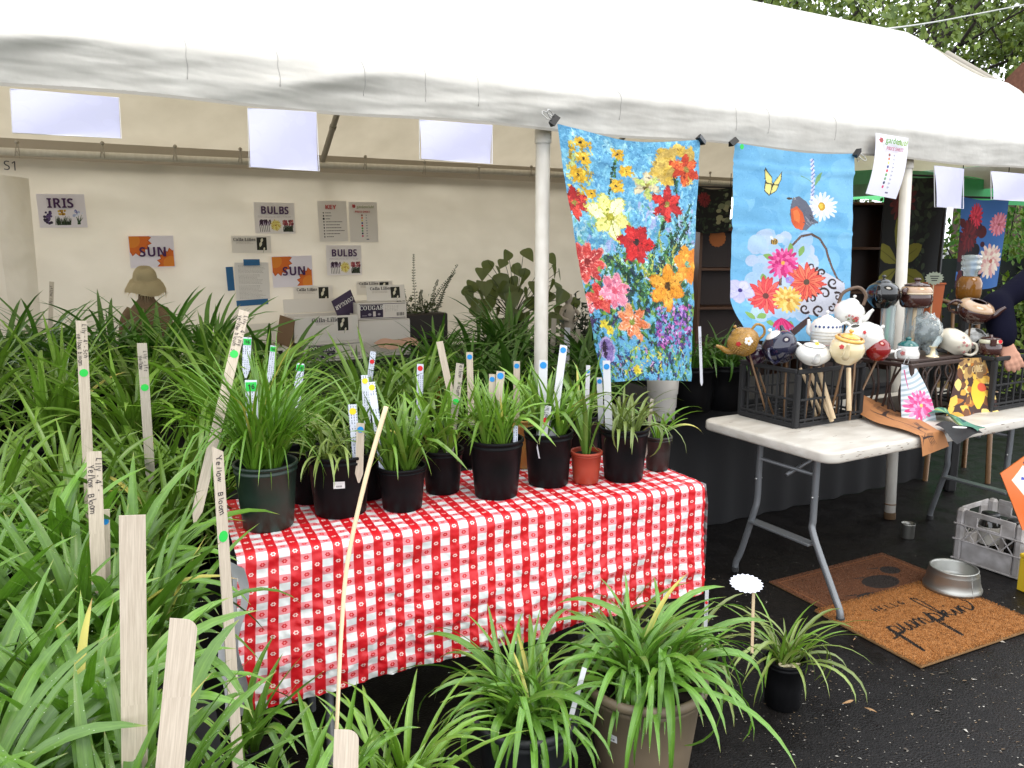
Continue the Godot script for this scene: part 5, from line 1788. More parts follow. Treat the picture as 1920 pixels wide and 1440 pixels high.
	# pots on the asphalt
	o = potted("large taupe planter with a rolled rim overflowing with long arching leaves", Vector3(0.388, 0.261, -2.120) * Vector3(1, 0, 1), 0.168, 0.125, 0.36, M.pot_taupe, "droop", 120, 0.28, 0.54, true, 6)
	foliage_into(o, Vector3(0, 0.31, 0), 0.08, "broad", 40, 0.22, 0.40, true, 3)
	sticker(o, Vector3(-0.105, 0.235, 0.112), 0.03, 0.022, -0.75, 0.1)
	part(o, "rolled_rim", lathe_mesh([[0.164, 0.336], [0.178, 0.336], [0.184, 0.345], [0.184, 0.355], [0.178, 0.364], [0.168, 0.364], [0.163, 0.358]], 48), M.pot_taupe)
	o = potted("wide black nursery tub with a barcode sticker and shaggy leaves, below the cloth hem", Vector3(0.037, 0.270, -1.990) * Vector3(1, 0, 1), 0.138, 0.105, 0.33, M.pot_grey, "droop", 120, 0.22, 0.46, true, 6)
	foliage_into(o, Vector3(0, 0.28, 0), 0.07, "day", 40, 0.2, 0.38, true, 3)
	sticker(o, Vector3(0.082, 0.19, 0.098), 0.028, 0.024, 0.65, 0.1)
	part(o, "rolled_rim", lathe_mesh([[0.134, 0.312], [0.146, 0.311], [0.150, 0.318], [0.150, 0.328], [0.146, 0.334], [0.138, 0.334], [0.133, 0.328]], 40), M.pot_grey)
	o = potted("small round black pot standing alone on the asphalt, sparse pale straps", Vector3(0.956, 0.000, -2.550), 0.070, 0.060, 0.176, M.pot_black, "pale", 30, 0.18, 0.40, true, 3)
	foliage_into(o, Vector3(-0.01, 0.15, 0), 0.03, "day", 16, 0.18, 0.36, true, 3)
	for k in 9:
		var bulb := part(o, "dry_stub", tube_mesh(curve([Vector3(R.randf_range(-0.03, 0.04), 0.15, R.randf_range(-0.02, 0.04)), Vector3(R.randf_range(-0.03, 0.05), 0.168, R.randf_range(0, 0.05)), Vector3(R.randf_range(-0.05, 0.06), 0.163, R.randf_range(0, 0.06))], 3), 0.005, 0.002, 6), mat("dry_stub", lin(0.62, 0.55, 0.36), 0.7))
	potted("pot behind the taupe planter with thin pale curling leaves", Vector3(0.635, 0.183, -2.550) * Vector3(1, 0, 1), 0.09, 0.075, 0.17, M.pot_black, "pale", 50, 0.2, 0.40, true, 4)
	potted("dark pot under the table edge behind the taupe planter", Vector3(0.364, 0.290, -2.500) * Vector3(1, 0, 1), 0.12, 0.09, 0.26, M.pot_black, "day", 46, 0.2, 0.4, true, 4)
	potted("loose daylily with three upright shoots beside the black tub", Vector3(-0.283, 0.408, -1.720) * Vector3(1, 0, 1), 0.11, 0.085, 0.30, M.pot_black, "day", 60, 0.2, 0.42, true, 3)
	potted("daylily on the ground at the folded white cloth edge", Vector3(-0.422, 0.521, -1.520) * Vector3(1, 0, 1), 0.11, 0.085, 0.36, M.pot_black, "broad", 44, 0.18, 0.38, true, 3)
	potted("daylily on the ground below the rounded stake tip", Vector3(-0.279, 0.543, -1.360) * Vector3(1, 0, 1), 0.11, 0.085, 0.36, M.pot_black, "broad", 40, 0.18, 0.34, true, 3)
	potted("daylily on the ground hugging the white folded cloth edge", Vector3(-0.589, 0.485, -1.500) * Vector3(1, 0, 1), 0.10, 0.085, 0.34, M.pot_black, "broad", 40, 0.2, 0.38, true, 3)
	potted("leafy daylily low down at the picture's lower edge, beside the rounded stakes", Vector3(-0.454, 0.590, -1.300) * Vector3(1, 0, 1), 0.1, 0.085, 0.40, M.pot_black, "broad", 50, 0.2, 0.4, true, 4)
	potted("dark pot with rim showing beside the white cloth edge", Vector3(-0.663, 0.526, -1.780) * Vector3(1, 0, 1), 0.085, 0.07, 0.40, M.pot_black, "broad", 14, 0.2, 0.34, true, 2)


func yellow_leaf() -> ImageTexture:
	var im := picture(48, 256, Color.WHITE)
	for y in 256:
		var s := 1.0 - y / 255.0
		for x in 48:
			var c := lin(0.13, 0.25, 0.04).lerp(lin(0.46, 0.42, 0.09), smoothstep(0.3, 0.75, s + 0.15 * absf(x - 24) / 24.0)).lerp(lin(0.36, 0.22, 0.08), smoothstep(0.9, 1.0, s))
			im.set_pixel(x, y, c)
	return texture(im)


# ---------------------------------------------------------------- plant stakes and tags
func stake(called: String, label: String, top: Vector3, foot: Vector3, w: float, m: Material, dot: Material, dot_at: float, words := [], shape := 0, twist := 0.0, t := 0.0022, extra := -1.0) -> Node3D:
	if extra < 0.0:
		extra = 0.2 if called == "plant_stake" else 0.06
	var d := (top - foot).normalized()
	var f2 := foot - d * extra
	var len := top.distance_to(f2)
	var z := (Vector3(0, 1.6, 0) - top)
	z = (z - d * z.dot(d)).normalized().rotated(d, twist)
	var o := thing(called, label, "plant label" if w > 0.004 else "stick", f2)
	o.basis = Basis(d.cross(z).normalized(), d, z)
	var h := w * 0.5
	var p := PackedVector2Array([Vector2(-h * 0.2, 0), Vector2(h * 0.2, 0), Vector2(h, w * 1.2)])
	if shape == 0:
		p.append_array([Vector2(h, len - w * 0.04), Vector2(-h, len)])
	elif shape == 1:
		for k in 7:
			var a := PI / 2 * k / 6.0
			p.append(Vector2(h - (1.0 - cos(a)) * h * 1.1, len - h * 1.0 + sin(a) * h * 0.9))
		p.append(Vector2(-h, len))
	else:
		p.append_array([Vector2(h, len - w * 0.5), Vector2(-h * 0.9, len)])
	p.append(Vector2(-h, w * 1.2))
	var st := begin(false)
	prism(st, p, -t * 0.5, t * 0.5)
	var body := part(o, "strip", stake_uv(st.commit(), len), m)
	if dot:
		var dm := part(o, "price_dot", disc_mesh(minf(h * 0.86, 0.009) if w < 0.021 else h * 0.8), dot, Vector3(0, len - dot_at, t * 0.5 + 0.0007))
	for s in words:
		handwriting(o, s[0], s[1], s[2], len - s[3] + s[0].length() * s[1] * 0.27, t * 0.5 + 0.0006)
	return o


func stake_uv(m: ArrayMesh, len: float) -> ArrayMesh:
	var a := m.surface_get_arrays(0)
	var v: PackedVector3Array = a[Mesh.ARRAY_VERTEX]
	var uv := PackedVector2Array()
	for q in v:
		uv.append(Vector2(q.x / 0.05 + 0.5, q.y / 0.3))
	var st := begin(false)
	for k in v.size():
		vtx(st, v[k], uv[k])
	return done(st)


func tag_mat(name_: String, seed_: int) -> StandardMaterial3D:
	var im := picture(64, 384, Color(0.84, 0.86, 0.92))
	var rr := RandomNumberGenerator.new()
	rr.seed = seed_
	for c in 4:
		for k in 30:
			if rr.randf() < 0.8:
				im.fill_rect(Rect2i(14 + c * 10, 20 + k * 11, 3, rr.randi_range(4, 9)), Color(0.45, 0.46, 0.55))
	var m := print_mat(im, 0.4)
	M[name_] = m
	return m


func stakes() -> void:
	var W: Material = M.wood_stake
	var P := tag_mat("tag_print", 3)
	var tl := "plant_stake"
	var tt := "plant_tag"
	stake(tl, "upright wooden stake lettered lily, yellow bloom, green dot, rising against the far daylilies", Vector3(-1.260, 1.383, -2.300), Vector3(-1.280, 0.957, -2.300), 0.029, W, M.dot_green, 0.155, [["Lily - 4' - 5ch", 0.015, 0.007, 0.075], ["yellow bloom", 0.015, -0.007, 0.09]], 0, 0.1)
	stake(tl, "shaded grey wooden stake with a green dot, behind the two lettered ones", Vector3(-1.230, 1.280, -2.600), Vector3(-1.235, 0.995, -2.600), 0.030, M.wood_stake_grey, M.dot_green, 0.15, [["Lily - 3ft", 0.015, 0.007, 0.07], ["yellow", 0.015, -0.007, 0.07]], 0, 0.1)
	stake(tl, "slanting wooden stake lettered yellow bloom with a green dot, below the blue tape", Vector3(-0.798, 1.408, -2.350), Vector3(-0.868, 1.009, -2.200), 0.029, W, M.dot_green, 0.135, [["Lily - 4' tiny", 0.015, 0.007, 0.075], ["yellow bloom 5ch", 0.015, -0.007, 0.085]], 0, -0.1)
	stake(tl, "wooden stake lettered lily 4' yellow bloom with slanted tip, nearer than the green-dotted ones", Vector3(-0.958, 1.135, -1.750), Vector3(-0.959, 0.845, -1.720), 0.031, W, null, 0.0, [["Lily - 4' -", 0.017, 0.008, 0.07], ["Yellow  Bloom", 0.017, -0.008, 0.095]], 0, 0.15)
	stake(tl, "narrow stake half behind the lily 4' stake, showing a blue dot", Vector3(-0.973, 0.979, -1.800), Vector3(-0.987, 0.796, -1.800), 0.022, W, M.dot_blue, 0.03)
	stake(tl, "edge-turned wooden stake lettered yellow bloom by the checked cloth corner, green dot low down", Vector3(-0.625, 1.182, -1.620), Vector3(-0.599, 0.595, -1.550), 0.030, W, M.dot_green, 0.195, [["Yellow   Bloom", 0.018, 0.0, 0.095]], 2, 0.75)
	stake(tl, "wide blank square-topped wooden stake standing close to the camera", Vector3(-0.565, 1.205, -1.120), Vector3(-0.575, 0.815, -1.080), 0.036, W, null, 0.0, [], 0)
	stake(tl, "blank stake with rounded corner leaning slightly, nearest the picture's lower edge", Vector3(-0.446, 1.101, -1.000), Vector3(-0.460, 0.902, -0.950), 0.036, W, null, 0.0, [], 1, 0.1)
	stake(tl, "blank round-cornered stake tip poking up below the thin long stick", Vector3(-0.231, 0.935, -1.000), Vector3(-0.231, 0.872, -0.980), 0.034, W, null, 0.0, [], 1, 0.1)
	# the long thin stick in front of the cloth
	var o := thing("long_stick", "long thin pale stick leaning up across the checked tablecloth", "stick", Vector3(-0.368, 0.628, -1.500))
	var pts := [Vector3(-0.369, 0.549, -1.480), Vector3(-0.365, 0.634, -1.500), Vector3(-0.377, 0.764, -1.620), Vector3(-0.379, 0.884, -1.720), Vector3(-0.344, 1.057, -1.780), Vector3(-0.300, 1.221, -1.840)]
	var pp := []
	for q in pts:
		pp.append(q - o.position)
	part(o, "strip", tube_mesh(curve(pp), 0.0046, 0.0072, 8, 0.6), M.bamboo)
	# printed and dotted tags among the pots
	stake(tt, "white printed tag with a yellow dot in the stickered pot", Vector3(-0.489, 1.121, -2.360), Vector3(-0.479, 0.932, -2.360), 0.026, P, M.dot_yellow, 0.022)
	stake(tt, "wooden tag with a blue dot in the stickered pot", Vector3(-0.459, 1.069, -2.330), Vector3(-0.467, 0.941, -2.330), 0.024, W, M.dot_blue, 0.02)
	stake(tt, "white printed tag with a yellow dot, upper of the pair behind the thin stick", Vector3(-0.493, 1.172, -2.600), Vector3(-0.483, 0.907, -2.580), 0.024, P, M.dot_yellow, 0.02)
	stake(tt, "tall slanting white printed tag with a yellow dot, touching the thin stick", Vector3(-0.447, 1.173, -2.460), Vector3(-0.408, 0.880, -2.420), 0.024, P, M.dot_yellow, 0.018)
	stake(tt, "white printed tag with a red dot farther back behind the yellow-dotted ones", Vector3(-0.586, 1.158, -3.300), Vector3(-0.608, 1.018, -3.300), 0.024, P, M.dot_red, 0.044)
	stake(tt, "upright white printed tag with a red dot on top, next to the painted pot", Vector3(-0.365, 1.135, -3.100), Vector3(-0.375, 0.878, -3.100), 0.026, P, M.dot_red, 0.018)
	stake(tl, "grey wooden stake lettered yellow bloom with a green dot in the set-back black pot", Vector3(-0.173, 1.212, -2.600), Vector3(-0.213, 0.888, -2.580), 0.026, M.wood_stake_grey, M.dot_green, 0.13, [["Yellow  Bloom", 0.017, 0.004, 0.06]], 0, 0.2)
	stake(tt, "wooden tag with a blue dot, standing tallest beside the grey lettered stake", Vector3(-0.158, 1.209, -2.900), Vector3(-0.153, 0.946, -2.900), 0.024, W, M.dot_blue, 0.018)
	stake(tt, "wooden tag with a blue dot just before the middle tent pole", Vector3(0.018, 1.175, -2.900), Vector3(0.016, 0.966, -2.900), 0.024, W, M.dot_blue, 0.018)
	stake(tt, "low wooden tag with a blue dot, the bigger of a close pair", Vector3(-0.038, 1.182, -2.620), Vector3(-0.054, 0.939, -2.600), 0.028, W, M.dot_blue, 0.016)
	stake(tt, "low wooden tag with a blue dot, the slimmer of a close pair", Vector3(-0.067, 1.169, -2.640), Vector3(-0.073, 0.934, -2.620), 0.022, W, M.dot_blue, 0.018)
	stake(tt, "white tag with a blue dot in front of the middle tent pole", Vector3(0.110, 1.205, -2.720), Vector3(0.101, 0.943, -2.700), 0.030, M.plastic_white, M.dot_blue, 0.018)
	stake(tt, "leaning white tag with a blue dot just past the middle tent pole", Vector3(0.182, 1.254, -2.750), Vector3(0.143, 0.952, -2.700), 0.026, M.plastic_white, M.dot_blue, 0.018)
	stake(tt, "short white tag with black writing and a red dot beside the red pot", Vector3(0.120, 1.062, -2.630), Vector3(0.103, 0.935, -2.630), 0.030, M.plastic_white, M.dot_red, 0.055, [["wild red", 0.013, 0.004, 0.022], ["to 2ft", 0.012, -0.007, 0.02]])
	stake(tt, "tiny white tag at the rim of the fourth black pot", Vector3(0.012, 1.012, -2.540), Vector3(0.011, 0.927, -2.540), 0.015, P, null, 0.0)
	stake(tt, "tall white tag with a blue dot by the lily banner's lower corner", Vector3(0.334, 1.198, -2.760), Vector3(0.349, 0.904, -2.740), 0.026, M.plastic_white, M.dot_blue, 0.022)
	stake(tt, "short white tag with a blue dot tucked under the tall one by the banner", Vector3(0.315, 1.130, -2.800), Vector3(0.322, 1.008, -2.800), 0.020, M.plastic_white, M.dot_blue, 0.014)
	stake(tt, "small tag with a blue dot behind the red pot's tall straps", Vector3(0.289, 1.152, -2.950), Vector3(0.287, 1.039, -2.950), 0.016, M.plastic_white, M.dot_blue, 0.024)
	stake(tt, "blank wooden tag leaning in the painted orange pot", Vector3(-0.278, 1.237, -3.000), Vector3(-0.247, 1.081, -3.000), 0.026, W, null, 0.0)
	stake(tt, "grey narrow tag at the small brown corner pot", Vector3(0.519, 1.040, -2.860), Vector3(0.504, 0.873, -2.860), 0.013, M.wood_stake_grey, null, 0.0)
	stake(tt, "white tag under the pale statue, middle of three", Vector3(0.325, 1.125, -4.600), Vector3(0.321, 0.917, -4.600), 0.034, M.plastic_white, null, 0.0)
	stake(tt, "grey-white tag under the pale statue, nearest the lily banner", Vector3(0.396, 1.105, -4.700), Vector3(0.395, 0.934, -4.700), 0.028, M.wood_stake_grey, null, 0.0)
	stake(tt, "grey tag beside the middle pole below the climber's leaves", Vector3(0.257, 1.160, -4.800), Vector3(0.249, 0.986, -4.800), 0.03, M.wood_stake_grey, null, 0.0)
	stake(tt, "thin white tag in the ribbed pot by the banner edge", Vector3(0.884, 1.223, -3.700), Vector3(0.901, 0.999, -3.700), 0.013, M.plastic_white, null, 0.0, [["111 111 1", 0.012, 0.0, 0.08]])
	stake(tt, "faint lettered tag among the far leaves by the wall corner", Vector3(-2.437, 1.410, -4.200), Vector3(-2.464, 1.206, -4.200), 0.022, W, null, 0.0, [["yellow lily", 0.018, 0.0, 0.08]])
	for g in [[Vector3(-0.774, 1.207, -2.300), Vector3(-0.772, 0.971, -2.280), 0.034, "green-topped white price tag in the grassy pot, lowest of four"], [Vector3(-1.013, 1.253, -3.000), Vector3(-1.023, 1.154, -3.000), 0.03, "green-topped white price tag touching the slanting stake"], [Vector3(-0.945, 1.208, -3.100), Vector3(-0.960, 1.118, -3.100), 0.024, "small green-topped white price tag beside the box flap"], [Vector3(-0.759, 1.182, -2.800), Vector3(-0.776, 1.077, -2.800), 0.028, "green-topped white price tag between the grassy pot and the boxes"]]:
		var s := stake(tt, g[3], g[0], g[1], g[2], P, null, 0.0)
		var gm := part(s, "green_sticker", box_mesh(Vector3(g[2] * 0.92, g[2] * 0.8, 0.0012), 0.0002), M.dot_green, Vector3(0, g[0].distance_to(g[1]) + 0.06 - g[2] * 0.6, 0.0018))
		lettering(s, "16", g[2] * 0.55, Vector3(0, g[0].distance_to(g[1]) + 0.06 - g[2] * 0.6, 0.0032), M.ink, 0.0, "Droid Sans", 700)
	# zigzag edged star label by the small round pot
	o = thing("star_label", "white zigzag-edged oval price label on a thin post by the small round pot", "plant label", Vector3(0.797, 0.265, -2.420))
	var top := Vector3(0.790, 0.506, -2.420) - o.position
	part(o, "post", bar_mesh(Vector3.ZERO, top, 0.010, 0.003), M.bamboo)
	var sp := PackedVector2Array()
	for k in 40:
		var r := 1.0 if k % 2 else 0.88
		sp.append(Vector2(cos(TAU * k / 40) * 0.056 * r, sin(TAU * k / 40) * 0.036 * r))
	var star := part(o, "star", prism_mesh(sp, 0.0016), M.paper, top + Vector3(-0.026, 0.008, 0.006))
	star.rotation = Vector3(-0.95, 0.05, -0.12)
	for k in 5:
		var sc := tube_mesh(curve([Vector3(-0.018 + k * 0.006, 0.004 * (k % 2), 0.0014), Vector3(-0.012 + k * 0.006, -0.006 * (k % 2), 0.0014), Vector3(-0.006 + k * 0.006, 0.004, 0.0014)], 3), 0.0007, -1.0, 4)
		part(star, "ink_line", sc, M.wood_stake_grey)
	stake(tt, "white tag with a red mark hanging beside the cloth's corner edge", Vector3(0.646, 0.481, -2.450), Vector3(0.647, 0.306, -2.450), 0.012, M.plastic_white, M.dot_red, 0.05, [["11 11", 0.010, 0.0, 0.1]])
	stake(tt, "white tag leaning at the taupe planter's rim", Vector3(0.200, 0.454, -2.000), Vector3(0.176, 0.373, -1.980), 0.014, M.plastic_white, null, 0.0)


# ---------------------------------------------------------------- teapots, crates, cartons
func glaze(called: String, c: Color, rough := 0.12) -> StandardMaterial3D:
	var m := mat(called, c, rough)
	m.clearcoat_enabled = true
	m.clearcoat = 0.6
	m.clearcoat_roughness = 0.06
	return m


func blossom(o: Node3D, at: Vector3, r: float, c: Material, eye: Material, n: Vector3) -> void:
	# a small painted-on raised flower
	at *= o.get_meta("swell", 1.0)
	var x := n.cross(Vector3.UP).normalized()
	var y := x.cross(n)
	var sp := SphereMesh.new()
	sp.radius = 1.0
	sp.height = 2.0
	sp.radial_segments = 10
	sp.rings = 5
	for k in 5:
		var a := TAU * k / 5
		var q := part(o, "petal", sp, c, at + (x * cos(a) + y * sin(a)) * r * 0.6)
		q.basis = Basis(x, y, n) * Basis.from_scale(Vector3(r * 0.45, r * 0.45, 0.0012))
	var e := part(o, "petal", sp, eye, at)
	e.basis = Basis(x, y, n) * Basis.from_scale(Vector3(r * 0.3, r * 0.3, 0.002))


func teapot(label: String, at: Vector3, r: float, body: Material, lid: Material, o2 := {}) -> Node3D:
	var o := thing("teapot", label, "teapot", at, o2.get("turn", 0.0))
	o.set_meta("swell", 1.085)
	if o2.has("tilt"):
		o.rotation = Vector3(o2.tilt.x, o2.get("turn", 0.0), o2.tilt.y)
	var sq: float = o2.get("flat", 1.0)
	var prof := []
	for q in o2.get("profile", [[0.0, -0.84], [0.5, -0.84], [0.54, -0.8], [0.56, -0.76], [0.78, -0.55], [0.95, -0.25], [1.0, 0.05], [0.95, 0.33], [0.8, 0.56], [0.6, 0.7], [0.46, 0.76], [0.44, 0.79], [0.40, 0.79], [0.38, 0.74]]):
		prof.append([q[0] * r, q[1] * r * sq])
	part(o, "body", lathe_mesh(prof, 32), body)
	if lid:
		var lp := []
		for q in [[0.43, 0.76], [0.45, 0.79], [0.43, 0.82], [0.30, 0.92], [0.14, 0.98], [0.06, 1.0], [0.05, 1.04], [0.11, 1.10], [0.12, 1.16], [0.08, 1.22], [0.0, 1.24]]:
			lp.append([q[0] * r * o2.get("lid_w", 1.0), q[1] * r * sq])
		part(o, "lid", lathe_mesh(lp, 24), lid)
	var a: float = o2.get("spout", 0.0)
	if a > -90.0:
		var d := Vector3(cos(a), 0, sin(a))
		var s0: float = o2.get("spout_len", 1.0)
		var sp := part(o, "spout", tube_mesh(curve([d * r * 0.75 + Vector3(0, -0.25 * r * sq, 0), d * r * 1.15 + Vector3(0, -0.05 * r * sq, 0), d * r * (1.1 + 0.28 * s0) + Vector3(0, 0.35 * r * sq, 0), d * r * (1.1 + 0.5 * s0) + Vector3(0, 0.66 * r * sq, 0)]), r * 0.26, r * 0.085, 12), o2.get("spout_mat", body))
		if o2.get("handle", true):
			var h: Vector3 = -d.rotated(Vector3.UP, o2.get("handle_turn", 0.0))
			part(o, "handle", tube_mesh(curve([h * r * 0.86 + Vector3(0, 0.42 * r * sq, 0), h * r * 1.25 + Vector3(0, 0.55 * r * sq, 0), h * r * 1.55 + Vector3(0, 0.2 * r * sq, 0), h * r * 1.4 + Vector3(0, -0.25 * r * sq, 0), h * r * 0.9 + Vector3(0, -0.42 * r * sq, 0)]), r * 0.085, -1.0, 10), o2.get("handle_mat", body))
	if o2.has("foot"):
		# the dowel that carries it in the crate
		var top := Vector3(0, -r * 0.8 * sq, 0)
		var foot: Vector3 = o.transform.affine_inverse() * Vector3(at.x + o2.foot.x, o2.foot.y, at.z + o2.foot.z)
		part(o, "dowel", tube_mesh([top, foot], 0.005, -1.0, 8), M.chair_wood)
	return o


func crate(called: String, label: String, at: Vector3, turn: float, w: float, d: float, h: float, m: Material, nx: int, nd: int, ny: int, t := 0.007) -> Node3D:
	var o := thing(called, label, "crate", at, turn)
	var st := begin(false)
	for s in [-1.0, 1.0]:
		bar(st, Vector3(-w / 2, h, s * d / 2), Vector3(w / 2, h, s * d / 2), 0.022, 0.014)
		bar(st, Vector3(s * w / 2, h, -d / 2 + 0.008), Vector3(s * w / 2, h, d / 2 - 0.008), 0.022, 0.014)
	part(o, "rim", done(st), m)
	for sx in [-1.0, 1.0]:
		for sz in [-1.0, 1.0]:
			part(o, "corner_post", box_mesh(Vector3(0.026, h - 0.012, 0.026), 0.004), m, Vector3(sx * (w / 2 - 0.009), h / 2 - 0.004, sz * (d / 2 - 0.009)))
	for s in [[0, 1.0], [0, -1.0], [1, 1.0], [1, -1.0]]:
		st = begin(false)
		var ln: float = w if s[0] == 0 else d
		var n: int = nx if s[0] == 0 else nd
		for k in range(1, n):
			var q := -ln / 2 + ln * k / n
			var a := Vector3(q, 0.0, s[1] * d / 2) if s[0] == 0 else Vector3(s[1] * w / 2, 0.0, q)
			bar(st, a + Vector3(0, 0.01, 0), a + Vector3(0, h - 0.006, 0), t, t * 0.8)
		for k in ny:
			var y: float = [0.012, 0.14, 0.5, 0.07, 0.3, 0.75][k] * (h if k else 1.0)
			var a := Vector3(-ln / 2 + 0.02, y, s[1] * (d / 2 + 0.001)) if s[0] == 0 else Vector3(s[1] * (w / 2 + 0.001), y, -ln / 2 + 0.02)
			var b := Vector3(ln / 2 - 0.02, y, s[1] * (d / 2 + 0.001)) if s[0] == 0 else Vector3(s[1] * (w / 2 + 0.001), y, ln / 2 - 0.02)
			bar(st, a, b, t * (1.8 if k == 0 else 1.0), t)
		part(o, "side_lattice", done(st), m)
	st = begin(false)
	for k in range(0, nx + 1):
		bar(st, Vector3(-w / 2 + w * k / nx, 0.006, -d / 2 + 0.01), Vector3(-w / 2 + w * k / nx, 0.006, d / 2 - 0.01), 0.02, 0.006)
	for k in range(1, nd):
		bar(st, Vector3(-w / 2 + 0.01, 0.0065, -d / 2 + d * k / nd), Vector3(w / 2 - 0.01, 0.0065, -d / 2 + d * k / nd), 0.02, 0.006)
	part(o, "base_lattice", done(st), m)
	return o


func carton(label: String, at: Vector3, w: float, d: float, h: float, turn: float, open := true, side: Material = null) -> Node3D:
	var o := thing("carton", label, "box", at, turn)
	var t := 0.006
	for s in [-1.0, 1.0]:
		part(o, "side_panel", box_mesh(Vector3(w, h, t), 0.001), side if side else M.card_white, Vector3(0, h / 2, s * (d / 2 - t / 2)))
		part(o, "side_panel", box_mesh(Vector3(t, h - 0.001, d - 2 * t - 0.001), 0.001), M.card_white, Vector3(s * (w / 2 - t / 2), h / 2, 0))
	part(o, "base_panel", box_mesh(Vector3(w - 2 * t - 0.002, t, d - 2 * t - 0.002), 0.001), M.card_brown, Vector3(0, t / 2 + 0.001, 0))
	if not open:
		part(o, "lid_panel", box_mesh(Vector3(w - 0.004, t, d - 0.004), 0.001), M.card_white, Vector3(0, h + t / 2 + 0.001, 0))
	return o


func facing(o: Node3D, w: float, h: float, m: Material, at: Vector3) -> MeshInstance3D:
	return part(o, "printed_label", flat_sheet(w, h, 0.0), m, at)


func wares() -> void:
	var cp := print_mat(calla_print())
	var gp := print_mat(cougar_print())
	# cartons on the rear bench
	var y0 := 0.782
	var o := carton("low white carton with a purple printed label, under the open calla lilies carton", Vector3(-1.345, 0.867, -5.733) * Vector3(1, 0, 1) + Vector3(0, y0, 0), 0.44, 0.3, 0.135, YAW, false)
	facing(o, 0.40, 0.115, gp, Vector3(0.0, 0.068, 0.153))
	lettering(o, "COUGAR", 0.042, Vector3(-0.09, 0.09, 0.1545), M.white_ink, 0.0, "Droid Serif", 700)
	o = carton("open white carton labelled calla lilies, standing on the low purple-labelled one", Vector3(-1.389, 0.909, -5.709) * Vector3(1, 0, 1) + Vector3(0, y0 + 0.143, 0), 0.46, 0.3, 0.18, YAW)
	facing(o, 0.30, 0.125, cp, Vector3(0.04, 0.115, 0.153))
	lettering(o, "Calla-Lilies", 0.038, Vector3(0.0, 0.152, 0.1545), M.ink, 0.0, "Droid Serif", 700)
	var fl := part(o, "flap", box_mesh(Vector3(0.45, 0.10, 0.004), 0.001), M.card_white, Vector3(0, 0.235, -0.16))
	fl.rotation.x = -0.18
	o = carton("plain white carton under the purple-labelled one in the taller stack", Vector3(-1.020, 0.835, -5.982) * Vector3(1, 0, 1) + Vector3(0, y0, 0), 0.40, 0.30, 0.265, YAW, false)
	o = carton("white carton with a purple printed label and open lid, topmost of the taller stack", Vector3(-1.030, 0.877, -5.976) * Vector3(1, 0, 1) + Vector3(0, y0 + 0.275, 0), 0.38, 0.28, 0.125, YAW)
	facing(o, 0.37, 0.118, gp, Vector3(0.0, 0.062, 0.1425))
	lettering(o, "COUGAR", 0.042, Vector3(-0.085, 0.087, 0.144), M.white_ink, 0.0, "Droid Serif", 700)
	var ln := part(o, "lid_panel", box_mesh(Vector3(0.30, 0.12, 0.005), 0.001), M.card_white, Vector3(0.045, 0.19, 0.10))
	ln.rotation.x = -0.15
	var lf := part(ln, "printed_label", flat_sheet(0.28, 0.11, 0.0), cp, Vector3(0, 0, 0.004))
	lettering(ln, "Calla Lilies", 0.030, Vector3(-0.04, 0.035, 0.0055), M.ink, 0.0, "Droid Serif", 700)
	var sl := part(o, "purple_flap", box_mesh(Vector3(0.19, 0.125, 0.005), 0.001), M.label_purple, Vector3(-0.265, 0.125, 0.06))
	sl.rotation = Vector3(0.0, 0.35, 0.42)
	var lt := lettering(o, "COUGAR", 0.04, Vector3(-0.265, 0.125, 0.066), M.white_ink, 0.0, "Droid Serif", 700, 0.9)
	lt.transform = sl.transform * Transform3D(Basis.from_euler(Vector3(0, 0, PI)), Vector3(0, 0, 0.0035))
	sl = part(o, "purple_flap", box_mesh(Vector3(0.16, 0.10, 0.005), 0.001), M.label_purple, Vector3(-0.235, 0.02, 0.05))
	sl.rotation = Vector3(0.0, 0.35, 0.42)
	# the older carton farther along with a bent-up flap
	o = carton("battered open carton with a bent-up brown flap below the blue tape", Vector3(-1.815, 0.888, -5.427) * Vector3(1, 0, 1) + Vector3(0, y0, 0), 0.46, 0.32, 0.12, YAW)
	facing(o, 0.34, 0.11, cp, Vector3(0.05, 0.06, 0.163))
	lettering(o, "Calla Lilies", 0.030, Vector3(0.01, 0.095, 0.1645), M.ink, 0.0, "Droid Serif", 700)
	fl = part(o, "flap", box_mesh(Vector3(0.44, 0.15, 0.004), 0.001), M.card_white, Vector3(0, 0.20, -0.10))
	fl.rotation.x = -0.45
	fl = part(o, "flap", box_mesh(Vector3(0.004, 0.20, 0.20), 0.001), M.card_brown, Vector3(0.24, 0.22, 0.02))
	fl.rotation = Vector3(0.12, 0.3, -0.14)
	fl = part(o, "flap", box_mesh(Vector3(0.004, 0.16, 0.16), 0.001), M.card_brown, Vector3(0.28, 0.18, 0.0))
	fl.rotation = Vector3(0.1, 0.9, -0.05)
	# draped pink cloth
	single("pink_cloth", sheet(24, 12, func(u: float, v: float): return Vector3((u - 0.5) * 0.34, 0.03 * sin(u * PI) * (1 - v * 0.7) + 0.014 * sin(u * 9.0 + v * 2.0) - 0.03 * v, (v - 0.5) * 0.13)), mat("pink_cloth", lin(0.52, 0.33, 0.26), 0.8), "small crumpled pink cloth lying at the foot of the white cartons", "cloth", Vector3(-0.822, 0.900, -5.692), YAW)
	# scarecrow with straw hat
	var sc := thing("scarecrow", "burlap scarecrow in a frayed straw hat rising from the daylilies", "scarecrow", Vector3(-2.335, 0.989, -5.047) * Vector3(1, 0, 1) + Vector3(0, 0.5, 0), YAW - 0.5)
	var hy: float = Vector3(-2.318, 1.263, -5.057).y - 0.5
	var bm := mat("burlap", Color(1, 1, 1), 0.95)
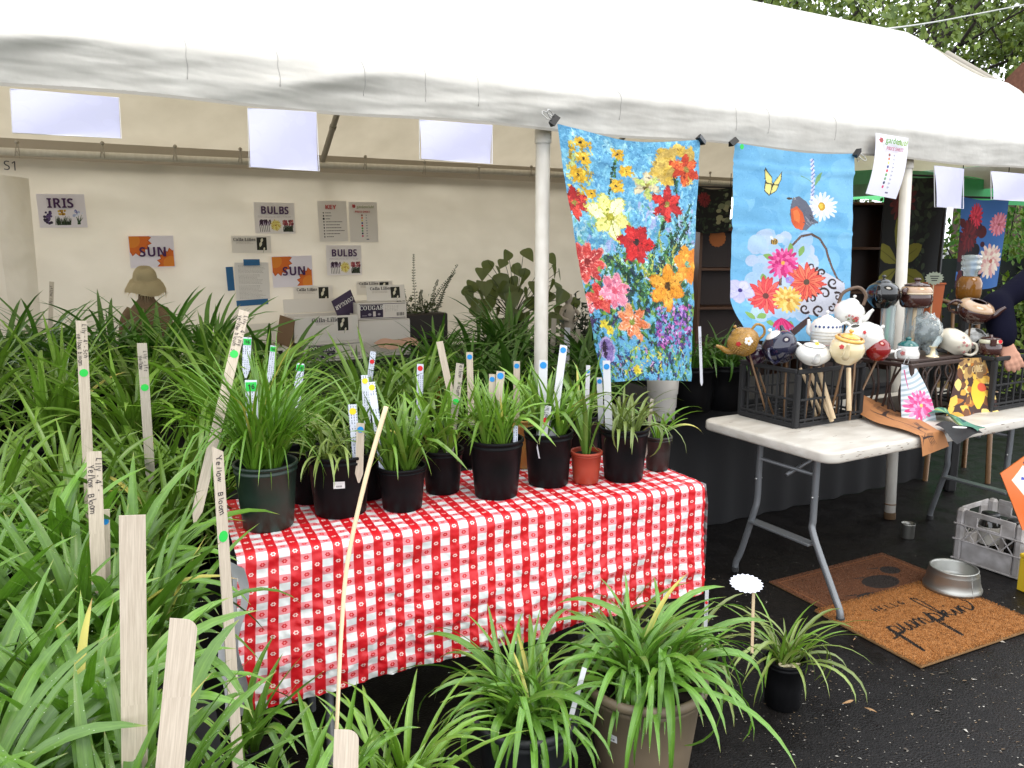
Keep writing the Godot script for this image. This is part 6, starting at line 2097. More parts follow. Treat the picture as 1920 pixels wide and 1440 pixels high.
	bm.albedo_texture = noise_tex(0.08, 256, lin(0.10, 0.065, 0.035), lin(0.24, 0.16, 0.09), 61, 4)
	bm.uv1_triplanar = true
	bm.uv1_scale = Vector3(5, 5, 5)
	part(sc, "body", lathe_mesh([[0.09, 0.0], [0.11, hy * 0.4], [0.115, hy * 0.75], [0.10, hy * 0.92], [0.05, hy * 1.0], [0.04, hy * 1.08]], 24, 0.8), bm)
	for s in [-1.0, 1.0]:
		part(sc, "arm", tube_mesh(curve([Vector3(0.09 * s, hy * 0.9, 0), Vector3(0.125 * s, hy * 0.8, 0.03), Vector3(0.14 * s, hy * 0.5, 0.06)]), 0.045, 0.04, 12), bm)
	var head := SphereMesh.new()
	head.radius = 0.07
	head.height = 0.16
	part(sc, "head", head, M.black_cloth, Vector3(0, hy + 0.09, 0))
	var hm := mat("straw", Color(1, 1, 1), 0.8)
	hm.albedo_texture = noise_tex(0.2, 256, lin(0.74, 0.56, 0.26), lin(0.97, 0.86, 0.58), 62, 3)
	hm.uv1_triplanar = true
	hm.uv1_scale = Vector3(7, 16, 7)
	hm.heightmap_enabled = true
	hm.heightmap_texture = noise_tex(0.25, 256, Color.BLACK, Color.WHITE, 63, 2)
	hm.heightmap_scale = 1.6
	hm.backlight_enabled = true
	hm.backlight = Color(0.4, 0.32, 0.18)
	var hat := part(sc, "hat", sheet(56, 20, func(u: float, v: float):
		var a := TAU * u
		var r := 0.0
		var y := 0.0
		if v < 0.45:
			var k := v / 0.45
			r = 0.125 * sin(k * PI / 2)
			y = 0.13 * cos(k * PI / 2 * 0.92) - 0.02 * exp(-pow(k * 3.0, 2.0))
		else:
			var k := (v - 0.45) / 0.55
			r = 0.125 + 0.085 * k
			y = 0.016 - 0.085 * k * k + 0.012 * sin(a * 3.0 + 1.0) * k
		y += 0.0025 * sin(v * 90.0) + 0.002 * sin(a * 40.0)
		return Vector3(-sin(a) * r, y, cos(a) * r)), hm, Vector3(0, hy + 0.11, 0))
	hat.rotation = Vector3(0.22, 0.0, -0.12)
	hat.scale = Vector3(0.58, 0.85, 0.58)
	var fr := begin(false)
	for k in 90:
		var a := R.randf() * TAU
		var p := Vector3(sin(a), 0, cos(a))
		tri(fr, p * 0.2 + Vector3(0, -0.055, 0), p * 0.205 + Vector3(cos(a) * 0.007, -0.06, -sin(a) * 0.007), p * R.randf_range(0.215, 0.25) + Vector3(R.randf_range(-0.02, 0.02), R.randf_range(-0.13, -0.07), R.randf_range(-0.02, 0.02)))
	stuff(part(hat, "straw_fringe", done(fr), hm))
	# brown planter trough with ferns
	o = thing("planter_box", "dark brown trough of dry ferns next to the tall carton stack", "planter", Vector3(-0.709, 0.934, -6.132) * Vector3(1, 0, 1) + Vector3(0, y0, 0), YAW)
	part(o, "trough", box_mesh(Vector3(0.37, 0.20, 0.2), 0.01), M.pot_brown, Vector3(0, 0.20, 0))
	part(o, "saucer", box_mesh(Vector3(0.40, 0.025, 0.24), 0.006), M.pot_brown, Vector3(0, 0.09, 0))
	part(o, "stand", box_mesh(Vector3(0.34, 0.07, 0.18), 0.004), M.black_matt, Vector3(0, 0.04, 0))
	var fm := mat("fern", lin(0.05, 0.07, 0.022), 0.7)
	for f in [[-0.02, 0.05, 0.46, -0.03], [0.03, 0.16, 0.32, 0.18], [0.09, 0.02, 0.26, 0.05], [0.13, 0.08, 0.38, 0.16], [0.12, 0.05, 0.30, 0.12], [-0.09, 0.0, 0.22, -0.04], [-0.14, 0.02, 0.14, -0.08], [0.02, 0.0, 0.18, 0.0]]:
		var a := Vector3(f[0], 0.29, R.randf_range(-0.05, 0.05))
		var b := a + Vector3(f[3], f[2], f[1])
		var st := begin()
		var pts := curve([a, a.lerp(b, 0.5) + Vector3(-0.01, 0.02, 0.0), b], 12)
		tube(st, pts, 0.0028, 0.001, 4)
		for k in range(4, pts.size() - 1):
			for s in [-1.0, 1.0]:
				var l := 0.038 * (1.0 - 0.7 * float(k) / pts.size()) * R.randf_range(0.5, 1.0)
				var q: Vector3 = pts[k]
				tri(st, q, q + Vector3(s * l, 0.008, R.randf_range(-0.01, 0.01)), q + Vector3(s * l * 0.5, 0.014, 0.004))
		part(o, "frond", done(st), fm)
	var bsh := begin(false)
	for k in 260:
		var q := Vector3(R.randf_range(-0.12, 0.12), 0.30 + absf(R.randfn()) * 0.05, R.randf_range(-0.08, 0.08))
		tri(bsh, q, q + Vector3(R.randfn(), R.randfn(), R.randfn()) * 0.014, q + Vector3(R.randfn(), R.randfn(), R.randfn()) * 0.014)
	stuff(part(o, "foliage", done(bsh), fm))
	# heart-leaved climber
	o = thing("climbing_plant", "tall heart-leaved plant against the back wall around the middle pole", "potted plant", Vector3(0.000, 0.733, -6.433) * Vector3(1, 0, 1) + Vector3(0, y0, 0), YAW)
	part(o, "pot", lathe_mesh(pot_profile(0.14, 0.11, 0.22), 28), M.pot_black)
	var hl := mat("heart_leaf", lin(0.07, 0.095, 0.03), 0.4)
	hl.backlight_enabled = true
	hl.backlight = Color(0.4, 0.45, 0.15)
	var hlm := [heart(0.0), heart(0.35), heart(0.6)]
	var tr := o.transform.affine_inverse()
	var stem := begin()
	var crown := Vector3(0, 0.22, 0)
	for q in [Vector3(-0.339, 1.253, -6.131), Vector3(-0.294, 1.185, -6.224), Vector3(-0.228, 1.415, -6.192), Vector3(-0.189, 1.317, -6.260), Vector3(-0.147, 1.247, -6.237), Vector3(-0.063, 1.483, -6.284), Vector3(-0.034, 1.549, -6.357), Vector3(0.043, 1.262, -6.343), Vector3(0.107, 1.408, -6.401), Vector3(0.095, 1.556, -6.486), Vector3(0.000, 1.345, -6.387), Vector3(-0.093, 1.370, -6.290), Vector3(-0.251, 1.084, -6.180), Vector3(-0.128, 1.095, -6.305), Vector3(-0.021, 1.180, -6.307), Vector3(0.131, 1.169, -6.460), Vector3(0.330, 1.425, -6.571), Vector3(0.359, 1.296, -6.518), Vector3(0.388, 1.390, -6.580), Vector3(0.333, 1.201, -6.504), Vector3(0.309, 1.520, -6.605), Vector3(0.409, 1.096, -6.568), Vector3(0.517, 1.160, -6.606), Vector3(0.065, 1.069, -6.355), Vector3(-0.191, 1.160, -6.282), Vector3(0.173, 1.300, -6.438), Vector3(-0.368, 1.270, -6.206), Vector3(-0.303, 1.308, -6.265), Vector3(0.013, 1.437, -6.440), Vector3(-0.225, 1.317, -6.080), Vector3(-0.083, 1.272, -6.159), Vector3(0.000, 1.103, -6.205), Vector3(0.105, 1.267, -6.263), Vector3(-0.289, 1.132, -6.102), Vector3(-0.206, 1.029, -6.090), Vector3(-0.104, 1.003, -6.147), Vector3(0.042, 0.974, -6.228), Vector3(0.322, 1.324, -6.383), Vector3(0.369, 1.043, -6.409), Vector3(0.412, 1.236, -6.433), Vector3(-0.143, 1.195, -6.068), Vector3(-0.041, 1.315, -6.125), Vector3(0.075, 1.353, -6.189), Vector3(-0.191, 1.474, -6.328), Vector3(-0.128, 1.431, -6.362), Vector3(-0.263, 1.260, -6.002), Vector3(-0.062, 1.033, -6.056), Vector3(0.104, 1.066, -6.148), Vector3(0.000, 1.235, -6.090)]:
		var p: Vector3 = tr * q
		tube(stem, curve([crown, crown.lerp(p, 0.55) + Vector3(0, 0.05, 0.03), p], 5), 0.0035, 0.002, 5)
		var l := part(o, "leaf", hlm[R.randi() % 3], hl, p)
		l.rotation = Vector3(R.randf_range(-0.9, 0.2), R.randf_range(-0.9, 0.9), R.randf_range(-0.7, 0.7) + PI)
		l.scale = Vector3.ONE * R.randf_range(0.08, 0.125)
	part(o, "stem", done(stem), fm)
	# dark bushy plant beyond the pole
	o = thing("bushy_plant", "dark small-leaved bush beside the pale statue, partly behind the lily banner", "potted plant", Vector3(0.623, 0.710, -6.607) * Vector3(1, 0, 1) + Vector3(0, 0.5, 0), YAW)
	part(o, "pot", lathe_mesh(pot_profile(0.12, 0.1, 0.2), 24), M.pot_black)
	bsh = begin(false)
	for k in 900:
		var q := Vector3(R.randfn() * 0.12, 0.36 + R.randfn() * 0.13, R.randfn() * 0.1)
		tri(bsh, q, q + Vector3(R.randfn(), R.randfn(), R.randfn()) * 0.022, q + Vector3(R.randfn(), R.randfn(), R.randfn()) * 0.022)
	stuff(part(o, "foliage", done(bsh), mat("dark_bush", lin(0.022, 0.036, 0.016), 0.6)))
	# pale garden statue
	o = thing("garden_statue", "pale stone garden figurine beyond the middle tent pole", "statue", Vector3(0.462, 0.811, -6.518) * Vector3(1, 0, 1) + Vector3(0, y0, 0), YAW)
	var stone := mat("stone", lin(0.42, 0.37, 0.30), 0.8)
	part(o, "plinth", lathe_mesh([[0.0, 0.0], [0.085, 0.0], [0.085, 0.03], [0.06, 0.05], [0.055, 0.12]], 20), stone)
	var s2 := begin()
	lathe(s2, [[0.05, 0.11], [0.062, 0.16], [0.05, 0.22], [0.064, 0.27], [0.058, 0.31], [0.026, 0.335], [0.022, 0.345], [0.038, 0.365], [0.042, 0.39], [0.032, 0.42], [0.0, 0.432]], 20, Vector3.ZERO, 0.8)
	tube(s2, curve([Vector3(-0.055, 0.30, 0), Vector3(-0.085, 0.24, 0.03), Vector3(-0.03, 0.21, 0.06)]), 0.018, 0.013, 8)
	tube(s2, curve([Vector3(0.055, 0.30, 0), Vector3(0.09, 0.25, 0.03), Vector3(0.03, 0.20, 0.06)]), 0.018, 0.013, 8)
	part(o, "figure", done(s2), stone)
	# pale crate end glimpsed below the lily banner
	part(tag(thing("white_bin", "white ribbed bin peeking out under the lily banner", "bin", Vector3(0.768, 0.681, -3.950) * Vector3(1, 0, 1) + Vector3(0, 0.722, 0), 0.2), "white ribbed bin peeking out under the lily banner", "bin"), "bin", lathe_mesh([[0.0, 0.0], [0.065, 0.0], [0.068, 0.06], [0.072, 0.065], [0.074, 0.13], [0.078, 0.135], [0.082, 0.23], [0.078, 0.235], [0.072, 0.23]], 24), mat("bin_white", lin(0.55, 0.53, 0.49), 0.5))
	bookcases()
	pots_and_crates()


func heart(fold: float) -> ArrayMesh:
	return sheet(8, 10, func(u: float, v: float):
		var w := 0.62 * pow(sin(PI * pow(v, 0.62)), 0.9) * (1.0 - 0.25 * v)
		var x := (u - 0.5) * 2.0 * w
		return Vector3(x, v * 1.15 - 0.14 * absf(u - 0.5) * 2.0 * (1.0 - v), fold * absf(x) * 0.6 - 0.22 * v * v))


func bookcases() -> void:
	var said := ["brown bookcase partly hidden between the lily banner and the robin banner", "darker bookcase with pale shelf edges beside the robin banner"]
	for k in 2:
		var a: Vector3 = [Vector3(2.008, 0.463, -7.000), Vector3(2.921, 0.463, -7.000)][k]
		var o := thing("bookcase", said[k], "bookcase", a * Vector3(1, 0, 1), 0.12)
		var w := 0.84
		var h: float = [1.76, 1.98][k]
		var m: Material = [M.brown_wood, M.dark_wood][k]
		for s in [-1.0, 1.0]:
			part(o, "side_panel", box_mesh(Vector3(0.025, h, 0.3), 0.002), m, Vector3(s * w / 2, h / 2, 0))
		part(o, "back_panel", box_mesh(Vector3(w - 0.03, h - 0.01, 0.01), 0.001), M.dark_wood, Vector3(0, h / 2, -0.144))
		for j in 6:
			part(o, "shelf", box_mesh(Vector3(w - 0.028, 0.022, 0.28), 0.002), M.brown_wood, Vector3(0, 0.06 + (h - 0.09) * j / 5.0, 0.005))
	# round orange flower plaque
	var im := picture(64, 64, Color(0.6, 0.2, 0.06))
	dahlia(im, Vector2(32, 32), 30, [Color(0.72, 0.28, 0.08), Color(0.6, 0.2, 0.06)], Color(0.4, 0.12, 0.03))
	var fp := PackedVector2Array()
	for k in 32:
		fp.append(Vector2(cos(TAU * k / 32), sin(TAU * k / 32)) * (0.075 if k % 2 else 0.068))
	single("flower_plaque", prism_mesh(fp, 0.012), mat("plaque", lin(0.42, 0.13, 0.03), 0.7), "round orange flower plaque leaning in the brown bookcase", "ornament", Vector3(1.744, 1.657, -6.800), 0.1)
	# dark printed towels hung at the back
	var q := 0
	for t in [[Vector3(1.663, 1.896, -6.700), 0.36, 0.36, 0, "dark floral towel with a red bloom, between the two hanging banners"], [Vector3(3.186, 1.683, -6.400), 0.62, 0.92, 1, "dark towel printed with a yellow lily behind the tent pole"], [Vector3(3.512, 1.619, -6.000), 0.46, 0.66, 2, "blue floral towel with red and white blooms, near the bent arm"]]:
		var o := thing("hanging_towel", t[4], "towel", t[0], 0.35)
		var tw: float = t[1]
		var th: float = t[2]
		part(o, "cloth", sheet(20, 24, func(u: float, v: float): return Vector3((u - 0.5) * tw, (0.5 - v) * th - 0.02 * sin(u * PI), 0.015 * sin(u * 8.0 + v * 2.0))), print_mat(night_print(t[3]), 0.85))
		part(o, "rod", tube_mesh([Vector3(-tw / 2 - 0.03, th / 2, -0.01), Vector3(tw / 2 + 0.03, th / 2, -0.01)], 0.008), M.black)
		part(o, "cord", tube_mesh([Vector3(-tw / 2, th / 2, -0.01), Vector3(-tw / 2, 2.19 - t[0].y, -0.01)], 0.003), M.black)
		part(o, "cord", tube_mesh([Vector3(tw / 2, th / 2, -0.01), Vector3(tw / 2, 2.19 - t[0].y, -0.01)], 0.003), M.black)
		q += 1
	single("dark_backcloth", sheet(90, 6, func(u: float, v: float): return Vector3((u - 0.5) * 5.6, (0.5 - v) * 1.45, 0.03 * sin(u * 60.0))), M.black_cloth, "black cloth hung low across the rear of the far stall section", "cloth", Vector3(3.509, 0.356, -8.000) * Vector3(1, 0, 1) + Vector3(0, 0.74, 0), 0.2)
	# wooden chair with curved back
	var o := thing("wooden_chair", "brown wooden chair with a curved back rail behind the crates", "chair", Vector3(3.076, 0.723, -5.400) * Vector3(1, 0, 1), -0.15)
	var cm: StandardMaterial3D = mat("chair_wood", lin(0.16, 0.085, 0.035), 0.45)
	part(o, "seat", slab(0.44, 0.42, 0.03, 0.05), cm, Vector3(0, 0.62, 0.0))
	for s in [-1.0, 1.0]:
		part(o, "leg", tube_mesh([Vector3(0.18 * s, 0.62, 0.17), Vector3(0.2 * s, 0, 0.2)], 0.017), cm)
		part(o, "leg", tube_mesh([Vector3(0.18 * s, 0.62, -0.17), Vector3(0.2 * s, 0, -0.2)], 0.017), cm)
		part(o, "back_post", tube_mesh(curve([Vector3(0.19 * s, 0.62, -0.17), Vector3(0.2 * s, 0.9, -0.2), Vector3(0.21 * s, 1.16, -0.24)]), 0.016), cm)
	for k in 4:
		part(o, "back_slat", tube_mesh([Vector3(-0.12 + k * 0.08, 0.63, -0.17), Vector3(-0.13 + k * 0.087, 1.15, -0.25)], 0.012), cm)
	part(o, "top_rail", tube_mesh(curve([Vector3(-0.23, 1.16, -0.235), Vector3(-0.1, 1.22, -0.26), Vector3(0.1, 1.18, -0.26), Vector3(0.23, 1.20, -0.235)]), 0.03, 0.03, 10, 0.5), cm)
	o = thing("orange_bucket", "orange square-sided bucket standing on a black post by the wooden chair", "bucket", Vector3(2.845, 1.091, -5.350), 0.1)
	var om := mat("orange_plastic", lin(0.45, 0.10, 0.02), 0.45)
	var st := begin(false)
	for k in 1:
		var a := [Vector3(-0.04, 0, 0.04), Vector3(0.04, 0, 0.04), Vector3(0.04, 0, -0.04), Vector3(-0.04, 0, -0.04)]
		for j in 4:
			var p: Vector3 = a[j]
			var r: Vector3 = a[(j + 1) % 4]
			quad_out(st, p, r, r * 1.25 + Vector3(0, 0.26, 0), p * 1.25 + Vector3(0, 0.26, 0), Vector3(0, 0.2, 0))
		quad_out(st, a[0], a[1], a[2], a[3], Vector3(0, 0.3, 0))
	part(o, "body", done(st), om)
	part(o, "rim", bar_mesh(Vector3(-0.054, 0.255, 0.052), Vector3(0.054, 0.255, 0.052), 0.012), om)
	part(o, "stand", bar_mesh(Vector3(0, -0.002, 0), Vector3(0, -o.position.y, 0), 0.06), M.black_matt)
	var sp := PackedVector2Array()
	for k in 32:
		sp.append(Vector2(cos(TAU * k / 32) * 0.065, sin(TAU * k / 32) * 0.045) * (1.0 if k % 2 else 0.8))
	o = thing("star_label", "pale zigzag label standing above the orange bucket", "price label", Vector3(2.767, 1.386, -5.200), 0.0)
	part(o, "star", prism_mesh(sp, 0.002), mat("sage_card", lin(0.33, 0.37, 0.28), 0.7))
	part(o, "post", bar_mesh(Vector3(0, -0.04, -0.004), Vector3(0, -0.25, -0.004), 0.008), M.bamboo)
	for k in 3:
		part(o, "ink_line", box_mesh(Vector3(0.06 - 0.012 * k, 0.006, 0.001), 0.0002), M.ink, Vector3(0, 0.014 - 0.014 * k, 0.002))
	# amber jar with a clear stopper on a post
	o = thing("glass_jar", "amber glass jar with a clear ridged stopper behind the crates", "jar", Vector3(2.885, 1.267, -5.000), 0.0)
	var am := mat("amber_glass", lin(0.22, 0.09, 0.015), 0.08)
	part(o, "jar", lathe_mesh([[0.0, 0.0], [0.065, 0.0], [0.072, 0.03], [0.072, 0.10], [0.06, 0.13], [0.045, 0.14]], 24), am)
	var gl := mat("clear_glass", Color(0.8, 0.86, 0.86, 0.35), 0.03)
	gl.transparency = BaseMaterial3D.TRANSPARENCY_ALPHA
	part(o, "stopper", lathe_mesh([[0.04, 0.14], [0.04, 0.17], [0.055, 0.18], [0.055, 0.20], [0.048, 0.205], [0.058, 0.215], [0.058, 0.235], [0.05, 0.24], [0.058, 0.25], [0.058, 0.27], [0.0, 0.275]], 24), gl)
	part(o, "stand", bar_mesh(Vector3(0, -0.002, 0), Vector3(0, -o.position.y, 0), 0.07), M.black_matt)


func pots_and_crates() -> void:
	var ty := 0.767
	var white := glaze("glaze_white", lin(0.72, 0.71, 0.67))
	var cream := glaze("glaze_cream", lin(0.74, 0.62, 0.38))
	var yellow := glaze("glaze_yellow", lin(0.72, 0.38, 0.06))
	var navy := glaze("glaze_navy", lin(0.010, 0.010, 0.030), 0.08)
	var gold := glaze("glaze_gold", lin(0.46, 0.24, 0.035), 0.25)
	gold.heightmap_enabled = true
	gold.heightmap_texture = noise_tex(0.12, 256, Color.BLACK, Color.WHITE, 71, 2)
	gold.heightmap_scale = 1.2
	gold.uv1_triplanar = true
	gold.uv1_scale = Vector3(6, 6, 6)
	var black := glaze("glaze_black", lin(0.006, 0.006, 0.006), 0.06)
	var brown := glaze("glaze_brown", lin(0.045, 0.014, 0.010), 0.1)
	var tan := glaze("glaze_tan", lin(0.42, 0.27, 0.16), 0.15)
	var red := glaze("glaze_red", lin(0.22, 0.006, 0.006), 0.05)
	var green := glaze("glaze_green", lin(0.006, 0.11, 0.10), 0.1)
	var plum := glaze("glaze_plum", lin(0.035, 0.010, 0.028), 0.08)
	var rust := mat("cane", lin(0.13, 0.08, 0.05), 0.5)
	var dred := mat("paint_red", lin(0.5, 0.03, 0.03), 0.3)
	var dblue := mat("paint_blue", lin(0.03, 0.06, 0.2), 0.3)
	var dpink := mat("paint_pink", lin(0.42, 0.16, 0.15), 0.3)
	# black lattice crate at the table end
	var c1 := Vector3(1.498, 0.790, -4.177)
	crate("lattice_crate", "black plastic lattice crate at the table corner, full of teapots on dowels", Vector3(1.418, 0.766, -3.804), YAW, 0.46, 0.36, 0.265, M.black_matt, 8, 6, 4, 0.010)
	# sticks lying in it
	var sp := [[Vector3(1.498, 0.788, -3.600), Vector3(1.441, 0.991, -3.750), 0.010], [Vector3(1.492, 0.807, -3.570), Vector3(1.458, 1.025, -3.700), 0.011], [Vector3(1.486, 0.805, -3.700), Vector3(1.388, 1.017, -3.750), 0.008], [Vector3(1.544, 0.854, -3.530), Vector3(1.553, 1.042, -3.590), 0.011], [Vector3(1.441, 0.802, -3.650), Vector3(1.378, 0.995, -3.650), 0.007]]
	for k in sp.size():
		var o := single("wooden_dowel", tube_mesh([Vector3.ZERO, sp[k][1] - sp[k][0]], sp[k][2], -1.0, 8), M.bamboo, ["pale dowel slanting in the black crate, lowest end forward", "second pale dowel crossing the slanting one in the black crate", "thin dowel under the white squat teapot in the black crate", "upright dowel outside the black crate's edge below the yellow-lidded teapot", "short thin dowel at the crate's rear bars"][k], "stick", sp[k][0])
	# brown twig basket
	var tb := thing("twig_basket", "dark brown twig basket between the two black crates", "basket", Vector3(2.024, 0.766, -3.971), YAW)
	var w := 0.44
	var d := 0.32
	var h := 0.275
	for sx in [-1.0, 1.0]:
		for sz in [-1.0, 1.0]:
			part(tb, "corner_post", bar_mesh(Vector3(sx * w / 2, 0, sz * d / 2), Vector3(sx * w / 2, h, sz * d / 2), 0.028), M.dark_wood)
	for y in [0.012, h - 0.012]:
		for s in [-1.0, 1.0]:
			part(tb, "rail", bar_mesh(Vector3(-w / 2, y, s * d / 2), Vector3(w / 2, y, s * d / 2), 0.022), M.dark_wood)
			part(tb, "rail", bar_mesh(Vector3(s * w / 2, y, -d / 2), Vector3(s * w / 2, y, d / 2), 0.022), M.dark_wood)
	part(tb, "basket_floor", box_mesh(Vector3(w - 0.03, 0.012, d - 0.03), 0.002), M.dark_wood, Vector3(0, 0.03, 0))
	for k in 12:
		var x := -w / 2 + w * (k + 0.5) / 12
		part(tb, "twig", tube_mesh(curve([Vector3(x, 0.02, d / 2), Vector3(x + R.randf_range(-0.05, 0.05), h * 0.4, d / 2 + R.randf_range(-0.012, 0.012)), Vector3(x + R.randf_range(-0.05, 0.05), h * 0.75, d / 2), Vector3(x + R.randf_range(-0.03, 0.03), h - 0.02, d / 2)]), 0.0065, 0.005, 6), M.dark_wood)
		if k < 8:
			var z := -d / 2 + d * (k + 0.5) / 8
			part(tb, "twig", tube_mesh(curve([Vector3(-w / 2, 0.02, z), Vector3(-w / 2, h * 0.5, z + R.randf_range(-0.05, 0.05)), Vector3(-w / 2, h - 0.02, z + R.randf_range(-0.03, 0.03))]), 0.0065, 0.005, 6), M.dark_wood)
	part(tb, "top_board", box_mesh(Vector3(w - 0.02, 0.012, d - 0.02), 0.002), M.dark_wood, Vector3(0, h + 0.006, 0))
	crate("lattice_crate", "farther black plastic lattice crate behind the draped yellow leaf flag", Vector3(2.538, 0.766, -4.166), YAW, 0.44, 0.34, 0.27, M.black_matt, 7, 5, 4, 0.010)

	# teapots over the first crate
	var f := Vector3(0.03, 0.78, -0.02)
	var o := teapot("gold knobbly teapot with a white flower, spout pointing down toward the daylilies", Vector3(1.092, 1.152, -3.700), 0.0734, gold, gold, {"turn": 0.0, "tilt": Vector2(0.1, 0.55), "spout": PI, "foot": Vector3(0.14, 0.79, -0.02), "handle": true})
	var knob := SphereMesh.new()
	knob.radius = 0.0042
	knob.height = 0.0084
	knob.radial_segments = 8
	knob.rings = 4
	var km := MultiMesh.new()
	km.transform_format = MultiMesh.TRANSFORM_3D
	km.mesh = knob
	km.instance_count = 420
	for i in 420:
		var kv := 1.0 - 2.0 * (i + 0.5) / 420.0
		var ka := i * 2.39996
		var kn := Vector3(cos(ka) * sqrt(1 - kv * kv), kv, sin(ka) * sqrt(1 - kv * kv))
		km.set_instance_transform(i, Transform3D(Basis(), kn * Vector3(0.0722, 0.056, 0.0722)))
	var ki := MultiMeshInstance3D.new()
	ki.name = "raised_texture"
	ki.multimesh = km
	ki.material_override = gold
	o.add_child(ki)
	stuff(ki)
	blossom(o, Vector3(0.012, 0.012, 0.067), 0.02, white, yellow, Vector3(0, 0.15, 1).normalized())
	blossom(o, Vector3(-0.03, 0.02, 0.058), 0.012, dred, dred, Vector3(-0.4, 0.15, 1).normalized())
	teapot("dark plum teapot low under the gold one", Vector3(1.183, 1.078, -3.780), 0.0540, plum, plum, {"turn": 0.3, "spout": 2.6, "foot": Vector3(0.10, 0.78, 0)})
	teapot("round navy teapot with a white lid, tipped beside the gold one", Vector3(1.260, 1.130, -3.680), 0.0832, navy, white, {"tilt": Vector2(0.1, 0.6), "spout": -0.9, "spout_len": 0.5, "foot": Vector3(0.05, 0.78, -0.03)})
	o = teapot("squat plain white teapot with its spout facing forward, on the crate's front", Vector3(1.382, 1.108, -3.580), 0.0788, white, white, {"flat": 0.68, "tilt": Vector2(0.15, -0.04), "spout": 1.75, "spout_len": 0.5, "lid_w": 1.35, "handle_turn": 0.8, "foot": Vector3(0.0, 0.78, -0.05)})
	blossom(o, Vector3(0.0, 0.052, 0.022), 0.01, mat("paint_yellow", lin(0.6, 0.5, 0.05), 0.3), dred, Vector3(0, 0.7, 0.7))
	o = teapot("white striped ginger jar shaped teapot with a row of blue marks", Vector3(1.498, 1.194, -3.740), 0.0713, white, white, {"flat": 1.15, "spout": -2.4, "spout_len": 0.3, "handle": true, "handle_turn": 0.4, "profile": [[0.0, -0.95], [0.7, -0.95], [0.78, -0.85], [0.95, -0.5], [1.0, 0.0], [0.98, 0.4], [0.8, 0.66], [0.6, 0.76], [0.55, 0.82]], "foot": Vector3(0, 0.78, -0.02)})
	for y in [-0.055, -0.042, -0.028, -0.014, 0.0]:
		var rr := 0.0665 - absf(y) * 0.08
		part(o, "painted_band", lathe_mesh([[rr - 0.001, y], [rr + 0.0008, y + 0.0005], [rr + 0.0008, y + 0.002], [rr - 0.001, y + 0.0025]], 32), dpink if int(absf(y) * 1000) % 2 else M.wood_stake_grey).scale = Vector3.ONE * 1.085
	for k in 9:
		var a := -1.1 + k * 0.28
		blossom(o, Vector3(sin(a) * 0.066, 0.026, cos(a) * 0.066), 0.006, dblue, dblue, Vector3(sin(a), 0.05, cos(a)).normalized())
	o = teapot("round white teapot with a red posy and a brown cane handle, highest over the crate", Vector3(1.626, 1.280, -3.800), 0.0713, white, white, {"turn": -0.2, "tilt": Vector2(0.05, -0.25), "spout": 0.6, "spout_len": 0.7, "handle": false, "foot": Vector3(-0.02, 0.78, -0.02)})
	part(o, "cane_handle", tube_mesh(curve([Vector3(-0.06, 0.03, 0), Vector3(-0.055, 0.085, 0), Vector3(-0.0, 0.125, 0), Vector3(0.045, 0.10, 0), Vector3(0.05, 0.05, 0)]), 0.008, -1.0, 8), rust)
	blossom(o, Vector3(0.022, -0.018, 0.061), 0.015, dred, dpink, Vector3(0.35, -0.25, 1).normalized())
	for k in 7:
		blossom(o, Vector3(-0.01 + 0.012 * (k % 4) - 0.01 * (k / 4), -0.008 - 0.008 * (k % 3), 0.0655), 0.006, [dpink, M.wood_stake_grey, mat("paint_green", lin(0.1, 0.16, 0.06), 0.3)][k % 3], dpink, Vector3(-0.1, -0.15, 1).normalized())
	o = teapot("tilted white teapot leaning over beside the yellow-lidded one", Vector3(1.696, 1.165, -3.740), 0.0799, white, white, {"turn": 0.0, "tilt": Vector2(-0.15, -0.95), "spout": 0.3, "spout_len": 0.9, "foot": Vector3(-0.03, 0.78, 0)})
	o = teapot("small white jug with a red mark, above the yellow-lidded teapot", Vector3(1.606, 1.195, -3.660), 0.0497, white, null, {"turn": 0.5, "tilt": Vector2(0.1, 0.4), "spout": -0.4, "foot": Vector3(0.0, 0.78, 0)})
	blossom(o, Vector3(0.0, 0.015, 0.0455), 0.010, dred, dred, Vector3(0, 0.3, 1).normalized())
	o = teapot("cream teapot with a yellow lid and rim, nearest on the crate's corner", Vector3(1.509, 1.138, -3.520), 0.0756, cream, yellow, {"turn": 0.0, "tilt": Vector2(0.18, -0.10), "spout": 2.0, "spout_len": 0.5, "lid_w": 1.3, "handle_turn": 0.5, "foot": Vector3(0.0, 0.78, -0.14)})
	part(o, "yellow_rim", lathe_mesh([[0.053, 0.040], [0.058, 0.041], [0.060, 0.046], [0.055, 0.053], [0.050, 0.053]], 32), yellow).scale = Vector3.ONE * 1.085
	blossom(o, Vector3(-0.048, 0.022, 0.050), 0.011, dred, dred, Vector3(-0.7, 0.3, 0.7).normalized())
	for k in 5:
		blossom(o, Vector3(0.040 + 0.004 * (k % 3), -0.030 - 0.007 * (k % 2), 0.052), 0.005, M.dark_wood, M.dark_wood, Vector3(0.6, -0.3, 0.7).normalized())
	o = thing("glass_ball", "deep red glass globe beside the yellow-lidded teapot", "ornament", Vector3(1.732, 1.114, -3.700), 0.0)
	part(o, "globe", lathe_mesh([[0.0, -0.056], [0.03, -0.05], [0.05, -0.03], [0.058, 0.0], [0.05, 0.03], [0.03, 0.05], [0.0, 0.056]], 28), red)
	part(o, "dowel", tube_mesh([Vector3(0, -0.05, 0), Vector3(-0.06, 0.78 - o.position.y, -0.1)], 0.005), M.chair_wood)
	# on the twig basket
	var by := 1.056
	o = thing("sugar_bowl", "small white sugar bowl with a teal lid on the twig basket", "bowl", Vector3(1.955, 1.029, -3.860), 0.2)
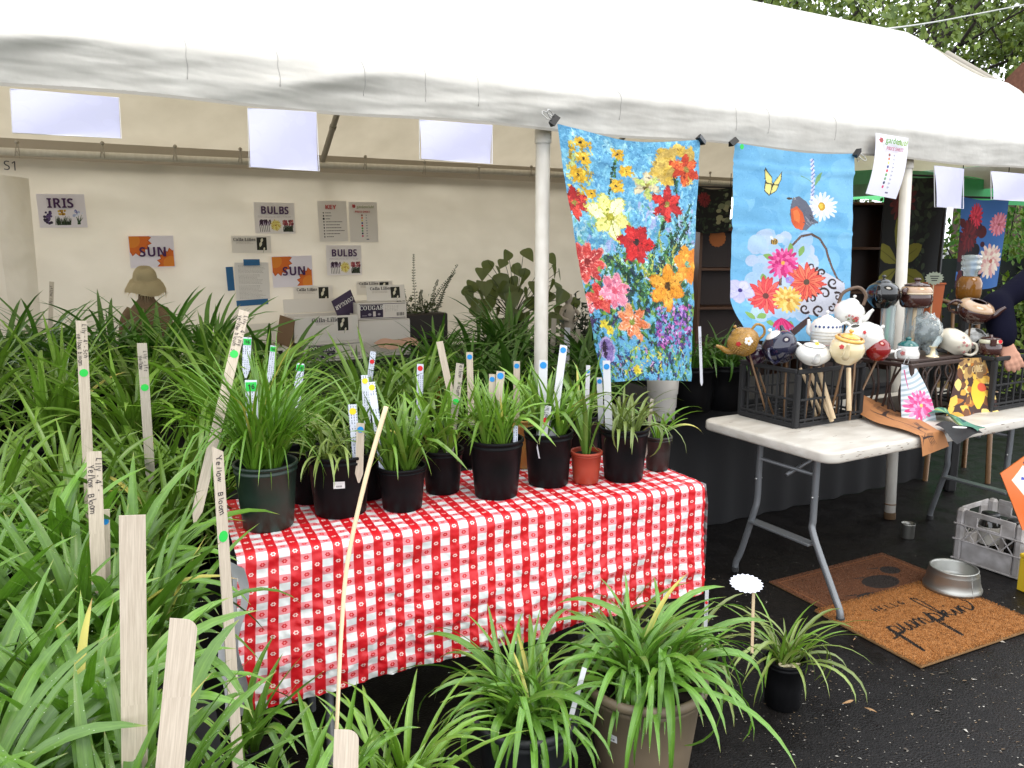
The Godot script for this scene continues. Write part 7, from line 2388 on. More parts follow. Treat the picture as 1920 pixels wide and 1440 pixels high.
	part(o, "bowl", lathe_mesh([[0.0, 0.0], [0.04, 0.0], [0.054, 0.02], [0.056, 0.045], [0.046, 0.07], [0.048, 0.082], [0.044, 0.083]], 28), white)
	part(o, "lid", lathe_mesh([[0.048, 0.083], [0.046, 0.09], [0.03, 0.103], [0.012, 0.108], [0.012, 0.112], [0.016, 0.12], [0.0, 0.128]], 24), green)
	part(o, "handle", tube_mesh(curve([Vector3(-0.045, 0.068, 0.01), Vector3(-0.078, 0.06, 0.015), Vector3(-0.075, 0.025, 0.015), Vector3(-0.05, 0.015, 0.01)]), 0.005), white)
	blossom(o, Vector3(-0.05, 0.05, 0.03), 0.012, dpink, dred, Vector3(-0.8, 0.1, 0.6).normalized())
	# clear vases wrapped in plastic with coloured stripes
	var gl: StandardMaterial3D = M.clear_glass
	var k := 0
	for v in [[Vector3(1.902, 1.032, -3.950), 0.036, 0.27, "tall clear vase with tan and green streaks holding up the black teapot", lin(0.006, 0.20, 0.09)], [Vector3(2.056, 1.039, -4.000), 0.045, 0.26, "wide clear vase with a brown streak holding up the brown crock", lin(0.33, 0.20, 0.11)]]:
		o = thing("glass_vase", v[3], "vase", v[0] + Vector3(0.0, 0.0, -0.03), 0.1)
		var r: float = v[1]
		var hh: float = v[2]
		part(o, "glass", lathe_mesh([[0.0, 0.0], [r, 0.0], [r, hh * 0.5], [r * 0.92, hh * 0.75], [r, hh]], 24), gl)
		for s in 3:
			part(o, "streak", box_mesh(Vector3(r * [0.5, 0.35, 0.3][s], hh * 0.92, 0.004), 0.001), mat("streak_%d_%d" % [k, s], [v[4], lin(0.42, 0.26, 0.15), lin(0.35, 0.36, 0.33)][s], 0.3), Vector3(r * [-0.1, -0.75, 0.6][s], hh / 2, r * 0.2))
		k += 1
	o = teapot("glossy black teapot standing high beside the tent pole", Vector3(1.870, 1.355, -3.990), 0.0813, black, black, {"turn": 0.4, "spout": 2.6, "spout_len": 0.4, "flat": 0.98, "foot": Vector3(0.01, 1.07, 0)})
	o = thing("lidded_crock", "brown stoneware crock with a cream band and tan shoulder by the tent pole", "crock", Vector3(2.040, 1.291, -3.990), 0.1)
	part(o, "crock", lathe_mesh([[0.0, 0.0], [0.062, 0.0], [0.072, 0.012], [0.078, 0.04], [0.074, 0.066]], 32), brown)
	part(o, "band", lathe_mesh([[0.0745, 0.0665], [0.076, 0.067], [0.076, 0.074], [0.074, 0.0745]], 32), glaze("glaze_bone", lin(0.60, 0.48, 0.32)))
	part(o, "shoulder", lathe_mesh([[0.074, 0.075], [0.074, 0.085], [0.066, 0.10], [0.056, 0.106], [0.05, 0.106]], 32), tan)
	part(o, "lid", lathe_mesh([[0.058, 0.107], [0.06, 0.112], [0.045, 0.118], [0.012, 0.124], [0.012, 0.132], [0.018, 0.138], [0.014, 0.146], [0.0, 0.148]], 28), brown)
	part(o, "handle", tube_mesh(curve([Vector3(-0.065, 0.09, 0.02), Vector3(-0.085, 0.085, 0.03), Vector3(-0.08, 0.07, 0.03)]), 0.012), brown)
	part(o, "dowel", tube_mesh([Vector3(0, 0, 0), Vector3(0, 1.07 - o.position.y, -0.0)], 0.009), M.bamboo)
	# crumpled clear plastic bag with something dark in it
	o = thing("plastic_bag", "crumpled clear plastic bag with dark fill, between the vases and the floral teapot", "bag", Vector3(2.100, 1.169, -3.970), 0.0)
	var pm := mat("clear_film", Color(0.75, 0.8, 0.8, 0.32), 0.08)
	pm.transparency = BaseMaterial3D.TRANSPARENCY_ALPHA
	var blob := func(r: float, amp: float, fq: float) -> ArrayMesh:
		return sheet(28, 18, func(u: float, v: float):
			var n := Vector3(-sin(u * TAU) * sin(v * PI), cos(v * PI), cos(u * TAU) * sin(v * PI))
			var q := n * r * (1.0 + amp * NZ.get_noise_3d(n.x * fq, n.y * fq, n.z * fq))
			return q * Vector3(1, 1.15, 0.8))
	part(o, "film", blob.call(0.075, 0.45, 2.4), pm)
	part(o, "contents", blob.call(0.052, 0.5, 3.0), mat("dark_fill", lin(0.025, 0.026, 0.028), 0.25))
	part(o, "tail", tube_mesh(curve([Vector3(0.0, -0.07, 0), Vector3(0.03, -0.12, 0.02), Vector3(0.0, -0.17, 0.02)]), 0.02, 0.035, 10), pm)
	# by the third crate
	o = teapot("ivory floral teapot lying tipped, spout pointing up at the crumpled bag", Vector3(2.256, 1.117, -3.990), 0.0835, glaze("glaze_ivory", lin(0.66, 0.61, 0.50)), null, {"turn": 0.0, "tilt": Vector2(0.1, -0.5), "flat": 0.85, "spout": PI, "spout_len": 1.2, "handle": true, "foot": Vector3(0.0, 1.0, 0)})
	for j in 10:
		var a := R.randf_range(-0.3, 1.0)
		var b := R.randf_range(-0.5, 0.5)
		var n := Vector3(sin(a) * cos(b), sin(b), cos(a) * cos(b))
		blossom(o, n * Vector3(0.078, 0.068, 0.078), 0.008, [dpink, M.wood_stake_grey, M.wood_stake_grey][j % 3], dpink, n)
	o = thing("glass_ornament", "small clear glass and cream foot under the floral teapot", "ornament", Vector3(2.096, 1.044, -3.890), 0.0)
	part(o, "foot", lathe_mesh([[0.0, 0.0], [0.034, 0.0], [0.03, 0.012], [0.012, 0.02], [0.01, 0.05], [0.02, 0.06]], 20), cream)
	part(o, "stem", tube_mesh([Vector3(0.0, 0.05, 0), Vector3(0.04, 0.10, -0.02)], 0.012, 0.016), gl)
	o = teapot("dark brown teapot with a tan drip glaze, balanced above the floral one", Vector3(2.391, 1.266, -4.070), 0.0877, brown, null, {"turn": 0.0, "tilt": Vector2(0.35, -0.12), "flat": 0.78, "spout": 0.15, "spout_len": 0.9, "handle": true, "foot": Vector3(-0.02, 1.03, 0)})
	part(o, "drip_glaze", lathe_mesh([[0.079, 0.018], [0.0795, 0.024], [0.068, 0.038], [0.051, 0.046], [0.04, 0.05]], 32), tan).scale = Vector3.ONE * 1.085
	o = teapot("white cup-like pot with dark glass, half behind the floral teapot", Vector3(2.464, 1.113, -4.170), 0.0589, white, null, {"spout": -0.3, "tilt": Vector2(0.5, -0.2), "foot": Vector3(0, 0.9, 0)})
	part(o, "dark_disc", disc_mesh(0.03), mat("dark_glass", lin(0.03, 0.03, 0.03), 0.05), Vector3(0, 0.005, 0.056))
	o = thing("lidded_crock", "small square-shouldered brown crock with cream stripes and a red dot, by the hand", "crock", Vector3(2.440, 1.051, -3.990), -0.1)
	part(o, "crock", lathe_mesh([[0.0, 0.0], [0.05, 0.0], [0.056, 0.01], [0.056, 0.05], [0.05, 0.058]], 28), brown)
	part(o, "band", lathe_mesh([[0.052, 0.058], [0.054, 0.062], [0.05, 0.075], [0.045, 0.078]], 28), glaze("glaze_stripe", lin(0.52, 0.50, 0.36)))
	part(o, "lid", lathe_mesh([[0.046, 0.078], [0.048, 0.084], [0.03, 0.088], [0.008, 0.09], [0.008, 0.10], [0.0, 0.102]], 24), brown)
	part(o, "handle", box_mesh(Vector3(0.03, 0.035, 0.012), 0.004), brown, Vector3(-0.012, 0.065, 0.054))
	var dd := part(o, "red_dot", disc_mesh(0.010), M.dot_red, Vector3(0.022, 0.07, 0.050))
	flags()


func flags() -> void:
	# tan flag with bare trees, hanging over the table edge
	var im := picture(320, 200, Color(0.68, 0.46, 0.28))
	for k in 40:
		disc(im, Vector2(R.randf() * 320, R.randf() * 200), R.randf_range(10, 40), Color(0.68, 0.46, 0.28).darkened(R.randf() * 0.07))
	var ink := Color(0.20, 0.13, 0.11)
	for t in [[Vector2(70, 118), 62.0], [Vector2(160, 122), 46.0], [Vector2(262, 176), 84.0]]:
		var b: Vector2 = t[0]
		var l: float = t[1]
		brush(im, [b, b + Vector2(-2, -l * 0.5), b + Vector2(2, -l)], 11, 3, ink)
		for k in 9:
			var y := l * (0.35 + 0.07 * k)
			var s := 1.0 if k % 2 else -1.0
			brush(im, [b + Vector2(0, -y), b + Vector2(s * 18, -y - 10), b + Vector2(s * 30, -y - 22)], 4, 1, ink)
			brush(im, [b + Vector2(s * 14, -y - 8), b + Vector2(s * 32, -y - 8)], 2, 1, ink)
		for k in 5:
			brush(im, [b, b + Vector2((k - 2) * 13, 8 + 4 * absf(k - 2))], 6, 1, ink)
	brush(im, [Vector2(40, 124), Vector2(130, 128), Vector2(210, 132), Vector2(262, 170)], 3, 5, ink)
	for p in [Vector2(28, 40), Vector2(46, 34), Vector2(36, 56)]:
		brush(im, [p + Vector2(-7, -3), p, p + Vector2(7, -3)], 2, 2, ink)
	var fwd := Vector3(sin(YAW), 0, cos(YAW))
	var tops := [Vector3(1.756, 0.860, -3.888), Vector3(1.890, 0.800, -3.861), Vector3(1.938, 0.781, -3.653), Vector3(1.916, 0.779, -3.464)]
	var lows := [Vector3(1.696, 0.790, -3.831), Vector3(1.700, 0.782, -3.603), Vector3(1.758, 0.781, -3.455), Vector3(1.774, 0.779, -3.372)]
	tops.append_array([tops[3] + fwd * 0.02 + Vector3(0.015, -0.012, 0), tops[3] + fwd * 0.03 + Vector3(0.04, -0.075, -0.01)])
	lows.append_array([lows[3] + fwd * 0.02 + Vector3(0.005, -0.012, 0), lows[3] + fwd * 0.03 + Vector3(0.012, -0.095, 0)])
	var tl: Vector3 = tops[0]
	var tr: Vector3
	var bl: Vector3
	var br: Vector3
	var tc := curve(tops, 5)
	var lc := curve(lows, 5)
	var o := thing("garden_flag", "tan cloth flag printed with bare black trees, draped over the table's front edge", "flag", tl)
	part(o, "cloth", sheet(25, 10, func(u: float, v: float):
		var i := clampi(roundi(u * 25.0), 0, 25)
		return tc[i].lerp(lc[i], v) - tl + Vector3(0, 0.008 * sin(v * PI) * (1.0 - u) + 0.003, 0)), print_mat(im, 0.8))
	# striped cloth with one big pink bloom, gathered at the top
	im = picture(160, 300, Color(0.80, 0.83, 0.86))
	for k in 14:
		brush(im, [Vector2(-10, k * 26 + 20), Vector2(170, k * 26 - 30)], 11, 11, Color(0.62, 0.68, 0.71))
	dahlia(im, Vector2(92, 200), 86, [Color(0.88, 0.36, 0.58), Color(0.93, 0.58, 0.72), Color(0.82, 0.24, 0.48)], Color(0.9, 0.75, 0.4))
	brush(im, [Vector2(20, 20), Vector2(34, 110)], 8, 2, Color(0.75, 0.2, 0.45))
	tl = Vector3(1.870, 1.037, -3.740)
	tr = Vector3(1.937, 1.029, -3.740)
	bl = Vector3(1.857, 0.761, -3.660)
	br = Vector3(2.057, 0.761, -3.720)
	o = thing("garden_flag", "striped pale flag with one large pink flower, hung from the twig basket", "flag", tl)
	part(o, "cloth", sheet(20, 24, func(u: float, v: float):
		var p: Vector3 = tl.lerp(tr, u).lerp(bl.lerp(br, u), pow(v, 0.9))
		p.x += 0.02 * sin(v * PI) * (u - 0.2)
		p.z += 0.02 * sin(u * 6.0) * v + 0.02 * sin(u * PI)
		return p - tl), print_mat(im, 0.75))
	part(o, "metal_loop", tube_mesh(curve([Vector3(0.01, 0.0, 0), Vector3(0.02, 0.03, 0), Vector3(0.035, 0.03, 0.0), Vector3(0.03, 0.0, 0)]), 0.002), M.steel)
	# yellow leaf flag reading ...OME
	im = picture(240, 320, Color(0.26, 0.17, 0.15))
	for k in 60:
		petal(im, Vector2(R.randf() * 240, R.randf_range(30, 320)), R.randf() * TAU, R.randf_range(30, 70), 34, [Color(0.80, 0.60, 0.24), Color(0.86, 0.70, 0.30), Color(0.68, 0.42, 0.16), Color(0.86, 0.76, 0.45), Color(0.42, 0.26, 0.16)][k % 5])
	im.fill_rect(Rect2i(0, 0, 240, 26), Color(0.74, 0.58, 0.34))
	for k in 30:
		disc(im, Vector2(R.randf() * 240, R.randf_range(0, 90)), R.randf_range(12, 26), [Color(0.72, 0.58, 0.34), Color(0.5, 0.38, 0.24), Color(0.62, 0.48, 0.28)][k % 3])
	petal(im, Vector2(150, 260), -PI / 2, 150, 80, Color(0.88, 0.74, 0.22))
	disc(im, Vector2(178, 150), 22, Color(0.80, 0.34, 0.22))
	tl = Vector3(2.241, 1.042, -3.900)
	tr = Vector3(2.411, 1.036, -3.980)
	bl = Vector3(2.140, 0.743, -3.800)
	br = Vector3(2.498, 0.714, -3.950)
	o = thing("garden_flag", "golden leaf flag with pale lettering hung over the farther black crate", "flag", tl)
	part(o, "cloth", sheet(24, 24, func(u: float, v: float):
		var p: Vector3 = tl.lerp(tr, u).lerp(bl.lerp(br, u), v)
		return p - tl + fwd * (0.022 * sin(u * 8.0) * v + 0.03 * v * v * sin(u * PI))), print_mat(im, 0.8))
	var gold_ink := mat("cream_ink", lin(0.62, 0.48, 0.25), 0.6)
	var lo := lettering(o, "OME", 0.045, Vector3(2.310, 0.995, -3.860) - tl, gold_ink, 0.0, "Droid Serif", 400, 0.9)
	lo.rotation.y = YAW
	# teal and black flag ends lying on the table
	im = picture(128, 128, Color(0.30, 0.50, 0.42))
	for k in 40:
		petal(im, Vector2(R.randf() * 128, R.randf() * 128), R.randf() * TAU, 40, 18, [Color(0.2, 0.42, 0.36), Color(0.5, 0.68, 0.52), Color(0.62, 0.7, 0.4), Color(0.15, 0.3, 0.3)][k % 4])
	var q := [Vector3(1.996, 0.775, -3.715), Vector3(2.165, 0.775, -3.837), Vector3(2.186, 0.775, -3.545), Vector3(2.018, 0.765, -3.323)]
	o = thing("garden_flag", "crumpled teal flag end lying behind the black one on the table", "flag", q[0])
	part(o, "cloth", sheet(20, 10, func(u: float, v: float): return q[0].lerp(q[2], u).lerp(q[1].lerp(q[3], u), v) - q[0] + Vector3(0, 0.022 * sin(u * 5.0 + v * 3.0) + 0.02, 0)), print_mat(im, 0.8))
	q = [Vector3(1.933, 0.775, -3.512), Vector3(2.074, 0.775, -3.600), Vector3(2.063, 0.770, -3.360), Vector3(1.891, 0.765, -3.248)]
	o = thing("garden_flag", "small black flag with a white letter O lying on the table edge", "flag", q[0])
	part(o, "cloth", sheet(14, 10, func(u: float, v: float): return q[0].lerp(q[3], u).lerp(q[1].lerp(q[2], u), v) - q[0] + Vector3(0, 0.012 * sin(u * 5.0 + v * 4.0) + 0.014, 0)), M.black_matt)
	var ring := []
	for k in 17:
		var c := TAU * k / 16
		ring.append(Vector3(1.993, 0.775, -3.419) - q[0] + Vector3(cos(c) * 0.028, 0.026 + 0.002 * sin(c), sin(c) * 0.02))
	part(o, "letter", tube_mesh(ring, 0.0025, -1.0, 6), M.white_ink)


# ---------------------------------------------------------------- things on the asphalt
func mat_fibres(o: Node3D, w: float, d: float, base: Color, mask: Image, count: int, hgt: float) -> void:
	var st := begin(false)
	tri(st, Vector3(-0.0011, 0, 0), Vector3(0.0002, 1.0, 0.25), Vector3(0.0011, 0, 0))
	var mm := MultiMesh.new()
	mm.transform_format = MultiMesh.TRANSFORM_3D
	mm.use_colors = true
	mm.mesh = done(st)
	mm.instance_count = count
	for i in count:
		var u := R.randf()
		var v := R.randf()
		var c := base * R.randf_range(0.55, 1.45)
		if mask:
			var m := mask.get_pixel(clampi(int(u * mask.get_width()), 0, mask.get_width() - 1), clampi(int(v * mask.get_height()), 0, mask.get_height() - 1))
			c = Color(m.r, m.g, m.b).srgb_to_linear() * R.randf_range(0.6, 1.4)
		var b := Basis.from_euler(Vector3(R.randf_range(-0.9, 0.9), R.randf() * TAU, R.randf_range(-0.9, 0.9))) * Basis.from_scale(Vector3(1.3, R.randf_range(0.004, 0.008), 0.006))
		mm.set_instance_transform(i, Transform3D(b, Vector3((u - 0.5) * w, hgt - 0.001, (v - 0.5) * d)))
		mm.set_instance_color(i, c)
	var mi := MultiMeshInstance3D.new()
	mi.name = "fibre"
	mi.multimesh = mm
	mi.material_override = M.fibre
	o.add_child(mi)
	stuff(mi)


func coir_image(w: int, h: int, base: Color) -> Image:
	var im := picture(w, h, base)
	for k in w * h / 14:
		var p := Vector2(R.randf() * w, R.randf() * h)
		im.fill_rect(Rect2i(int(p.x), int(p.y), R.randi_range(1, 3), R.randi_range(1, 2)), base.lerp([base.darkened(0.5), base.lightened(0.25), base.darkened(0.25)][k % 3], 0.7))
	return im


func script_line(im: Image, origin: Vector2, sx: float, pts: Array, w: float, c: Color) -> void:
	var v := []
	for p in pts:
		v.append(Vector3(origin.x + p[0] * sx, origin.y + p[1] * sx, 0))
	var smooth := curve(v, 6)
	for i in smooth.size() - 1:
		brush(im, [Vector2(smooth[i].x, smooth[i].y), Vector2(smooth[i + 1].x, smooth[i + 1].y)], w, w, c)
		disc(im, Vector2(smooth[i].x, smooth[i].y), w * 0.5, c)


func on_the_ground() -> void:
	var fm := mat("fibre", Color(1, 1, 1), 0.9)
	fm.vertex_color_use_as_albedo = true
	# front mat: HELLO pumpkin
	var p0 := Vector3(1.382, 0, -3.273)
	var p1 := Vector3(1.565, 0, -2.778)
	var ex := Vector3(0.9, 0, -0.436).normalized()
	var len := 0.78
	var dep := p0.distance_to(p1)
	var turn := atan2(-ex.z, ex.x)
	var c := p1 + ex * len / 2 + Vector3(-ex.z, 0, ex.x) * -dep / 2
	var im := coir_image(600, 400, Color(0.62, 0.41, 0.20))
	var ink := Color(0.10, 0.075, 0.06)
	# block capitals
	var caps := {"H": [[[0, 0], [0, 20]], [[12, 0], [12, 20]], [[0, 10], [12, 10]]], "E": [[[0, 0], [0, 20]], [[0, 0], [11, 0]], [[0, 10], [9, 10]], [[0, 20], [11, 20]]], "L": [[[0, 0], [0, 20]], [[0, 20], [11, 20]]], "O": [[[6, 0], [0, 6], [0, 14], [6, 20], [12, 14], [12, 6], [6, 0]]]}
	var x := 178.0
	for ch in ["H", "E", "L", "L", "O"]:
		for s in caps[ch]:
			for k in s.size() - 1:
				brush(im, [Vector2(x + s[k][0] * 1.15, 80 + s[k][1] * 1.25), Vector2(x + s[k + 1][0] * 1.15, 80 + s[k + 1][1] * 1.25)], 6.5, 6.5, ink)
		x += 31
	# joined script: p u m p k i n
	script_line(im, Vector2(70, 150), 4.3, [[0, 24], [6, 22], [10, 10], [9, 24], [6, 40], [4, 44], [8, 20], [12, 10], [17, 13], [14, 21], [10, 20], [18, 19], [22, 10], [21, 18], [25, 20], [29, 11], [29, 19], [33, 18], [35, 10], [35, 19], [38, 11], [41, 11], [41, 19], [44, 11], [47, 12], [47, 18], [50, 19], [54, 12], [57, 6], [55, 20], [52, 38], [50, 41], [53, 20], [58, 9], [63, 12], [60, 20], [56, 19], [66, 16], [71, 2], [73, -12], [69, -14], [67, 2], [67, 19], [70, 12], [74, 10], [72, 14], [69, 14], [76, 19], [81, 12], [81, 18], [84, 19], [87, 11], [87, 19], [90, 11], [94, 12], [94, 19], [101, 16], [106, 8], [104, 4]], 8.0, ink)
	disc(im, Vector2(70 + 81 * 4.3, 150 + 5 * 4.3), 4, ink)
	var o := thing("door_mat", "tan coir doormat lettered hello pumpkin, in front of the darker mat", "doormat", c + Vector3(0, 0.002, 0), turn)
	part(o, "backing", box_mesh(Vector3(len, 0.009, dep), 0.003), mat("coir_back", lin(0.16, 0.085, 0.03), 0.95), Vector3(0, 0.005, 0))
	part(o, "pile", sheet(40, 26, func(u: float, v: float): return Vector3((u - 0.5) * len, 0.0125 + 0.002 * NZ.get_noise_2d(u * 20.0, v * 14.0) - 0.006 * (smoothstep(0.97, 1.0, maxf(absf(u - 0.5), absf(v - 0.5)) * 2.0)), (v - 0.5) * dep)), print_mat(im, 0.95))
	mat_fibres(o, len, dep, Color.WHITE, im, 42000, 0.0125)
	# darker mat behind
	var im2 := coir_image(500, 320, Color(0.36, 0.205, 0.10))
	for r in [[18, 6], [34, 2]]:
		for k in 2:
			im2.fill_rect(Rect2i(r[0], r[0] if k == 0 else 320 - r[0] - r[1], 500 - r[0] * 2, r[1]), Color(0.46, 0.28, 0.15))
			im2.fill_rect(Rect2i(r[0] if k == 0 else 500 - r[0] - r[1], r[0], r[1], 320 - r[0] * 2), Color(0.46, 0.28, 0.15))
	for d in [[Vector2(300, 170), 66.0, 46.0], [Vector2(180, 240), 50.0, 34.0], [Vector2(400, 120), 34.0, 30.0]]:
		disc(im2, d[0], d[1], Color(0.13, 0.10, 0.085), d[2])
		brush(im2, [d[0] + Vector2(-20, -d[2]), d[0] + Vector2(-60, -d[2] - 12)], 8, 2, Color(0.13, 0.10, 0.085))
	var a := Vector3(1.268, 0, -3.507)
	var len2 := 0.80
	var d2 := 0.46
	var c2 := a + ex * len2 / 2 + Vector3(-ex.z, 0, ex.x) * 0.155
	o = thing("door_mat", "dark rust-brown doormat with a border and black shapes, tucked under the tan mat", "doormat", Vector3(c2.x, 0.001, c2.z), turn + 0.02)
	part(o, "backing", box_mesh(Vector3(len2, 0.004, d2), 0.001), M.coir_back, Vector3(0, 0.0025, 0))
	part(o, "pile", sheet(10, 8, func(u: float, v: float): return Vector3((u - 0.5) * len2, 0.0056, (v - 0.5) * d2)), print_mat(im2, 0.95))
	mat_fibres(o, len2, d2, Color.WHITE, im2, 9000, 0.0056)
	# galvanised pet bowl
	o = thing("pet_bowl", "galvanised flared pet bowl standing on the tan doormat", "bowl", Vector3(2.067, 0.020, -3.477) + Vector3(0, -0.004, 0), 0.0)
	part(o, "bowl", lathe_mesh([[0.108, 0.0], [0.124, 0.001], [0.126, 0.012], [0.120, 0.022], [0.119, 0.026], [0.112, 0.05], [0.113, 0.053], [0.108, 0.078], [0.109, 0.081], [0.101, 0.094], [0.105, 0.100], [0.103, 0.104], [0.097, 0.103], [0.094, 0.095], [0.09, 0.05], [0.08, 0.035], [0.0, 0.032]], 48), M.galvanised)
	part(o, "side_seam", bar_mesh(Vector3(0.03, 0.002, 0.121), Vector3(0.026, 0.095, 0.099), 0.004, 0.003), M.galvanised)
	# small metal cup by the pole
	o = thing("metal_cup", "small grey metal cup standing by the foot of the tent pole", "cup", Vector3(2.196, 0.000, -4.160), 0.0)
	part(o, "cup", lathe_mesh([[0.0, 0.004], [0.032, 0.0], [0.034, 0.004], [0.035, 0.078], [0.037, 0.084], [0.034, 0.083], [0.032, 0.06], [0.031, 0.01], [0.0, 0.008]], 28), M.galvanised)
	# grey milk crate with jars
	var n := Vector3(2.450, 0.000, -3.588)
	var l := Vector3(2.282, 0.000, -3.865)
	var ax := (n - l).normalized()
	var tr := atan2(-ax.z, ax.x)
	var wv := ax.cross(Vector3.UP)
	var w := 0.33
	var h := 0.275
	var mid := (n + l) / 2 + Vector3(ax.z, 0, -ax.x) * w / 2
	var gm := mat("crate_grey", lin(0.52, 0.50, 0.50), 0.5)
	gm.albedo_texture = noise_tex(0.02, 256, Color(0.75, 0.74, 0.72), Color(1, 1, 1), 81, 4)
	gm.uv1_triplanar = true
	gm.uv1_scale = Vector3(2, 2, 2)
	o = thing("milk_crate", "grey plastic milk crate with crossed bars and a handle slot, holding dark jars", "crate", Vector3(mid.x, 0.001, mid.z), tr)
	for sx in [-1.0, 1.0]:
		for sz in [-1.0, 1.0]:
			part(o, "corner_post", box_mesh(Vector3(0.045, h, 0.045), 0.012), gm, Vector3(sx * (w / 2 - 0.021), h / 2, sz * (w / 2 - 0.021)))
	for k in 4:
		var side := Node3D.new()
		var rot := PI / 2 * k
		var st := begin(false)
		var z := w / 2 - 0.006
		var t := 0.009
		var bs := Basis(Vector3.UP, rot)
		box(st, bs * Vector3(0, 0.055, z), Vector3(w - 0.088, 0.105, t), 0.002, bs)
		for yy in [0.004, 0.108, 0.19]:
			box(st, bs * Vector3(0, yy + 0.003, z + 0.004), Vector3(w + 0.012, 0.008, 0.012), 0.002, bs)
		# crossed bars
		var wx := w - 0.088
		for j in 4:
			var x0 := -wx / 2 + wx * j / 4
			var x1 := x0 + wx / 4
			bar(st, bs * Vector3(x0, 0.112, z), bs * Vector3(x1, 0.188, z), 0.007, 0.006, bs * Vector3.BACK)
			bar(st, bs * Vector3(x0, 0.188, z - 0.001), bs * Vector3(x1, 0.112, z - 0.001), 0.006, 0.005, bs * Vector3.BACK)
		# upper band round the handle slot
		box(st, bs * Vector3(0, 0.262, z), Vector3(w - 0.088, 0.026, t), 0.002, bs)
		for s in [-1.0, 1.0]:
			box(st, bs * Vector3(s * 0.088, 0.223, z), Vector3(0.066, 0.054, t), 0.002, bs)
			bar(st, bs * Vector3(s * 0.058, 0.199, z + 0.005), bs * Vector3(s * 0.058, 0.249, z + 0.005), 0.007, 0.006, bs * Vector3.BACK)
		box(st, bs * Vector3(0, 0.2, z + 0.004), Vector3(0.12, 0.008, 0.010), 0.002, bs)
		part(o, "side_panel", done(st), gm)
		side.free()
	part(o, "crate_floor", box_mesh(Vector3(w - 0.02, 0.008, w - 0.02), 0.001), gm, Vector3(0, 0.009, 0))
	var jm := glaze("jar_dark", lin(0.012, 0.011, 0.009), 0.1)
	var lm := mat("jar_label", lin(0.42, 0.40, 0.36), 0.6)
	var jl := ["pale-labelled dark jar with black lid in the grey milk crate, near its handle", "dark jar in the middle of the grey milk crate", "shorter dark jar beside the middle jar in the grey milk crate", "dark blue-lidded jar in the grey milk crate close to the orange packet"]
	for k in 4:
		var q: Vector3 = [Vector3(-0.035, 0.014, 0.085), Vector3(0.045, 0.014, 0.0), Vector3(0.08, 0.014, 0.09), Vector3(0.11, 0.014, -0.02)][k]
		var jo := thing("jar", jl[k], "jar", o.position + Basis(Vector3.UP, tr) * q, tr)
		var jh: float = [0.25, 0.22, 0.19, 0.21][k]
		var jr: float = [0.048, 0.04, 0.032, 0.038][k]
		part(jo, "glass", lathe_mesh([[0.0, 0.0], [jr, 0.0], [jr, jh * 0.8], [jr * 0.8, jh * 0.9]], 24), jm)
		part(jo, "lid", lathe_mesh([[jr * 0.86, jh * 0.88], [jr * 0.88, jh], [jr * 0.84, jh * 1.02], [0.0, jh * 1.02]], 24), M.black)
		if k == 0:
			part(jo, "label", lathe_mesh([[jr + 0.0006, jh * 0.4], [jr + 0.0006, jh * 0.76]], 24), lm)
	# orange packet leaning on the crate's far corner
	im = picture(160, 220, Color(0.83, 0.40, 0.13))
	poly(im, PackedVector2Array([Vector2(28, 40), Vector2(90, 20), Vector2(150, 110), Vector2(120, 190), Vector2(50, 120)]), Color(0.88, 0.86, 0.80))
	for k in 16:
		var q := Vector2(R.randf_range(50, 125), R.randf_range(50, 140))
		brush(im, [q, q + Vector2(R.randf_range(10, 26), R.randf_range(14, 34))], 11, 4, [Color(0.16, 0.22, 0.62), Color(0.25, 0.32, 0.72), Color(0.08, 0.08, 0.1), Color(0.85, 0.83, 0.8)][k % 4])
	for k in 5:
		im.fill_rect(Rect2i(96 + k * 10, 12, 7, 12), Color(0.15, 0.1, 0.08))
	var sp := PackedVector2Array()
	for k in 24:
		sp.append(Vector2(120, 190) + Vector2(cos(TAU * k / 24), sin(TAU * k / 24)) * (26.0 if k % 2 else 19.0))
	poly(im, sp, Color(0.9, 0.89, 0.88))
	var qa := [Vector3(2.154, 0.608, -3.350), Vector3(2.326, 0.706, -3.400), Vector3(2.429, 0.456, -3.350), Vector3(2.248, 0.363, -3.300)]
	o = thing("orange_packet", "orange packet with a blue and white picture above the grey milk crate", "packet", qa[0])
	part(o, "front", sheet(10, 12, func(u: float, v: float): return qa[0].lerp(qa[1], u).lerp(qa[3].lerp(qa[2], u), v) - qa[0] + Vector3(0, 0, 0.02 * sin(u * PI) * sin(v * PI))), print_mat(im, 0.35))
	part(o, "rear", sheet(4, 4, func(u: float, v: float): return qa[1].lerp(qa[0], u).lerp(qa[2].lerp(qa[3], u), v) - qa[0] + Vector3(0, 0, -0.006)), mat("packet_rear", lin(0.45, 0.13, 0.02), 0.5))
	part(o, "cord", tube_mesh([qa[1].lerp(qa[0], 0.2) - qa[0], Vector3(2.307, 0.833, -3.400) - qa[0]], 0.002), M.black)
	var yb := Vector3(2.453, 0.000, -3.451)
	o = thing("yellow_box", "corner of a yellow box standing on the asphalt by the grey milk crate", "box", yb, 0.3)
	part(o, "box", box_mesh(Vector3(0.12, 0.16, 0.12), 0.004), mat("yellow_card", lin(0.62, 0.42, 0.02), 0.5), Vector3(0, 0.081, 0))
	part(o, "lid", box_mesh(Vector3(0.124, 0.02, 0.124), 0.004), M.yellow_card, Vector3(0, 0.172, 0))


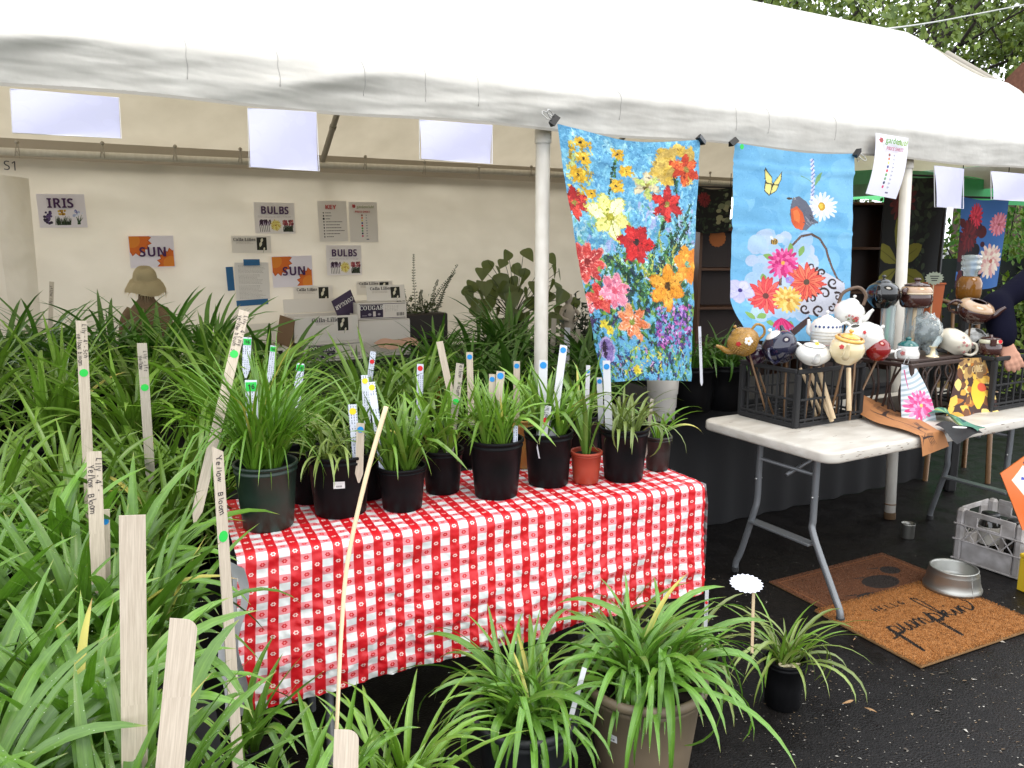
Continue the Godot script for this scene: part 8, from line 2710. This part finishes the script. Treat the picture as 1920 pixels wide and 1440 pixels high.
# ---------------------------------------------------------------- the bending person
func capsule_field(p: Vector3, bones: Array, k: float) -> float:
	var d := 9.0
	for b in bones:
		var ab: Vector3 = b[1] - b[0]
		var t := clampf((p - b[0]).dot(ab) / maxf(ab.length_squared(), 1e-9), 0.0, 1.0)
		var e: float = p.distance_to(b[0] + ab * t) - lerpf(b[2], b[3], t)
		var h := maxf(k - absf(d - e), 0.0) / k
		d = minf(d, e) - h * h * k * 0.25
	return d


# surface nets over the cells near the bones
func net(st: SurfaceTool, bones: Array, cell: float, k: float, tint: Callable) -> void:
	var val := {}
	var cells := {}
	for b in bones:
		var r: float = maxf(b[2], b[3]) + k * 0.3 + cell * 1.8
		var steps := int(ceil(b[0].distance_to(b[1]) / (cell * 2.0))) + 1
		for s in steps + 1:
			var t := float(s) / steps
			var c: Vector3 = b[0].lerp(b[1], t)
			var rr := lerpf(b[2], b[3], t)
			var n := int(ceil(r / cell))
			var ci := Vector3i((c / cell).floor())
			for x in range(-n, n + 1):
				for y in range(-n, n + 1):
					for z in range(-n, n + 1):
						var q := ci + Vector3i(x, y, z)
						if cells.has(q):
							continue
						var dist := (Vector3(q) * cell + Vector3.ONE * cell * 0.5).distance_to(c)
						if dist < rr + k * 0.3 + cell * 1.8 and dist > rr - cell * 2.5 - k * 0.5:
							cells[q] = true
	var verts := {}
	var corner := [Vector3i(0, 0, 0), Vector3i(1, 0, 0), Vector3i(0, 1, 0), Vector3i(1, 1, 0), Vector3i(0, 0, 1), Vector3i(1, 0, 1), Vector3i(0, 1, 1), Vector3i(1, 1, 1)]
	var edges := [[0, 1], [2, 3], [4, 5], [6, 7], [0, 2], [1, 3], [4, 6], [5, 7], [0, 4], [1, 5], [2, 6], [3, 7]]
	for q in cells:
		var v := PackedFloat32Array()
		var neg := 0
		for c in corner:
			var g: Vector3i = q + c
			if not val.has(g):
				val[g] = capsule_field(Vector3(g) * cell, bones, k)
			v.append(val[g])
			if val[g] < 0.0:
				neg += 1
		if neg == 0 or neg == 8:
			continue
		var sum := Vector3.ZERO
		var m := 0
		for e in edges:
			var a: float = v[e[0]]
			var b: float = v[e[1]]
			if (a < 0.0) != (b < 0.0):
				var t := a / (a - b)
				sum += Vector3(corner[e[0]]).lerp(Vector3(corner[e[1]]), t)
				m += 1
		verts[q] = (Vector3(q) + sum / m) * cell
	for q in verts:
		for ax in 3:
			var d := Vector3i.ZERO
			d[ax] = 1
			var e1 := Vector3i.ZERO
			e1[(ax + 1) % 3] = -1
			var e2 := Vector3i.ZERO
			e2[(ax + 2) % 3] = -1
			if not val.has(q + d):
				continue
			var a: float = val[q]
			var b: float = val[q + d]
			if (a < 0.0) == (b < 0.0):
				continue
			if not (verts.has(q + e1) and verts.has(q + e2) and verts.has(q + e1 + e2)):
				continue
			var p := [verts[q], verts[q + e1], verts[q + e1 + e2], verts[q + e2]]
			var order := [0, 1, 2, 0, 2, 3] if a > 0.0 else [0, 2, 1, 0, 3, 2]
			for i in order:
				st.set_color(tint.call(p[i]))
				st.set_uv(Vector2.ZERO)
				st.add_vertex(p[i])


func figure() -> void:
	var o := thing("person", "person in a navy jacket reaching a bent arm to the crates behind the table", "person", Vector3(3.145, 0.877, -4.450) * Vector3(1, 0, 1), -0.35)
	var inv := o.transform.affine_inverse()
	var sh := inv * Vector3(2.876, 1.451, -4.320)
	var el := inv * Vector3(2.560, 1.288, -4.180)
	var wr := inv * Vector3(2.531, 1.114, -4.020)
	var m := mat("jacket_and_skin", Color(1, 1, 1), 0.9)
	m.metallic_specular = 0.2
	m.vertex_color_use_as_albedo = true
	var navy := Color(0.006, 0.0075, 0.012)
	var jeans := Color(0.02, 0.022, 0.03)
	var skin := Color(0.50, 0.27, 0.19)
	var hair := Color(0.05, 0.03, 0.02)
	var shl := Vector3(sh.x + 0.36, sh.y + 0.02, sh.z + 0.02)
	var nk := (sh + shl) * 0.5 + Vector3(0, 0.05, 0)
	var hip := Vector3(nk.x + 0.03, 0.95, nk.z - 0.08)
	var head := nk + Vector3(-0.03, 0.19, 0.05)
	var bones := [
		[hip + Vector3(-0.08, 0, 0), hip + Vector3(0.08, 0, 0), 0.135, 0.135], [hip, (hip + nk) * 0.5, 0.15, 0.155], [(hip + nk) * 0.5, nk + Vector3(0, -0.1, 0), 0.16, 0.14],
		[sh + Vector3(0.04, -0.02, 0), shl + Vector3(-0.04, -0.02, 0), 0.08, 0.08], [nk, head + Vector3(0, -0.06, 0), 0.058, 0.055],
		[head + Vector3(0, 0.03, -0.015), head + Vector3(0, -0.05, 0.02), 0.098, 0.066], [head + Vector3(0, -0.02, 0.095), head + Vector3(0, 0.01, 0.085), 0.013, 0.008],
		[sh, el, 0.074, 0.056], [el, wr, 0.055, 0.04],
		[shl, shl + Vector3(0.08, -0.28, 0.02), 0.075, 0.058], [shl + Vector3(0.08, -0.28, 0.02), shl + Vector3(-0.02, -0.48, 0.16), 0.055, 0.04],
		[hip + Vector3(-0.09, -0.02, 0), Vector3(hip.x - 0.1, 0.5, hip.z + 0.03), 0.105, 0.07], [Vector3(hip.x - 0.1, 0.5, hip.z + 0.03), Vector3(hip.x - 0.1, 0.08, hip.z - 0.02), 0.066, 0.045], [Vector3(hip.x - 0.1, 0.045, hip.z - 0.04), Vector3(hip.x - 0.11, 0.035, hip.z + 0.14), 0.045, 0.036],
		[hip + Vector3(0.09, -0.02, 0), Vector3(hip.x + 0.1, 0.5, hip.z + 0.03), 0.105, 0.07], [Vector3(hip.x + 0.1, 0.5, hip.z + 0.03), Vector3(hip.x + 0.1, 0.08, hip.z - 0.02), 0.066, 0.045], [Vector3(hip.x + 0.1, 0.045, hip.z - 0.04), Vector3(hip.x + 0.11, 0.035, hip.z + 0.14), 0.045, 0.036]]
	for s in [-1.0, 1.0]:
		bones.append([head + Vector3(0.094 * s, 0.01, -0.01), head + Vector3(0.09 * s, -0.035, 0.0), 0.016, 0.011])
	# slack folds of the sleeve
	for k in 6:
		var t := 0.12 + k * 0.15
		var q := el.lerp(wr, t)
		bones.append([q + Vector3(-0.012, 0.0, 0.016), q + Vector3(0.012, 0.012, 0.012), 0.046 - 0.003 * k, 0.044 - 0.003 * k])
	var wl: Vector3 = bones[10][1]
	var tint := func(p: Vector3) -> Color:
		if p.y > nk.y + 0.02 and Vector2(p.x - nk.x, p.z - nk.z).length() < 0.16:
			return hair if (p.y > head.y + 0.05 or p.z < head.z - 0.02) else skin
		if p.y < hip.y - 0.05 and p.y < 0.93:
			return Color(0.01, 0.01, 0.01) if p.y < 0.085 else jeans
		return navy
	var st := begin()
	net(st, bones, 0.014, 0.05, tint)
	# the near hand: palm and five bent fingers over the crate's edge
	var hb := hand_bones(wr, inv * Vector3(2.538, 1.050, -3.980), inv * Vector3(2.568, 0.984, -3.960))
	net(st, hb, 0.0036, 0.012, func(_p): return skin)
	hb = hand_bones(wl, wl + Vector3(-0.02, -0.05, 0.05), wl + Vector3(-0.02, -0.12, 0.09))
	net(st, hb, 0.005, 0.012, func(_p): return skin)
	part(o, "body", done(st), m)
	var ball := SphereMesh.new()
	ball.radius = 0.011
	ball.height = 0.022
	for s in [-1.0, 1.0]:
		part(o, "eye", ball, mat("eye", lin(0.05, 0.03, 0.02), 0.1), head + Vector3(0.032 * s, 0.02, 0.073))
		part(o, "eyebrow", tube_mesh(curve([head + Vector3(0.016 * s, 0.042, 0.084), head + Vector3(0.034 * s, 0.047, 0.08), head + Vector3(0.05 * s, 0.04, 0.068)], 3), 0.004, 0.002, 6), mat("hair", lin(0.05, 0.03, 0.02), 0.8))
	part(o, "mouth", tube_mesh(curve([head + Vector3(-0.024, -0.062, 0.078), head + Vector3(0, -0.066, 0.087), head + Vector3(0.024, -0.062, 0.078)], 3), 0.004, -1.0, 6), mat("lips", lin(0.35, 0.10, 0.09), 0.5))
	# cuff where sleeve ends, and a pocket flap, as clothing pieces
	var d := (wr - el).normalized()
	part(o, "cuff", tube_mesh([wr - d * 0.018, wr + d * 0.012], 0.044, 0.043, 18), mat("jacket", Color(navy.r, navy.g, navy.b).linear_to_srgb(), 0.85))


func hand_bones(wrist: Vector3, knuckle: Vector3, tip: Vector3) -> Array:
	var d := (knuckle - wrist).normalized()
	var side := d.cross(Vector3(0, 0, 1)).normalized()
	if side.length() < 0.5:
		side = Vector3.RIGHT
	var nrm := side.cross(d).normalized()
	var b := []
	var pl := 0.085
	b.append([wrist - d * 0.03, wrist + d * 0.012, 0.026, 0.024])
	for k in 4:
		var s := (k - 1.5) * 0.019
		b.append([wrist + d * 0.01 + side * s * 0.6, wrist + d * pl + side * s, 0.015, 0.0115])
	var td := (tip - knuckle).normalized()
	for k in 4:
		var s := (k - 1.5) * 0.0215
		var l: float = [0.062, 0.074, 0.078, 0.068][k]
		var p0 := wrist + d * pl + side * s
		var p1 := p0 + (d * 0.75 + td * 0.5 + nrm * 0.1).normalized() * l * 0.48
		var p2 := p1 + (td - nrm * 0.15).normalized() * l * 0.32
		var p3 := p2 + (td * 0.9 - nrm * 0.45).normalized() * l * 0.25
		b.append([p0, p1, 0.0102, 0.0092])
		b.append([p1, p2, 0.0092, 0.0085])
		b.append([p2, p3, 0.0085, 0.0072])
	var t0 := wrist + d * 0.02 + side * 0.026
	var t1 := t0 + (d * 0.7 + side * 0.75).normalized() * 0.036
	b.append([t0, t1, 0.014, 0.011])
	b.append([t1, t1 + (d + side * 0.25 + td * 0.3).normalized() * 0.032, 0.0105, 0.0085])
	return b
